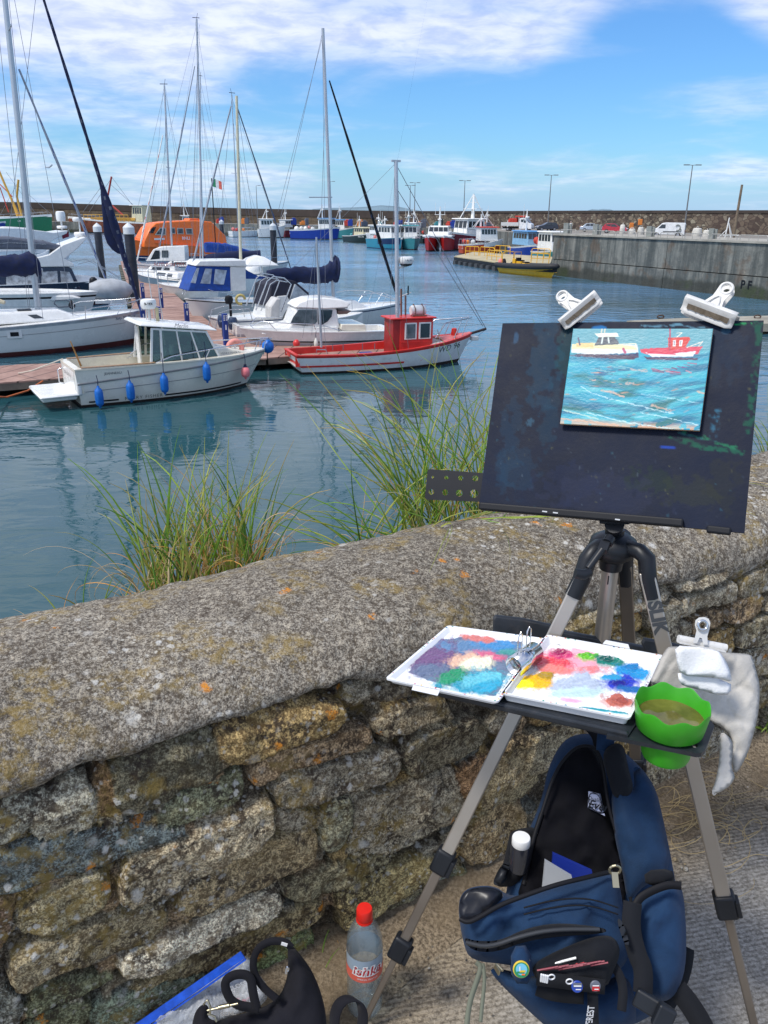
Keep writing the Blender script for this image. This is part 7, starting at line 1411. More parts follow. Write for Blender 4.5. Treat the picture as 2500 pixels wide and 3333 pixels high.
for pts,w,c in((((340,905),(420,955),(560,995),(700,1030),(880,1070),(1060,1100)),2.6,'bfe0e4'),(((390,1115),(520,1140),(700,1175),(900,1200),(1050,1215)),3.2,'c6e4e2'),(((810,1100),(1000,1130),(1235,1180)),2.2,'c0e2e6'),(((820,960),(960,975),(1240,1015)),1.8,'a8d6de'),(((690,820),(900,890),(1240,930)),1.8,'0a6a80'),(((400,830),(560,880),(740,950),(1000,1010)),3.5,'0c6e92'),(((250,1050),(500,1120),(760,1150)),6.,'1a6a70'),(((205,1100),(330,1130),(480,1160)),3.5,'c8dcc8'),(((180,1170),(420,1185),(700,1215)),6.,'dba884'),(((510,935),(600,950),(680,985)),5.,'d9a88c'),(((700,880),(760,880)),6,'c9a898'),(((415,855),(460,860)),4,'c8a090'),(((900,1040),(1040,1080)),5,'d0a890'),(((1240,930),(1290,940)),5,'d8a884'),(((740,770),(860,780)),6,'b8a8a0'),(((245,1240),(1240,1240)),2,'d8a884')): cv.stroke(ZP(*pts),w*.8,c,.62,4,int(w*10),.2)
q=[p-PQ[0] for p in PQ]; cv.b=.3+.7*fbm(cv.x*.5,cv.y*1.5,.2,3,4)
sheet('canvas',M('oil_paint',(.1,.3,.4),.45,var=.05,vs=20,attr='Col',bump=.4,bs=160,bd=.001),pnt,bl4(q),340,250,cv,.007,M('raw_panel_edge',(.55,.36,.22),.8),BN,.0004)
# ---- bulldog clips on the board ----
CLIPW=M('clip_white_metal',(.66,.65,.62),.42,.0,var=.06,dirt=.25,vs=30); CHR=M('chrome',(.7,.7,.7),.18,1.,var=.04)
def bulldog(label,jaw,ring,off,wjaw):
    """jaw=(left end px, right end px, half-height px) ring=(px,py,r)"""
    a,b_=bp(*jaw[0],off),bp(*jaw[1],off); c=(a+b_)/2; o=thing('bulldog_clip',label,'bulldog clip',tuple(c),group='bulldog clips on the easel'); ux=(b_-a).normalized(); r_=bp(ring[0],ring[1],off)-c; uy=(r_-ux*r_.dot(ux)).normalized(); L=(b_-a).length; H=wjaw
    fr=lambda x,y,z:ux*x+uy*y+BN*z
    prof=[(-H,.0045),(-H*.55,.004),(-H*.2,.006),(H*.05,.012),(H*.45,.017),(H*.85,.014),(H*1.0,.004)]
    def strip(sg,z0):
        mb=MB(); m=len(prof); K=9
        for i in range(K+1):
            x=-L/2+L*i/K; 
            for y,z in prof:
                yy=y
                if (i in(0,K)) and y<=-H*.9: yy=y+H*.22
                mb.v.append(tuple(fr(x,yy,sg*z+z0)))
        mb.f=[(i*m+j,(i+1)*m+j,(i+1)*m+j+1,i*m+j+1) for i in range(K) for j in range(m-1)]; mb.m=[0]*len(mb.f); return mb
    strip(1,0).build('front_jaw',CLIPW,o,solid=.0014,smooth=60,bevel=0); strip(-1,-.004).build('back_jaw',CLIPW,o,solid=.0014,smooth=60)
    # worn dark paint band along the jaw
    mb=MB(); rr=random.Random(int(jaw[0][0])); n=26; up_=[];lo=[]
    for i in range(n+1): x=-L*.40+L*.80*i/n; up_.append(fr(x,-H*.03,.0125)); lo.append(fr(x,-H*.42-rr.uniform(0,.14)*H,.0071))
    mb.add(up_+lo,[(i,i+1,n+2+i,n+1+i) for i in range(n)]); mb.build('worn_band',M('worn_metal',(.20,.16,.115),.5,.3,var=.25,vs=60),o,solid=.0006)
    # handle: tapering arm with flared shoulders and a ring
    rx,ry=r_.dot(ux),r_.dot(uy); d=bp(ring[0]+ring[2],ring[1],off)-bp(*ring[:2],off); R0=abs(d.length)
    ang=math.atan2(rx,ry-H*.5); A2=lambda x,y:(x*math.cos(ang)+y*math.sin(ang),-x*math.sin(ang)+y*math.cos(ang)+H*.35); hl=math.hypot(rx,ry-H*.35)
    outer=[(-L*.20,0),(-L*.16,hl*.22),(-R0*.85,hl*.50),(-R0*.9,hl*.72)]+[(R0*math.sin(t),hl-R0*math.cos(t)) for t in np.linspace(-rad(110),-rad(250),12)][0:0]+[(R0*math.cos(t),hl+R0*math.sin(t)) for t in np.linspace(rad(195),rad(-15),14)]+[(R0*.9,hl*.72),(R0*.85,hl*.50),(L*.16,hl*.22),(L*.20,0)]
    hole=[(R0*.52*math.cos(t),hl+R0*.52*math.sin(t)) for t in np.linspace(0,2*math.pi,15)[:-1]]
    for nm,z0,zt_ in(('handle',.013,.006),('back_handle',-.017,-.010)):
        def pf(x,y,b,z0=z0,zt_=zt_): X_,Y_=A2(x,y); f=min(1,max(0,y/hl)); return fr(X_,Y_,z0*(1-f)+zt_*f-b)
        plate(outer,[hole],pf,.0016,nm,CLIPW,o)
    mb=MB(); K=24; ring_=[fr(*A2(R0*.78*math.cos(t),hl+R0*.78*math.sin(t)),.0065) for t in np.linspace(0,2*math.pi,K+1)[:-1]]; mb.tube(ring_,R0*.17,8,closed=True); mb.build('eye',CLIPW,o,smooth=60)
    mb=MB()
    for sg in(-1,1): mb.tube([fr(*A2(sg*L*.11,hl*.12),.0145),fr(*A2(sg*R0*.45,hl*.42),.012),fr(*A2(sg*R0*.1,hl*.60),.010)],.0011,6)
    mb.build('pressed_rib',CLIPW,o,smooth=60); return o
bulldog('left white bulldog clip, tilted on the top edge of the easel board',((1832,1064),(1950,968)),(1833,968,21),.004,.0125)
bulldog('right white bulldog clip with green paint smear, gripping the board near its corner',((2226,990),(2392,1052)),(2364,944,26),.004,.0155)
# ---- tripod ----
C0=D(1997,1765,1.44); tri=thing('tripod','aluminium camera tripod with black head holding the easel board','tripod',(C0.x,C0.y,GZ)); tb=tri.location.copy(); tL=lambda p:p-tb
ALT=M('tripod_aluminium',(.45,.41,.36),.36,.7,var=.06,vs=6); ALD=M('tripod_aluminium_dark',(.24,.205,.17),.38,.75,var=.08,vs=6); PLB=M('tripod_black',(.011,.013,.017),.42,var=.15,vs=10,spec=.35)
cam0=Vector((0,0,CZ))
def leg(top,foot,w0,w1,collars,text=None,mat=ALT):
    t_,f_=tL(top),tL(foot); ax=(f_-t_).normalized(); lb=MB(); n=len(collars)+1; fr=[0]+[c for c in collars]+[1.02]
    view=(tL(cam0)-(t_+f_)/2); up=(view-ax*view.dot(ax)).normalized()
    L_=None; objs=[]
    for i in range(n):
        w=w0+(w1-w0)*i/max(1,n-1); m=MB().bar(t_.lerp(f_,fr[i]),t_.lerp(f_,fr[i+1]),w,w*.8,up=up); p_=m.build('leg',mat if i==0 else ALD,tri if L_ is None else L_,bevel=.003,segs=3,smooth=40)
        if L_ is None: L_=p_
        else: p_.name='leg_section'
    for c in collars:
        a=t_.lerp(f_,c); m=MB(); m.bar(a-ax*.024,a+ax*.026,w0*1.45,w0*1.2,up=up); m.build('leg_clamp',PLB,L_,bevel=.006,segs=3,smooth=40); sd=ax.cross(up); m=MB(); m.bar(a-ax*.014-sd*w0*.78+up*.006,a+ax*.02-sd*w0*.78+up*.006,.008,w0*.9,up=up); m.build('clamp_lever',PLB,L_,bevel=.002)
    return t_,f_,ax,up,L_
Lt=leg(D(1905,1860,1.42),P(1172,3352,GZ+.01),.025,.013,[.60,.80])
Rt=leg(D(2103,1858,1.40),P(2483,3455,GZ+.01),.027,.016,[.655])
Bt=leg(D(2033,1835,1.50),P(2082,2712,GZ+.01),.026,.020,[.66],mat=ALD)
t_,f_,ax,up,L_=Rt; wv=.0114
def legtext(txt,f,size,bold):
    c=t_.lerp(f_,f)+up*wv; vs,fs=textmesh(txt,size,bold); sd=ax.cross(up); sd=-sd
    MB().add([c+ax*v.x+sd*v.y for v in vs],fs).build('lettering',M('print_grey',(.05,.055,.06),.5),L_)
legtext('SLIK',.082,.032,.0016); legtext('U874',.185,.019,.0004)
mb=MB(); ctr=tL(C0)
mb.lathe([(0,.026),(.017,.026),(.017,.017),(.024,.016),(.040,.006),(.044,-.010),(.038,-.024),(.022,-.034),(.020,-.052),(0,-.052)],ctr,28); mb.build('head',PLB,tri,smooth=50)
for tp,ax_ in((Lt[0],Lt[2]),(Rt[0],Rt[2]),(Bt[0],Bt[2])):
    mb=MB(); h0=ctr+Vector((0,0,-.004)); d=(tp-ctr); d.z=0; d.normalize(); s0=ctr+d*.030+Vector((0,0,.000)); s1=tp-ax_*.006+Vector((0,0,.018)); s2=tp+ax_*.05
    for a,b_,w1,w2 in((s0,s1,.026,.034),(s1,s2,.034,.036)): pass
    mb.tube([ctr+d*.012+Vector((0,0,-.002)),s0+d*.008,s1*.5+s0*.5+d*.004+Vector((0,0,.004)),s1,tp+ax_*.015,s2],[.014,.0150,.0150,.0158,.0160,.0155],8); mb.build('leg_shoulder',PLB,tri,smooth=50)
cb=D(1985,2125,1.40); cb2=Vector((C0.x,C0.y,0)); mb=MB(); top=ctr+Vector((0,0,-.045)); mb.tube([top,top-Vector((0,0,.36))],.0150,20); mb.build('centre_column',ALT,tri,smooth=60)
mb=MB(); c=top+Vector((0,0,-.010)); fv=(tL(cam0)-c).normalized(); right=Vector((1,0,0)); lettering('E',.012,c+fv*.0155+right*.003,right,(0,0,1),BLACK,tri); MB().box(c+fv*.0150+Vector((.003,0,-.02)),(.012,.002,.018)).build('arrow_label',BLACK,tri,bevel=.001)
# crank
mb=MB(); a=tL(D(1985,1752,1.375)); b_=tL(D(1960,1795,1.355)); c=tL(D(1915,1850,1.35)); d=tL(D(1880,1868,1.345)); mb.tube([a,a.lerp(b_,.4)],.010,12); mb.bar(a+Vector((-.004,0,0)),b_,.016,.010); mb.tube([b_+Vector((0,0,.004)),c],[.0065,.006],10); mb.build('crank',PLB,tri,smooth=40); MB().tube([tL(D(1922,1862,1.345)),tL(D(1898,1871,1.342)),tL(D(1872,1866,1.34))],[.007,.0095,.008],12).build('crank_handle',PLB,tri,smooth=60)
mb=MB(); bc=tL(bp(2000,1705,-.012)); mb.tube([ctr+Vector((0,0,.02)),bc],[.013,.017],16); bm=tL(bp(2010,1500,-.010)); mb.bar(bc,bm,.05,.008,up=BN); mb.build('board_mount',PLB,tri,smooth=40)
# ---- tray with palettes ----
TZ=GZ+.832; RZ=GZ+.850
tray=thing('easel_tray','black easel shelf clamped across the tripod legs under the palettes','tray',tuple(P(1900,2250,TZ))); yb=tray.location.copy()
TRM=M('tray_black',(.018,.022,.028),.38,var=.3,vs=14,dirt=.12)
plate([(1425,2250),(1625,2300),(2045,2393),(2110,2300),(2125,2170),(1800,2125),(1520,2110)],[],lambda x,y,b:P(x,y,TZ)-yb-Vector((0,0,b)),.006,'shelf',TRM,tray)
mb=MB(); mb.bar(P(1428,2252,TZ-.004)-yb,P(2045,2394,TZ-.004)-yb,.010,.013); mb.build('front_lip',TRM,tray,bevel=.003)
cz=TZ-.004
plate([(1975,2392),(2268,2452),(2284,2450),(2296,2440),(2326,2362),(2318,2350),(2190,2240),(2080,2230)],[circ(2190,2338,60,20),circ(2262,2425,9)],lambda x,y,b:P(x,y,cz)-yb-Vector((0,0,b)),.007,'cup_holder',TRM,tray)
def vplate(pts,d,th,name):
    q=[D(x,y,d) for x,y in pts]; n=Vector((0,1,.2)).normalized(); MB().prism([p-yb for p in q],n*th).build(name,TRM,tray,bevel=.003)
vplate([(1605,2010),(1612,2002),(1700,2012),(1820,2038),(1850,2055),(1856,2085),(1760,2085),(1603,2058)],1.52,.008,'side_wing'); vplate([(2086,2092),(2095,2076),(2170,2088),(2225,2102),(2225,2130),(2100,2120)],1.48,.008,'side_wing')
vplate([(1820,2050),(2130,2110),(2130,2128),(1820,2068)],1.50,.010,'cross_bar')
def palette(name,label,corners,depth,tabs,blobs,base,rimc='f2f4f4',seed=1,spl=40,group=None):
    q=[P(x,y,RZ) for x,y in corners]; c=sum(q,Vector())/4; o=thing(name,label,'palette',tuple(c)); q=[p-c for p in q]
    WP=M('palette_plastic',(.80,.81,.82),.28,var=.03,vs=10,coat=.3)
    def inset(d): 
        out=[]
        for i in range(4):
            a,b_,e=q[i-1],q[i],q[(i+1)%4]; u=(a-b_).normalized();w=(e-b_).normalized(); out.append(b_+(u+w)*d/max(.3,math.sin(u.angle(w))))
        return out
    def rrect(pts,r,n=4):
        out=[]
        for i in range(4):
            a,b_,e=pts[i-1],pts[i],pts[(i+1)%4]; u=(a-b_).normalized();w=(e-b_).normalized()
            for k in range(n+1): f=k/n; out.append(b_+u*r*(1-f)**2+w*r*f**2)
        return out
    z=Vector((0,0,1)); rings=[[p-z*depth for p in rrect(inset(.005),.006)],[p-z*.0035 for p in rrect(inset(.0015),.006)],[p-z*.003 for p in rrect(inset(-.001),.006)],[p for p in rrect(inset(-.001),.006)],[p for p in rrect(inset(.003),.006)],[p-z*(depth-.0035) for p in rrect(inset(.0095),.006)]]
    mb=MB(); m=len(rings[0]); 
    for r in rings: mb.v+=[tuple(p) for p in r]
    mb.f=[(i*m+k,i*m+(k+1)%m,(i+1)*m+(k+1)%m,(i+1)*m+k) for i in range(len(rings)-1) for k in range(m)]+[tuple(range(m))[::-1]]; mb.m=[0]*len(mb.f); mb.build('tray_body',WP,o,smooth=35)
    for t in tabs: n=len(t); tq=[P(x,y,RZ-.001)-c for x,y in t]; MB().prism(tq,(0,0,.0018)).build('latch_tab',WP,o,bevel=.0006)
    fl=inset(.0093); fq=[p-z*(depth-.0034) for p in (fl[0],fl[1],fl[2],fl[3])]; pf=bl4(fq); nu,nv=190,190
    U,V_=np.meshgrid(np.linspace(0,1,nu),np.linspace(0,1,nv)); W_=np.zeros(U.shape+(3,)); 
    for k in range(3): a=[f[k]+c[k] for f in fq]; W_[...,k]=(a[0]*(1-U)+a[1]*U)*(1-V_)+(a[3]*(1-U)+a[2]*U)*V_
    px,py=proj(W_); X_,Y_=(px-1200)*1.276,(py-1650)*1.276
    cc=np.zeros(U.shape+(3,)); cc[:]=lin(base); hh=np.zeros(U.shape)
    for b in blobs:
        if b[0]=='P': 
            d,i=segdist(X_+14*(fbm(X_,Y_,.04,4,seed)-.5),Y_+10*(fbm(X_,Y_,.04,4,seed+3)-.5),b[1]); m_=np.clip(np.where(i,d,-d)/2,0,1); cl_=np.array(lin(b[2]))*(.8+.4*fbm(X_,Y_*2.,.05,4,seed+1))[...,None]; lift=.3
        else:
            x0,y0,rx,ry,colr=b[:5]; ang=b[5] if len(b)>5 else 0.; x,y=X_-x0,Y_-y0; ca,sa=math.cos(ang),math.sin(ang); sw=fbm(X_,Y_,.028,4,int(x0)); d=np.sqrt(((x*ca+y*sa)/(rx*1.12))**2+((-x*sa+y*ca)/(ry*1.12))**2)+(sw-.5)*1.1; m_=np.clip((1-d)*4.,0,1)
            tone=(.82+.4*fbm((x*ca+y*sa)*.3,(-x*sa+y*ca)*1.4,.09,4,int(y0)))[...,None]; cl_=np.clip(np.array(lin(colr))*tone,0,1); lift=b[6] if len(b)>6 else .6; m_=np.maximum(m_,.55*np.clip((1.35-d)*3.,0,1)*(fbm(X_*1.2,Y_*2.2,.07,3,int(x0)+9)>.5))
        cc=cc*(1-m_[...,None])+cl_*m_[...,None]; hh=np.maximum(hh*(1-.4*m_),m_*lift*(.35+.65*fbm(X_,Y_*1.6,.11,4,seed+8)))
    mb=MB(); k=0; Vv=W_-np.array(c); Vv[...,2]+=hh*.0055+.0002; mb.v=[tuple(p) for p in Vv.reshape(-1,3)]; mb.f=[(j*nu+i,(j+1)*nu+i,(j+1)*nu+i+1,j*nu+i+1) for j in range(nv-1) for i in range(nu-1)]; mb.m=[0]*len(mb.f)
    mb.build('paint_film',M('wet_paint',(.5,.5,.5),.28,var=.04,vs=30,attr='Col',coat=.4),o,smooth=180,col=cc.reshape(-1,3))
    # spatters on rims
    R=random.Random(seed); sp={}
    cols=['b04a60','2a6f90','d8b030','7a5a80','2f8a70','c07858']
    for i in range(spl):
        k=R.randrange(4); f=R.random(); a=inset(.001)[k].lerp(inset(.001)[(k+1)%4],f); sp.setdefault(R.choice(cols),[]).append((a,R.uniform(.0006,.0022)))
    for cn,l in sp.items():
        mb=MB(); 
        for a,r in l: mb.lathe([(r,0),(r*.7,.0005),(0,.0007)],a,7)
        mb.build('paint_spatter',M('spat_'+cn,lin(cn),.4),o)
    return o,c
pl1,_=palette('palette_box','left white palette half with muted purple, blue and teal mixed paint',[(1459,2036),(1772,2078),(1620,2283),(1257,2207)],.010,[[(1345,2231),(1432,2249),(1425,2264),(1340,2245)]],
 [('P',[(160,690),(200,640),(300,550),(390,543),(480,560),(640,560),(640,620),(600,660),(570,710),(530,790),(440,775),(280,735)],'66748a'),(290,625,105,62,'6c4d74',-.3,.7),(250,680,70,25,'5f6c86'),(430,590,110,26,'5a7fa4',.1),(540,578,85,20,'3d86bb',.1),(450,548,70,13,'d2756a',.15),(420,640,80,26,'dcb195',-.1),(515,622,60,15,'cf6480',.2),(450,655,62,24,'e9e3c4',-.1,.9),(580,607,40,13,'3f8f88'),(430,735,130,44,'2b93ab',-.1,.8),(345,712,52,30,'1f8a5c',-.3,.8),(480,722,82,30,'63bccb',-.15,.9),(500,750,70,18,'2f9fbe',-.2)],'e8ecee',seed=3)
pl2,_=palette('palette_box','right white palette with bright squeezed red, yellow, green and blue paint',[(1781,2066),(2158,2133),(2049,2337),(1631,2254)],.016,[[(1962,2095),(1972,2084),(2045,2098),(2050,2112)]],
 [(860,640,110,45,'f0a6b6',.15,.2),(760,655,75,30,'e2404e',.1,.8),(800,615,62,18,'cf3a70',.1,.8),(790,606,30,12,'971a52',0,1.),(790,682,85,20,'ef7f74',.1),(905,683,78,15,'ea8688',-.1),(880,735,120,38,'b4c0d2',-.1,.4),(870,775,110,20,'c3dedd',-.05,.3),(690,728,66,30,'f7b90e',-.1,.7),(640,742,32,18,'fff01c',0,.6),(735,705,30,15,'b08c1c',0,.9),(815,563,34,15,'10201d',0,1.),(908,622,40,15,'66bb1c',0,1.),(1000,648,62,22,'1c7a6b',.2,.9),(985,636,34,12,'12564e',.2,1.),(1095,690,66,26,'2596d2',.15,.8),(1085,670,34,15,'1577b4',0,1.),(1060,735,70,28,'2a3cba',.15,.9),(1040,740,34,16,'1d1b86',0,1.),(1010,712,38,14,'2c97c4',0,.7),(1090,765,50,14,'1f66a8',.1,.8),(1030,810,66,26,'c06a5a',.1,.9),(1048,812,26,14,'a14c3e',0,1.),(845,806,48,8,'eeb4cf',.1,.3),(950,845,120,6,'2f9aa8',.12,.3)],'f4f5f5',seed=6,spl=60)
# steel clip joining the palettes
cA,cB=P(1672,2168,RZ+.012),P(1742,2118,RZ+.012); o=thing('palette_clip','shiny rolled steel clip with wire loops holding the two palettes together','clip',tuple(cA)); v_=cB-cA; mb=MB(); n=20; R0=.0155; ax=v_.normalized(); e1=ax.cross(Vector((0,0,1))).normalized(); e2=Vector((0,0,1))
rg=[]; 
for k in range(n+1):
    a=rad(-70)-rad(320)*k/n; rg.append(e1*math.cos(a)*R0+e2*math.sin(a)*R0)
rg=[rg[0]+Vector((0,0,-.006))]+rg+[rg[-1]+Vector((0,0,-.006))]; m=len(rg); mb.add([p for p in rg]+[v_+p for p in rg],[(i,i+1,m+i+1,m+i) for i in range(m-1)]); mb.build('spring_barrel',CHR,o,solid=.0012,smooth=60)
mb=MB()
for f in(.22,.62):
    b0=v_*f+Vector((0,0,R0)); s_=ax*.0065; mb.tube([b0-s_*.8-e2*.004,b0-s_+e2*.022,b0-s_*.9+e2*.034,b0+e2*.040,b0+s_*.9+e2*.034,b0+s_+e2*.022,b0+s_*.8-e2*.004],.0011,6)
mb.build('wire_loop',CHR,o,smooth=60)
# ---- green water cup ----
CUPM=M('cup_green',(.038,.33,.010),.5,var=.08,vs=20,coat=.1); c0=P(2190,2290,GZ+.874); dd_=(c0-cam0); dep=dd_.y*cP-dd_.z*sP; Rr=119/F*dep; cup=thing('water_cup','bright green collapsible water cup with wavy rim in the tray holder','cup',(c0.x,c0.y,TZ)); zc=c0.z-TZ
def cupring(r,z,wav=0.): return [Vector((r*math.cos(2*math.pi*k/96),r*math.sin(2*math.pi*k/96),z+wav*math.cos(8*2*math.pi*k/96+.4))) for k in range(96)]
def rings(rs,name,mat,parent,**k):
    mb=MB(); m=96
    for r in rs: mb.v+=[tuple(p) for p in r]
    mb.f=[(i*m+j,i*m+(j+1)%m,(i+1)*m+(j+1)%m,(i+1)*m+j) for i in range(len(rs)-1) for j in range(m)]; mb.m=[0]*len(mb.f); return mb.build(name,mat,parent,smooth=50)
rings([cupring(.01,-.050),cupring(Rr*.62,-.050),cupring(Rr*.66,-.044),cupring(Rr*.70,-.006),cupring(Rr*.90,.002),cupring(Rr*.91,.008),cupring(Rr*.925,.009),cupring(Rr*1.0,zc-.003,.0035),cupring(Rr*.985,zc,.0035),cupring(Rr*.955,zc-.002,.0035),cupring(Rr*.88,.010),cupring(Rr*.64,-.02),cupring(.001,-.03)],'wall',CUPM,cup)
mb=MB(); mb.add([(Rr*.905*math.cos(a),Rr*.905*math.sin(a),.0175) for a in np.linspace(0,2*math.pi,49)[:-1]],[tuple(range(48))]); mb.build('water',M('dirty_water',(.13,.12,.025),.08,var=.4,vs=14,spec=.6),cup)
# ---- soft things: traced outlines given depth ----
def pp(pts,d0,name,mat,parent,ob,step=.006,bulge=.01,rim=.02,thick=None,gx=0.,gy=0.,ref=None,k=1.,ox=0,oy=0,**kw):
    pts=[(ox+x/k,oy+y/k) for x,y in pts]; rx,ry=ref or (sum(p[0] for p in pts)/len(pts),sum(p[1] for p in pts)/len(pts))
    def dep(px,py): return d0+gx*(px-rx)/1000+gy*(py-ry)/1000
    def frame(u,v,h):
        px,py=rx+u*F/d0,ry+v*F/d0; return D(px,py,dep(px,py)-h)-ob
    return pillow([((x-rx)*d0/F,(y-ry)*d0/F) for x,y in pts],step,frame,bulge,rim,name,mat,parent,thick,**kw)
def fabric(name,c,rough=.85,weave=900.,sheen=.2,var=.15,attr=None):
    m=M(name,c,rough,var=var,vs=9.,bump=.35,bs=weave,bd=.003); m.node_tree.nodes['Principled BSDF'].inputs['Sheen Weight'].default_value=sheen*.15; m.node_tree.nodes['Principled BSDF'].inputs['Specular IOR Level'].default_value=.2; return m
TW=fabric('towel_cloth',(.50,.475,.43),.95,350,.1,.22); Z7k=dict(k=2.2117,ox=1900,oy=1700)
p0=D(2300,2200,1.3); tow=tag(thing('towel','pale grey paint-stained quilted rag draped over the right end of the tray','towel',tuple(p0)),None,None); ob=p0
quilt=lambda u,v:-.0028*np.exp(-(np.sin(u*70+2.2*np.sin(v*38)+3*fbm(u,v,20,3,5))/.28)**2)-.0020*np.exp(-(np.sin(v*60+2*np.sin(u*30))/.25)**2)+.0045*(fbm(u,v,30,4,2)-.5)
pp([(590,905),(640,890),(800,905),(1000,935),(1205,948),(1220,985),(1245,1080),(1270,1170),(1262,1370),(1205,1600),(1150,1735),(1085,1830),(1060,1700),(1075,1560),(990,1470),(900,1430),(880,1350),(700,1210),(470,1172),(505,1080)],1.30,'upper_fold',TW,tow,ob,step=.004,bulge=.006,rim=.008,thick=.001,gy=-.12,gx=.10,wr=.007,wsc=12.,extra=quilt,ref=(2300,2200),**Z7k)
pp([(975,1490),(1070,1560),(1078,1650),(1060,1760),(1095,1830),(1060,1890),(1010,1930),(960,1950),(932,1975),(922,1930),(950,1860),(980,1700)],1.262,'hanging_corner',TW,tow,ob,bulge=.003,rim=.006,thick=.001,gy=-.12,gx=.10,wr=.007,wsc=18.,ref=(2300,2200),**Z7k)
NW=fabric('paper_napkin',(.80,.80,.80),.9,300,.1,.05); nap=thing('paper_napkins','two folded white paper napkins clipped on top of the rag','napkins',tuple(p0))
pp([(672,1060),(1060,1140),(1062,1238),(960,1245),(870,1215),(760,1190),(690,1165)],1.245,'lower_napkin',NW,nap,p0,bulge=.002,rim=.003,thick=.003,wr=.002,**Z7k,round_=1)
pp([(655,885),(800,895),(965,920),(1005,965),(1045,1040),(1066,1125),(1060,1152),(985,1128),(870,1112),(700,1105),(668,1000)],1.235,'upper_napkin',NW,nap,p0,bulge=.004,rim=.004,thick=.003,wr=.003,**Z7k,round_=1,extra=lambda u,v:.003*np.sin(u*60+v*30))
clp=thing('napkin_clip','steel bulldog clip with round eye holding the napkins and rag','bulldog clip',tuple(p0)); z7=lambda x,y,d:D(1900+x/2.2117,1700+y/2.2117,d)-p0
mb=MB(); mb.tube([z7(680,838,1.275),z7(1025,905,1.275)],.0065,12); mb.bar(z7(682,862,1.27),z7(1010,925,1.27),.002,.016,up=(0,-1,.3)); mb.build('jaw',CLIPW,clp,smooth=40)
def pf7(x,y,b): return z7(x,y,1.262+b)
plate([(785,868),(800,830),(812,780),(800,740),(805,705),(830,685),(870,682),(900,695),(912,725),(905,770),(890,820),(893,882),(862,880),(850,835),(835,830),(815,872)],[circ(856,742,22,14)],pf7,.003,'handle',CLIPW,clp)
mb=MB(); mb.tube([z7(856+34*math.cos(a),742+34*math.sin(a),1.259) for a in np.linspace(0,2*math.pi,19)[:-1]],.0022,8,closed=True); mb.build('eye',CHR,clp,smooth=60)
# ================= THINGS ON THE GROUND =================
BPB=fabric('backpack_blue',(.010,.032,.078),.8,500,.25,.25); BPK=fabric('backpack_black',(.008,.009,.012),.8,500,.15,.3); BLN=M('black_lining',(.004,.004,.006),.8,var=.4,vs=20,spec=.12); WEB=fabric('webbing',(.010,.011,.014),.85,900,.2,.2)
p0=D(1880,2900,1.28); bk=thing('backpack','open navy blue backpack with black lining standing between the tripod legs','backpack',tuple(p0)); K7=dict(k=1.3825,ox=1300,oy=2300); b7=lambda x,y,d:D(1300+x/1.3825,2300+y/1.3825,d)-p0
def bpk(pts,d,name,mat,parent=None,**kw):
    a=dict(step=.009,bulge=.02,rim=.03,gy=-.16,ref=(1880,2900)); a.update(K7); a.update(kw); return pp(pts,d,name,mat,parent or bk,p0,**a)
def btube(pts,d,r,name,mat,parent=None,gy=-.16,n=8,closed=False):
    q=[b7(x,y,(d if not isinstance(d,(list,tuple)) else d[i])+gy*((2300+y/1.3825)-2900)/1000) for i,(x,y) in enumerate(pts)]; return MB().tube(smooth3(q,closed),r,n,closed=closed).build(name,mat,parent or bk,smooth=60)
def smooth3(q,closed=False,it=2):
    for _ in range(it):
        o=[] if closed else [q[0]]; n=len(q)
        for i in range(n if closed else n-1): a,b_=q[i],q[(i+1)%n]; o+=[a.lerp(b_,.25),a.lerp(b_,.75)]
        if not closed: o.append(q[-1])
        q=o
    return q
def bweb(pts,d,w,name,mat,parent=None,gy=-.16):
    """flat webbing strap: centre line in the plane, width w metres"""
    q=smooth3([b7(x,y,(d if not isinstance(d,(list,tuple)) else d[i])+gy*((2300+y/1.3825)-2900)/1000) for i,(x,y) in enumerate(pts)]); mb=MB()
    vw=Vector((0,-1,.5)).normalized()
    for i,p in enumerate(q):
        t=(q[min(i+1,len(q)-1)]-q[max(i-1,0)]).normalized(); s_=t.cross(vw).normalized()*w/2; mb.v+=[tuple(p-s_),tuple(p+s_)]
    mb.f=[(2*i,2*i+1,2*i+3,2*i+2) for i in range(len(q)-1)]; mb.m=[0]*len(mb.f); return mb.build(name,mat,parent or bk,solid=.0022,smooth=60)
bpk([(735,150),(820,118),(915,128),(1040,225),(1150,345),(1195,540),(1235,740),(1275,1000),(1240,1300),(1060,1450),(700,1470),(520,1300),(470,1000),(480,780),(600,520),(645,400),(670,270)],1.40,'back_shell',BPB,bulge=.045,rim=.06,thick=.05,wr=.012,wsc=9.)
bpk([(780,200),(830,175),(880,185),(915,260),(930,330),(935,450),(965,560),(1000,700),(1025,860),(1000,930),(700,960),(520,880),(560,760),(600,600),(655,420),(700,290)],1.335,'black_lining',BLN,bulge=.004,rim=.01,thick=.002,wr=.010,wsc=14.)
bpk([(950,330),(1065,395),(1045,240),(1150,345),(1190,520),(1228,745),(1110,800),(1060,850),(1030,900),(1000,720),(962,560)],1.315,'side_panel',BPB,bulge=.014,rim=.025,thick=.02,wr=.015,wsc=12.)
bpk([(905,195),(1005,148),(1030,275),(1062,390),(968,425),(940,330)],1.30,'top_strap_pad',WEB,bulge=.006,rim=.012,thick=.004,wr=.003)
bweb([(925,200),(930,110),(965,100),(985,150)],1.31,.030,'grab_loop',BPB); bweb([(905,185),(890,120),(830,60),(800,30)],1.36,.022,'shoulder_strap',WEB); 
ZB=M('zip_black',(.008,.008,.010),.6,spec=.2)
btube([(640,480),(700,290),(775,195),(830,172),(885,185),(918,260),(935,430),(985,600),(1025,760),(1045,900)],1.315,.003,'zip',ZB)
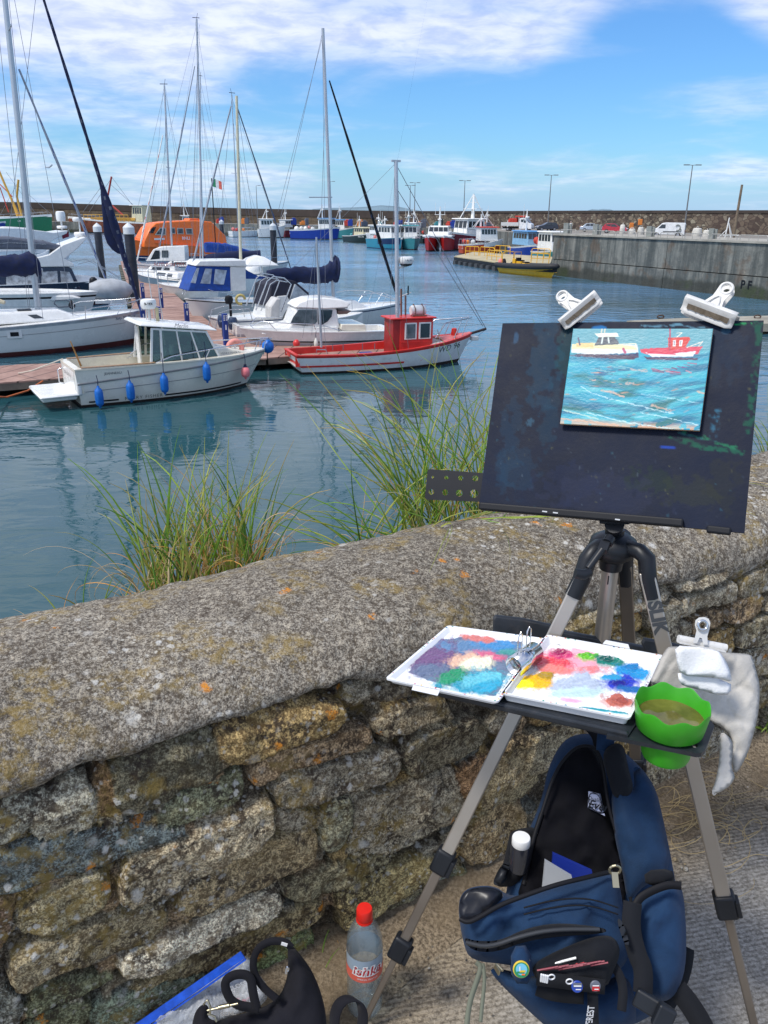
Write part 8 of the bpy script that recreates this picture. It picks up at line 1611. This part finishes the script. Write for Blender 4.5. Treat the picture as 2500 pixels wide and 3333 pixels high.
btube([(560,800),(600,600),(640,480)],1.33,.004,'zip',ZB)
LBP=M('label_patch',(.34,.37,.50),.7); bpk([(851,380),(905,392),(925,492),(848,455)],1.318,'label_patch',LBP,bulge=.0006,rim=.002,thick=.0006,round_=0,gy=-.16,step=.004)
def btext(t,size,x,y,d,ang,mat,parent=None,bold=0.,shear=0.,gy=-.16):
    o=b7(x,y,d+gy*((2300+y/1.3825)-2900)/1000); a=Vector((math.cos(ang),0,math.sin(ang))); n=Vector((0,-.92,.39)); u=n.cross(a); u=u if True else -u; a=u.cross(n) if False else a; return lettering(t,size,o,a,n.cross(a)*-1 if n.cross(a).z<0 and abs(ang)<1 else n.cross(a),mat,parent or bk,bold=bold,shear=shear)
btext('Ever',.020,895,448,1.3125,-.25,BLACK,shear=.2,bold=.0004); btext('Quality',.009,880,417,1.3125,-.25,BLACK,shear=.2)
btube([(853,384),(903,396),(920,487),(851,453)],1.3165,.0007,'label_border',BLACK,closed=True)
# folders inside
mb=MB(); mb.prism([b7(x,y,1.30) for x,y in((655,690),(775,762),(760,860),(640,850))],(0,.006,0)); mb.build('grey_folder',M('grey_folder',(.40,.42,.44),.4),bk); MB().prism([b7(x,y,1.315) for x,y in((690,658),(866,738),(860,860),(680,800))],(0,.006,0)).build('blue_folder',M('blue_folder',(.012,.03,.25),.35),bk)
# lowered front with pockets
bpk([(262,900),(285,830),(345,806),(430,806),(490,850),(560,850),(700,800),(860,760),(960,738),(990,790),(1012,930),(1045,1080),(1010,1180),(900,1225),(700,1215),(500,1160),(320,1145),(285,1060)],1.185,'front_pocket',BPB,bulge=.045,rim=.05,thick=.05,wr=.020,wsc=13.)
bpk([(266,890),(290,832),(345,812),(425,812),(478,845),(440,890),(350,950),(305,968),(274,958)],1.128,'pocket_mouth',M('shiny_lining',(.006,.007,.012),.4,var=.5,vs=15,spec=.4),bulge=.003,rim=.01,thick=.01,wr=.012,wsc=24.)
btube([(272,955),(305,972),(350,955),(450,893),(560,852),(700,802),(860,764),(955,742)],[1.115,1.112,1.112,1.115,1.118,1.12,1.13,1.15],.0032,'zip',ZB)
bweb([(560,905),(700,868),(850,860),(985,905)],1.127,.0016,'seam',ZB); bweb([(560,935),(700,900),(850,890),(985,935)],1.127,.0016,'seam',ZB)
bpk([(285,1035),(340,1055),(450,1055),(560,1000),(700,972),(860,985),(935,1000),(925,1022),(700,1035),(560,1058),(430,1108),(320,1098)],1.125,'zipped_slot',WEB,bulge=.006,rim=.01,thick=.004,wr=.004); btube([(300,1060),(400,1085),(560,1028),(700,1002),(900,1002)],1.113,.003,'zip',M('zip_teeth',(.04,.042,.045),.4,.3))
bpk([(590,1165),(700,1100),(880,1030),(965,1030),(1000,1100),(960,1200),(930,1275),(700,1255),(612,1230)],1.120,'mesh_pocket',BPK,bulge=.016,rim=.03,thick=.01,wr=.010,wsc=20.)
mb=MB(); R=random.Random(4)
for i in range(16): a=b7(620+i*16,1190-i*2+R.uniform(-6,6),1.058); mb.tube([a,a+Vector((.022,-.002,.008))],.0012,5)
mb.build('red_mesh',M('mesh_red',(.22,.02,.04),.5),bk); MB().tube([b7(690,1172,1.075),b7(830,1150,1.073),b7(905,1142,1.076)],.0035,8).build('red_tube',M('tube_red',(.45,.02,.03),.35),bk); MB().tube([b7(700,1155,1.070),b7(795,1130,1.068)],.0016,6).build('white_pen',WHITE,bk)
bpk([(400,1165),(600,1215),(900,1250),(1015,1190),(1068,1320),(1062,1475),(700,1475),(560,1350),(430,1225)],1.20,'lower_body',BPB,bulge=.04,rim=.05,thick=.05,wr=.012,wsc=12.)
bweb([(620,1262),(700,1290),(830,1300)],1.128,.022,'webbing_loop',WEB); bweb([(618,1222),(760,1240),(925,1262)],1.108,.018,'pin_band',WEB)
tab=bpk([(500,1080),(590,1072),(602,1248),(505,1246)],1.105,'blue_tab',BPB,bulge=.003,rim=.006,thick=.003,round_=1)
def pin(x,y,r,cols,name,d=1.083,label=None):
    nrm=Vector((0,-.9,.43)); R_=nrm.to_track_quat('Z','Y').to_matrix(); c=b7(x,y,d-.16*((2300+y/1.3825)-2900)/1000); o=MB().lathe([(r*.4,-.002),(r,-.001),(r*1.0,.0005),(r*.9,.0012),(0,.0014)],c,24,R=R_).build(name,cols[0],bk,smooth=40)
    for i,(rr,m,dx,dy,w,h) in enumerate(cols[1]):
        cc=c+R_@Vector((dx*r,dy*r,.0019+.0003*(i+1))); 
        if rr: MB().lathe([(rr*r,-.0002),(rr*r,.0001),(0,.00012)],cc,20,R=R_).build('printed_field',m,o)
        else: MB().box(cc,(w*r,h*r,.0003),R=R_).build('printed_field',m,o)
    return o,c,R_
gr_=M('pin_green',(.02,.22,.08),.4); ye_=M('pin_yellow',(.65,.45,.03),.4); sk_=M('pin_sky',(.15,.45,.6),.4); wt_=M('pin_white',(.75,.75,.75),.4); rd_=M('pin_red',(.45,.02,.02),.4); bl_=M('pin_blue',(.02,.06,.35),.4); gy_=M('pin_grey',(.12,.13,.16),.4)
pin(548,1182,.0108,(ye_,[(.9,gr_,0,0,0,0),(.68,sk_,0,.1,0,0),(.0,gr_,-.1,-.25,.9,.22),(.0,ye_,.12,-.1,.7,.2),(0,wt_,-.2,.2,.12,.5),(0,ORANGE,.2,-.45,.4,.14)]),'round_badge')
pin(800,1260,.0074,(bl_,[(0,gy_,0,.4,1.5,.7),(0,wt_,0,.25,1.3,.2),(0,wt_,.1,-.3,.9,.16)]),'small_badge'); pin(882,1257,.0068,(gy_,[(0,rd_,0,-.35,1.4,.8),(0,wt_,0,.2,1.2,.18),(0,wt_,.1,-.4,.8,.16)]),'small_badge')
for x,y in((685,1220),(766,1240)):
    c=b7(x,y,1.080-.16*((2300+y/1.3825)-2900)/1000); MB().tube([c+Vector((.0042*math.cos(a),.001,.0042*math.sin(a))) for a in np.linspace(0,6.283,17)[:-1]],.0009,6,closed=True).build('white_ring',wt_,bk,smooth=60)
mb=MB()
for i in range(4): a=b7(640+i*9,1205+i*2,1.03); mb.tube([a,a+Vector((0,0,-.012))],.0016,5)
mb.build('white_stitching',wt_,bk)
bpk([(1052,905),(1098,825),(1200,785),(1250,788),(1278,830),(1292,1000),(1290,1180),(1245,1300),(1180,1335),(1110,1300),(1085,1160),(1058,1060)],1.20,'side_pocket',BPB,bulge=.034,rim=.035,thick=.03,wr=.018,wsc=12.)
bweb([(1052,925),(1075,865),(1130,830),(1210,800),(1268,806)],1.150,.011,'pocket_zip',ZB); bpk([(1100,738),(1225,728),(1240,775),(1235,790),(1110,812)],1.22,'pocket_tab',WEB,bulge=.004,rim=.008,thick=.004,round_=1)
bweb([(1050,880),(1040,1000),(1070,1120),(1100,1180),(1095,1290)],1.135,.026,'compression_strap',WEB); bpk([(975,955),(1000,955),(1040,1070),(1015,1080)],1.115,'strap_buckle',PLB,bulge=.006,rim=.006,thick=.003)
bweb([(925,1120),(985,1190),(1010,1270),(1000,1370)],1.13,.012,'strap_end',WEB)
bweb([(1290,1110),(1300,1080),(1285,1200),(1230,1310),(1210,1345)],1.26,.02,'shoulder_strap',WEB); bweb([(1250,1270),(1300,1330),(1345,1400),(1380,1470)],1.20,.030,'shoulder_strap',WEB); mb=MB(); mb.bar(b7(1060,1300,1.08),b7(1215,1395,1.06),.024,.012,up=(0,-1,.4)); mb.bar(b7(1150,1375,1.055),b7(1230,1420,1.05),.030,.014,up=(0,-1,.4)); mb.build('side_release_buckle',PLB,bk,bevel=.003)
bweb([(870,1285),(872,1400),(876,1480)],1.118,.014,'brand_strip',WEB); o=b7(855,1395,1.120-.16*((2300+1395/1.3825)-2900)/1000-.006); vs,fs=textmesh('EVEREST',.0125,.0003); MB().add([o+Vector((-v.y*1.,-.003,v.x)) for v in vs],fs).build('lettering',wt_,bk)
mb=MB(); zp=b7(968,730,1.135); mb.tube([zp+Vector((.008*math.cos(a),-.002,.008*math.sin(a))) for a in np.linspace(0,6.28,13)[:-1]],.0018,6,closed=True); mb.bar(b7(968,745,1.13),b7(975,815,1.12),.009,.002,up=(0,-1,0)); mb.build('zip_pull',M('brass_dull',(.42,.38,.26),.35,.9),bk); mb=MB(); mb.bar(b7(430,1165,1.06),b7(450,1200,1.05),.008,.002,up=(0,-1,0)); mb.tube([b7(438,1160,1.06),b7(465,1188,1.05)],.0018); mb.build('zip_pull',M('brass_dull',(.42,.38,.26),.35,.9),bk)
bweb([(345,1150),(370,1170),(350,1230),(315,1330),(300,1460)],1.15,.007,'cord',M('cord_sage',(.13,.14,.10),.8)); bweb([(375,1155),(385,1220),(375,1320),(365,1420)],1.15,.005,'cord',M('cord_sage',(.13,.14,.10),.8))
# mesh side pocket with jar
bpk([(488,610),(500,560),(560,545),(612,540),(622,600),(600,700),(560,800),(455,815),(430,800),(470,700)],1.375,'mesh_side_pocket',BPK,bulge=.03,rim=.04,thick=.03,wr=.006); bpk([(415,808),(440,740),(480,690),(500,720),(475,800)],1.34,'strap_adjuster',PLB,bulge=.008,rim=.01,thick=.004)
jc=b7(548,600,1.315); jar=thing('jar','dark screw-top jar with white lid in the mesh side pocket of the backpack','jar',tuple(p0+jc)); MB().lathe([(0,-.06),(.0150,-.06),(.016,-.05),(.016,-.012),(.0145,-.006),(.0145,0),(0,0)],n=24).build('glass',M('jar_dark',(.02,.022,.03),.12,spec=.7),jar,smooth=40); MB().lathe([(.0148,-.009),(.0152,-.008),(.0152,.004),(.0142,.006),(0,.0062)],n=28).build('lid',WHITE,jar,smooth=40)
# ---- tote bag, zip bag, bottle ----
p1=D(880,3250,1.56); K8=dict(k=1.185,ox=0,oy=2300); b8=lambda x,y,d:D(x/1.185,2300+y/1.185,d)-p1
tote=thing('tote_bag','black fabric tote bag slumped in the bottom corner beside the water bottle','tote bag',tuple(p1)); TB=fabric('tote_black',(.010,.010,.014),.85,500,.2,.3)
def t8(pts,d,name,mat,parent,**kw):
    a=dict(step=.009,bulge=.02,rim=.03,ref=(880,3250),gy=-.2); a.update(K8); a.update(kw); return pp(pts,d,name,mat,parent,p1,**a)
t8([(1108,935),(1122,915),(1150,945),(1200,1010),(1235,1090),(1258,1180),(1262,1300),(800,1300),(770,1250),(850,1205),(1000,1168),(1075,1125),(1105,1060),(1112,1000)],1.52,'bag_body',TB,tote,bulge=.035,rim=.05,thick=.05,wr=.018,wsc=10.)
t8([(735,1260),(750,1180),(775,1150),(800,1148),(808,1175),(800,1200),(840,1215),(830,1280)],1.49,'bag_corner',TB,tote,bulge=.02,rim=.03,thick=.02,wr=.006)
def tweb(pts,d,w,nm,mat,parent):
    q=smooth3([b8(x,y,d[i] if isinstance(d,(list,tuple)) else d) for i,(x,y) in enumerate(pts)]); mb=MB()
    for i,p in enumerate(q):
        t=(q[min(i+1,len(q)-1)]-q[max(i-1,0)]).normalized(); s_=t.cross(Vector((0,-1,.5))).normalized()*w/2; mb.v+=[tuple(p-s_),tuple(p+s_)]
    mb.f=[(2*i,2*i+1,2*i+3,2*i+2) for i in range(len(q)-1)]; mb.m=[0]*len(mb.f); return mb.build(nm,mat,parent,solid=.003,smooth=60)
tweb([(1068,1128),(1010,1080),(972,1015),(985,940),(1035,903),(1100,905),(1125,930)],1.47,.013,'handle',TB,tote); tweb([(1000,1165),(900,1150),(868,1090),(870,1050),(920,1028),(968,1040),(975,1100),(990,1165)],1.46,.016,'handle',TB,tote)
MB().bar(b8(1085,913,1.462),b8(1108,920,1.462),.006,.002,up=(0,-1,0)).build('handle_stitch',wt_,tote)
mb=MB(); mb.tube([b8(1108,1005,1.45),b8(1104,1030,1.45)],.0025); mb.tube([b8(1108+6*math.cos(a),1012+9*math.sin(a),1.45) for a in np.linspace(0,6.28,11)[:-1]],.0012,5,closed=True); mb.build('key_ring',CHR,tote)
mb=MB(); mb.tube([b8(785,1150,1.44),b8(800,1130,1.44),b8(812,1160,1.44),b8(810,1185,1.44)],.0022); mb.tube([b8(800,1172,1.44),b8(918,1145,1.44)],.0022); mb.tube([b8(845,1160,1.438),b8(885,1152,1.438)],.004); mb.tube([b8(800,1185,1.44),b8(830,1195,1.44),b8(835,1215,1.44)],.0018); mb.build('metal_frame',M('brass_dull',(.42,.38,.26),.35,.9),tote,smooth=60)
o=thing('strap_loop','black elastic strap loop standing up at the bottom edge, right of the tote bag','strap',tuple(p1)); 
q=smooth3([b8(x,y,1.45) for x,y in((1290,1260),(1290,1180),(1320,1130),(1370,1122),(1400,1160),(1400,1220),(1385,1280))]); mb=MB(); vd=Vector((.75,-.6,.1)).normalized()*.011
for p in q: mb.v+=[tuple(p-vd),tuple(p+vd)]
mb.f=[(2*i,2*i+1,2*i+3,2*i+2) for i in range(len(q)-1)]; mb.m=[0]*len(mb.f); mb.build('elastic',TB,o,solid=.003,smooth=60)
# clear zip bag
ZPM=bpy.data.materials.new('clear_film'); ZPM.use_nodes=True; t_=ZPM.node_tree; t_.nodes.clear(); tco=nd(t_,'ShaderNodeTexCoord'); ns=nd(t_,'ShaderNodeTexNoise',i_Scale=22.,i_Detail=5.,i_Roughness=.6,i_Distortion=1.5); t_.links.new(tco.outputs['Object'],ns.inputs['Vector'])
bp_=nd(t_,'ShaderNodeBump',i_Strength=.9,i_Distance=.01); t_.links.new(ns.outputs[0],bp_.inputs['Height']); pr_=nd(t_,'ShaderNodeBsdfPrincipled',i_Roughness=.18); pr_.inputs['Base Color'].default_value=(.55,.58,.62,1); t_.links.new(bp_.outputs[0],pr_.inputs['Normal']); tp=nd(t_,'ShaderNodeBsdfTransparent'); tp.inputs[0].default_value=(.9,.93,.97,1); ms=nd(t_,'ShaderNodeMixShader'); ou=nd(t_,'ShaderNodeOutputMaterial'); t_.links.new(rng(t_,ns.outputs[0],.35,.7,.28,.75),ms.inputs[0]); t_.links.new(tp.outputs[0],ms.inputs[1]); t_.links.new(pr_.outputs[0],ms.inputs[2]); t_.links.new(ms.outputs[0],ou.inputs[0])
zb=thing('zip_bag','clear plastic zip bag with bright blue seal leaning against the wall','plastic bag',tuple(p1))
t8([(500,1280),(560,1215),(700,1130),(850,1020),(938,962),(962,966),(978,1010),(1030,1068),(1042,1110),(1005,1160),(900,1190),(800,1230),(760,1290)],1.565,'film',ZPM,zb,bulge=.006,rim=.01,thick=.004,wr=.014,wsc=22.)
mb=MB(); BS=M('seal_blue',(.015,.10,.62),.35,var=.3,vs=30); 
for off,w in((0,.013),(22,.003),(-16,.003)): mb.bar(b8(520+off*.6,1268+off*.8-20,1.545),b8(938+off*.5,958+off*.7,1.545),.0 or w,.003,up=(0,-1,.4))
mb.build('blue_seal',BS,zb); R=random.Random(3); mb=MB()
for i in range(7): a=b8(930+R.uniform(-30,40),1130+R.uniform(-25,25),1.555); mb.box(a,(.008,.004,.007),rz=R.random())
mb.build('pink_scraps',M('pink_scrap',(.55,.08,.14),.6),zb)
for tx,x,y,an in(('CLOSED',925,1075,.45),('SEAL',880,1185,.15)): vs,fs=textmesh(tx,.014,.0004); o=b8(x,y,1.535); MB().add([o+Vector((math.cos(an)*v.x-math.sin(an)*v.y,0,math.sin(an)*v.x+math.cos(an)*v.y)) for v in vs],fs).build('lettering',wt_,zb)
# water bottle
bt=P(1187,3283,GZ); bot=thing('water_bottle','clear plastic water bottle with red cap and red and white label near the wall foot','bottle',(bt.x,bt.y,GZ+.006))
PET=bpy.data.materials.new('pet_plastic'); PET.use_nodes=True; t_=PET.node_tree; t_.nodes.clear(); gl=nd(t_,'ShaderNodeBsdfGlossy',i_Roughness=.05); tp=nd(t_,'ShaderNodeBsdfTransparent'); tp.inputs[0].default_value=(.86,.92,.95,1); df=nd(t_,'ShaderNodeBsdfDiffuse'); df.inputs[0].default_value=(.6,.66,.7,1); lw=nd(t_,'ShaderNodeLayerWeight',i_Blend=.35); ms=nd(t_,'ShaderNodeMixShader'); m2=nd(t_,'ShaderNodeMixShader',i_0=.10); ou=nd(t_,'ShaderNodeOutputMaterial')
t_.links.new(tp.outputs[0],m2.inputs[1]); t_.links.new(df.outputs[0],m2.inputs[2]); t_.links.new(mth(t_,'MULTIPLY',lw.outputs['Facing'],.5),ms.inputs[0]); t_.links.new(m2.outputs[0],ms.inputs[1]); t_.links.new(gl.outputs[0],ms.inputs[2]); t_.links.new(ms.outputs[0],ou.inputs[0])
r=.0365; pr=[(0,.004),(r*.7,0),(r*.95,.006)]+[(r*(1-.045*(k%2)),.012+.0085*k) for k in range(11)]+[(r*.985,.112),(r*.985,.168),(r,.174),(r*.96,.195),(r*.80,.215),(r*.52,.234),(r*.36,.243),(r*.36,.250)]
mb=MB().lathe(pr,n=28); mb.build('plastic_body',PET,bot,smooth=50)
MB().lathe([(r*.9,.010),(r*.9,.10),(r*.93,.17),(r*.88,.192),(0,.1921)],n=24).build('water',M('bottle_water',(.45,.55,.60),.05,alpha=.12,spec=.6),bot,smooth=40)
MB().lathe([(r*.42,.242),(r*.44,.243),(r*.44,.264),(r*.40,.268),(0,.2685)],n=28).build('cap',M('cap_red',(.72,.02,.012),.4),bot,smooth=40); MB().lathe([(r*.46,.238),(r*.46,.242)],n=24).build('neck_ring',M('cap_red',(.72,.02,.012),.4),bot)
def ring_(z0,z1,rr,name,m): 
    mb=MB(); n=36; mb.v=[(rr*math.cos(2*math.pi*k/n),rr*math.sin(2*math.pi*k/n),z) for z in(z0,z1) for k in range(n)]; mb.f=[(k,(k+1)%n,n+(k+1)%n,n+k) for k in range(n)]; mb.m=[0]*n; return mb.build(name,m,bot,smooth=60)
ring_(.112,.168,r*1.0,'label',M('label_pale',(.30,.38,.46),.3)); ring_(.112,.136,r*1.015,'label_band',M('label_red',(.70,.13,.09),.4)); ring_(.124,.150,r*1.022,'label_stripe',M('label_white',(.75,.73,.72),.4)) if False else None
cb=(Vector((0,0,0))-bt); cb.z=0; cb.normalize(); sd=Vector((-cb.y,cb.x,0)); fnl=lambda p:(lambda a:Vector((a.x,a.y,p.z)))(Vector((p.x,p.y,0)).normalized()*r*1.04)
a_=math.atan2(cb.y,cb.x)
def wrap(txt,size,z,m,b,sh,dx=0.): 
    vs,fs=textmesh(txt,size,b,sh); MB().add([Vector((r*1.04*math.cos(a_+(v.x+dx)/r),r*1.04*math.sin(a_+(v.x+dx)/r),z+v.y)) for v in vs],fs).build('lettering',m,bot)
wrap('ishka',.030,.141,wt_,.0035,.2,.006); wrap('ishka',.030,.141,M('label_red2',(.45,.01,.02),.4),.0006,.2,.006)
for o in list(bot.children):
    if o.name.startswith('lettering'): pass
wrap('SPRING WATER',.006,.121,wt_,.0,.0,.006)

# grit and small pebbles lying on the dirt and the concrete
R=random.Random(21); mb=MB(); cols=[]
for i in range(900):
    s_=R.uniform(-.9,2.6); dp=1.24-abs(R.gauss(0,.22)); q=W3(s_,dp,.006+.02*max(0,1-(1.24-dp)/.15)); r_=R.uniform(.0012,.004)*(1 if R.random()<.93 else 2.6); k=len(mb.v); n=5
    for z,rr in((-.5,.9),(.35,.8),(.8,.3)):
        for a in range(n): w_=2*math.pi*a/n+z; mb.v.append((q.x+r_*rr*math.cos(w_)*R.uniform(.8,1.3),q.y+r_*rr*math.sin(w_)*R.uniform(.8,1.3),q.z+r_*z*.8))
    for j in(0,1):
        for a in range(n): mb.f.append((k+j*n+a,k+j*n+(a+1)%n,k+(j+1)*n+(a+1)%n,k+(j+1)*n+a)); mb.m.append(0)
    mb.f.append(tuple(k+2*n+a for a in range(n))); mb.m.append(0); c=R.choice([(.30,.25,.18),(.18,.15,.11),(.42,.39,.33),(.10,.085,.065),(.34,.26,.15)]); cols+=[c]*(3*n)
tag(mb.build('grit',M('grit',(.2,.2,.2),.9,attr='Col',var=.2,vs=80),None,col=cols),None,None,None,'stuff')
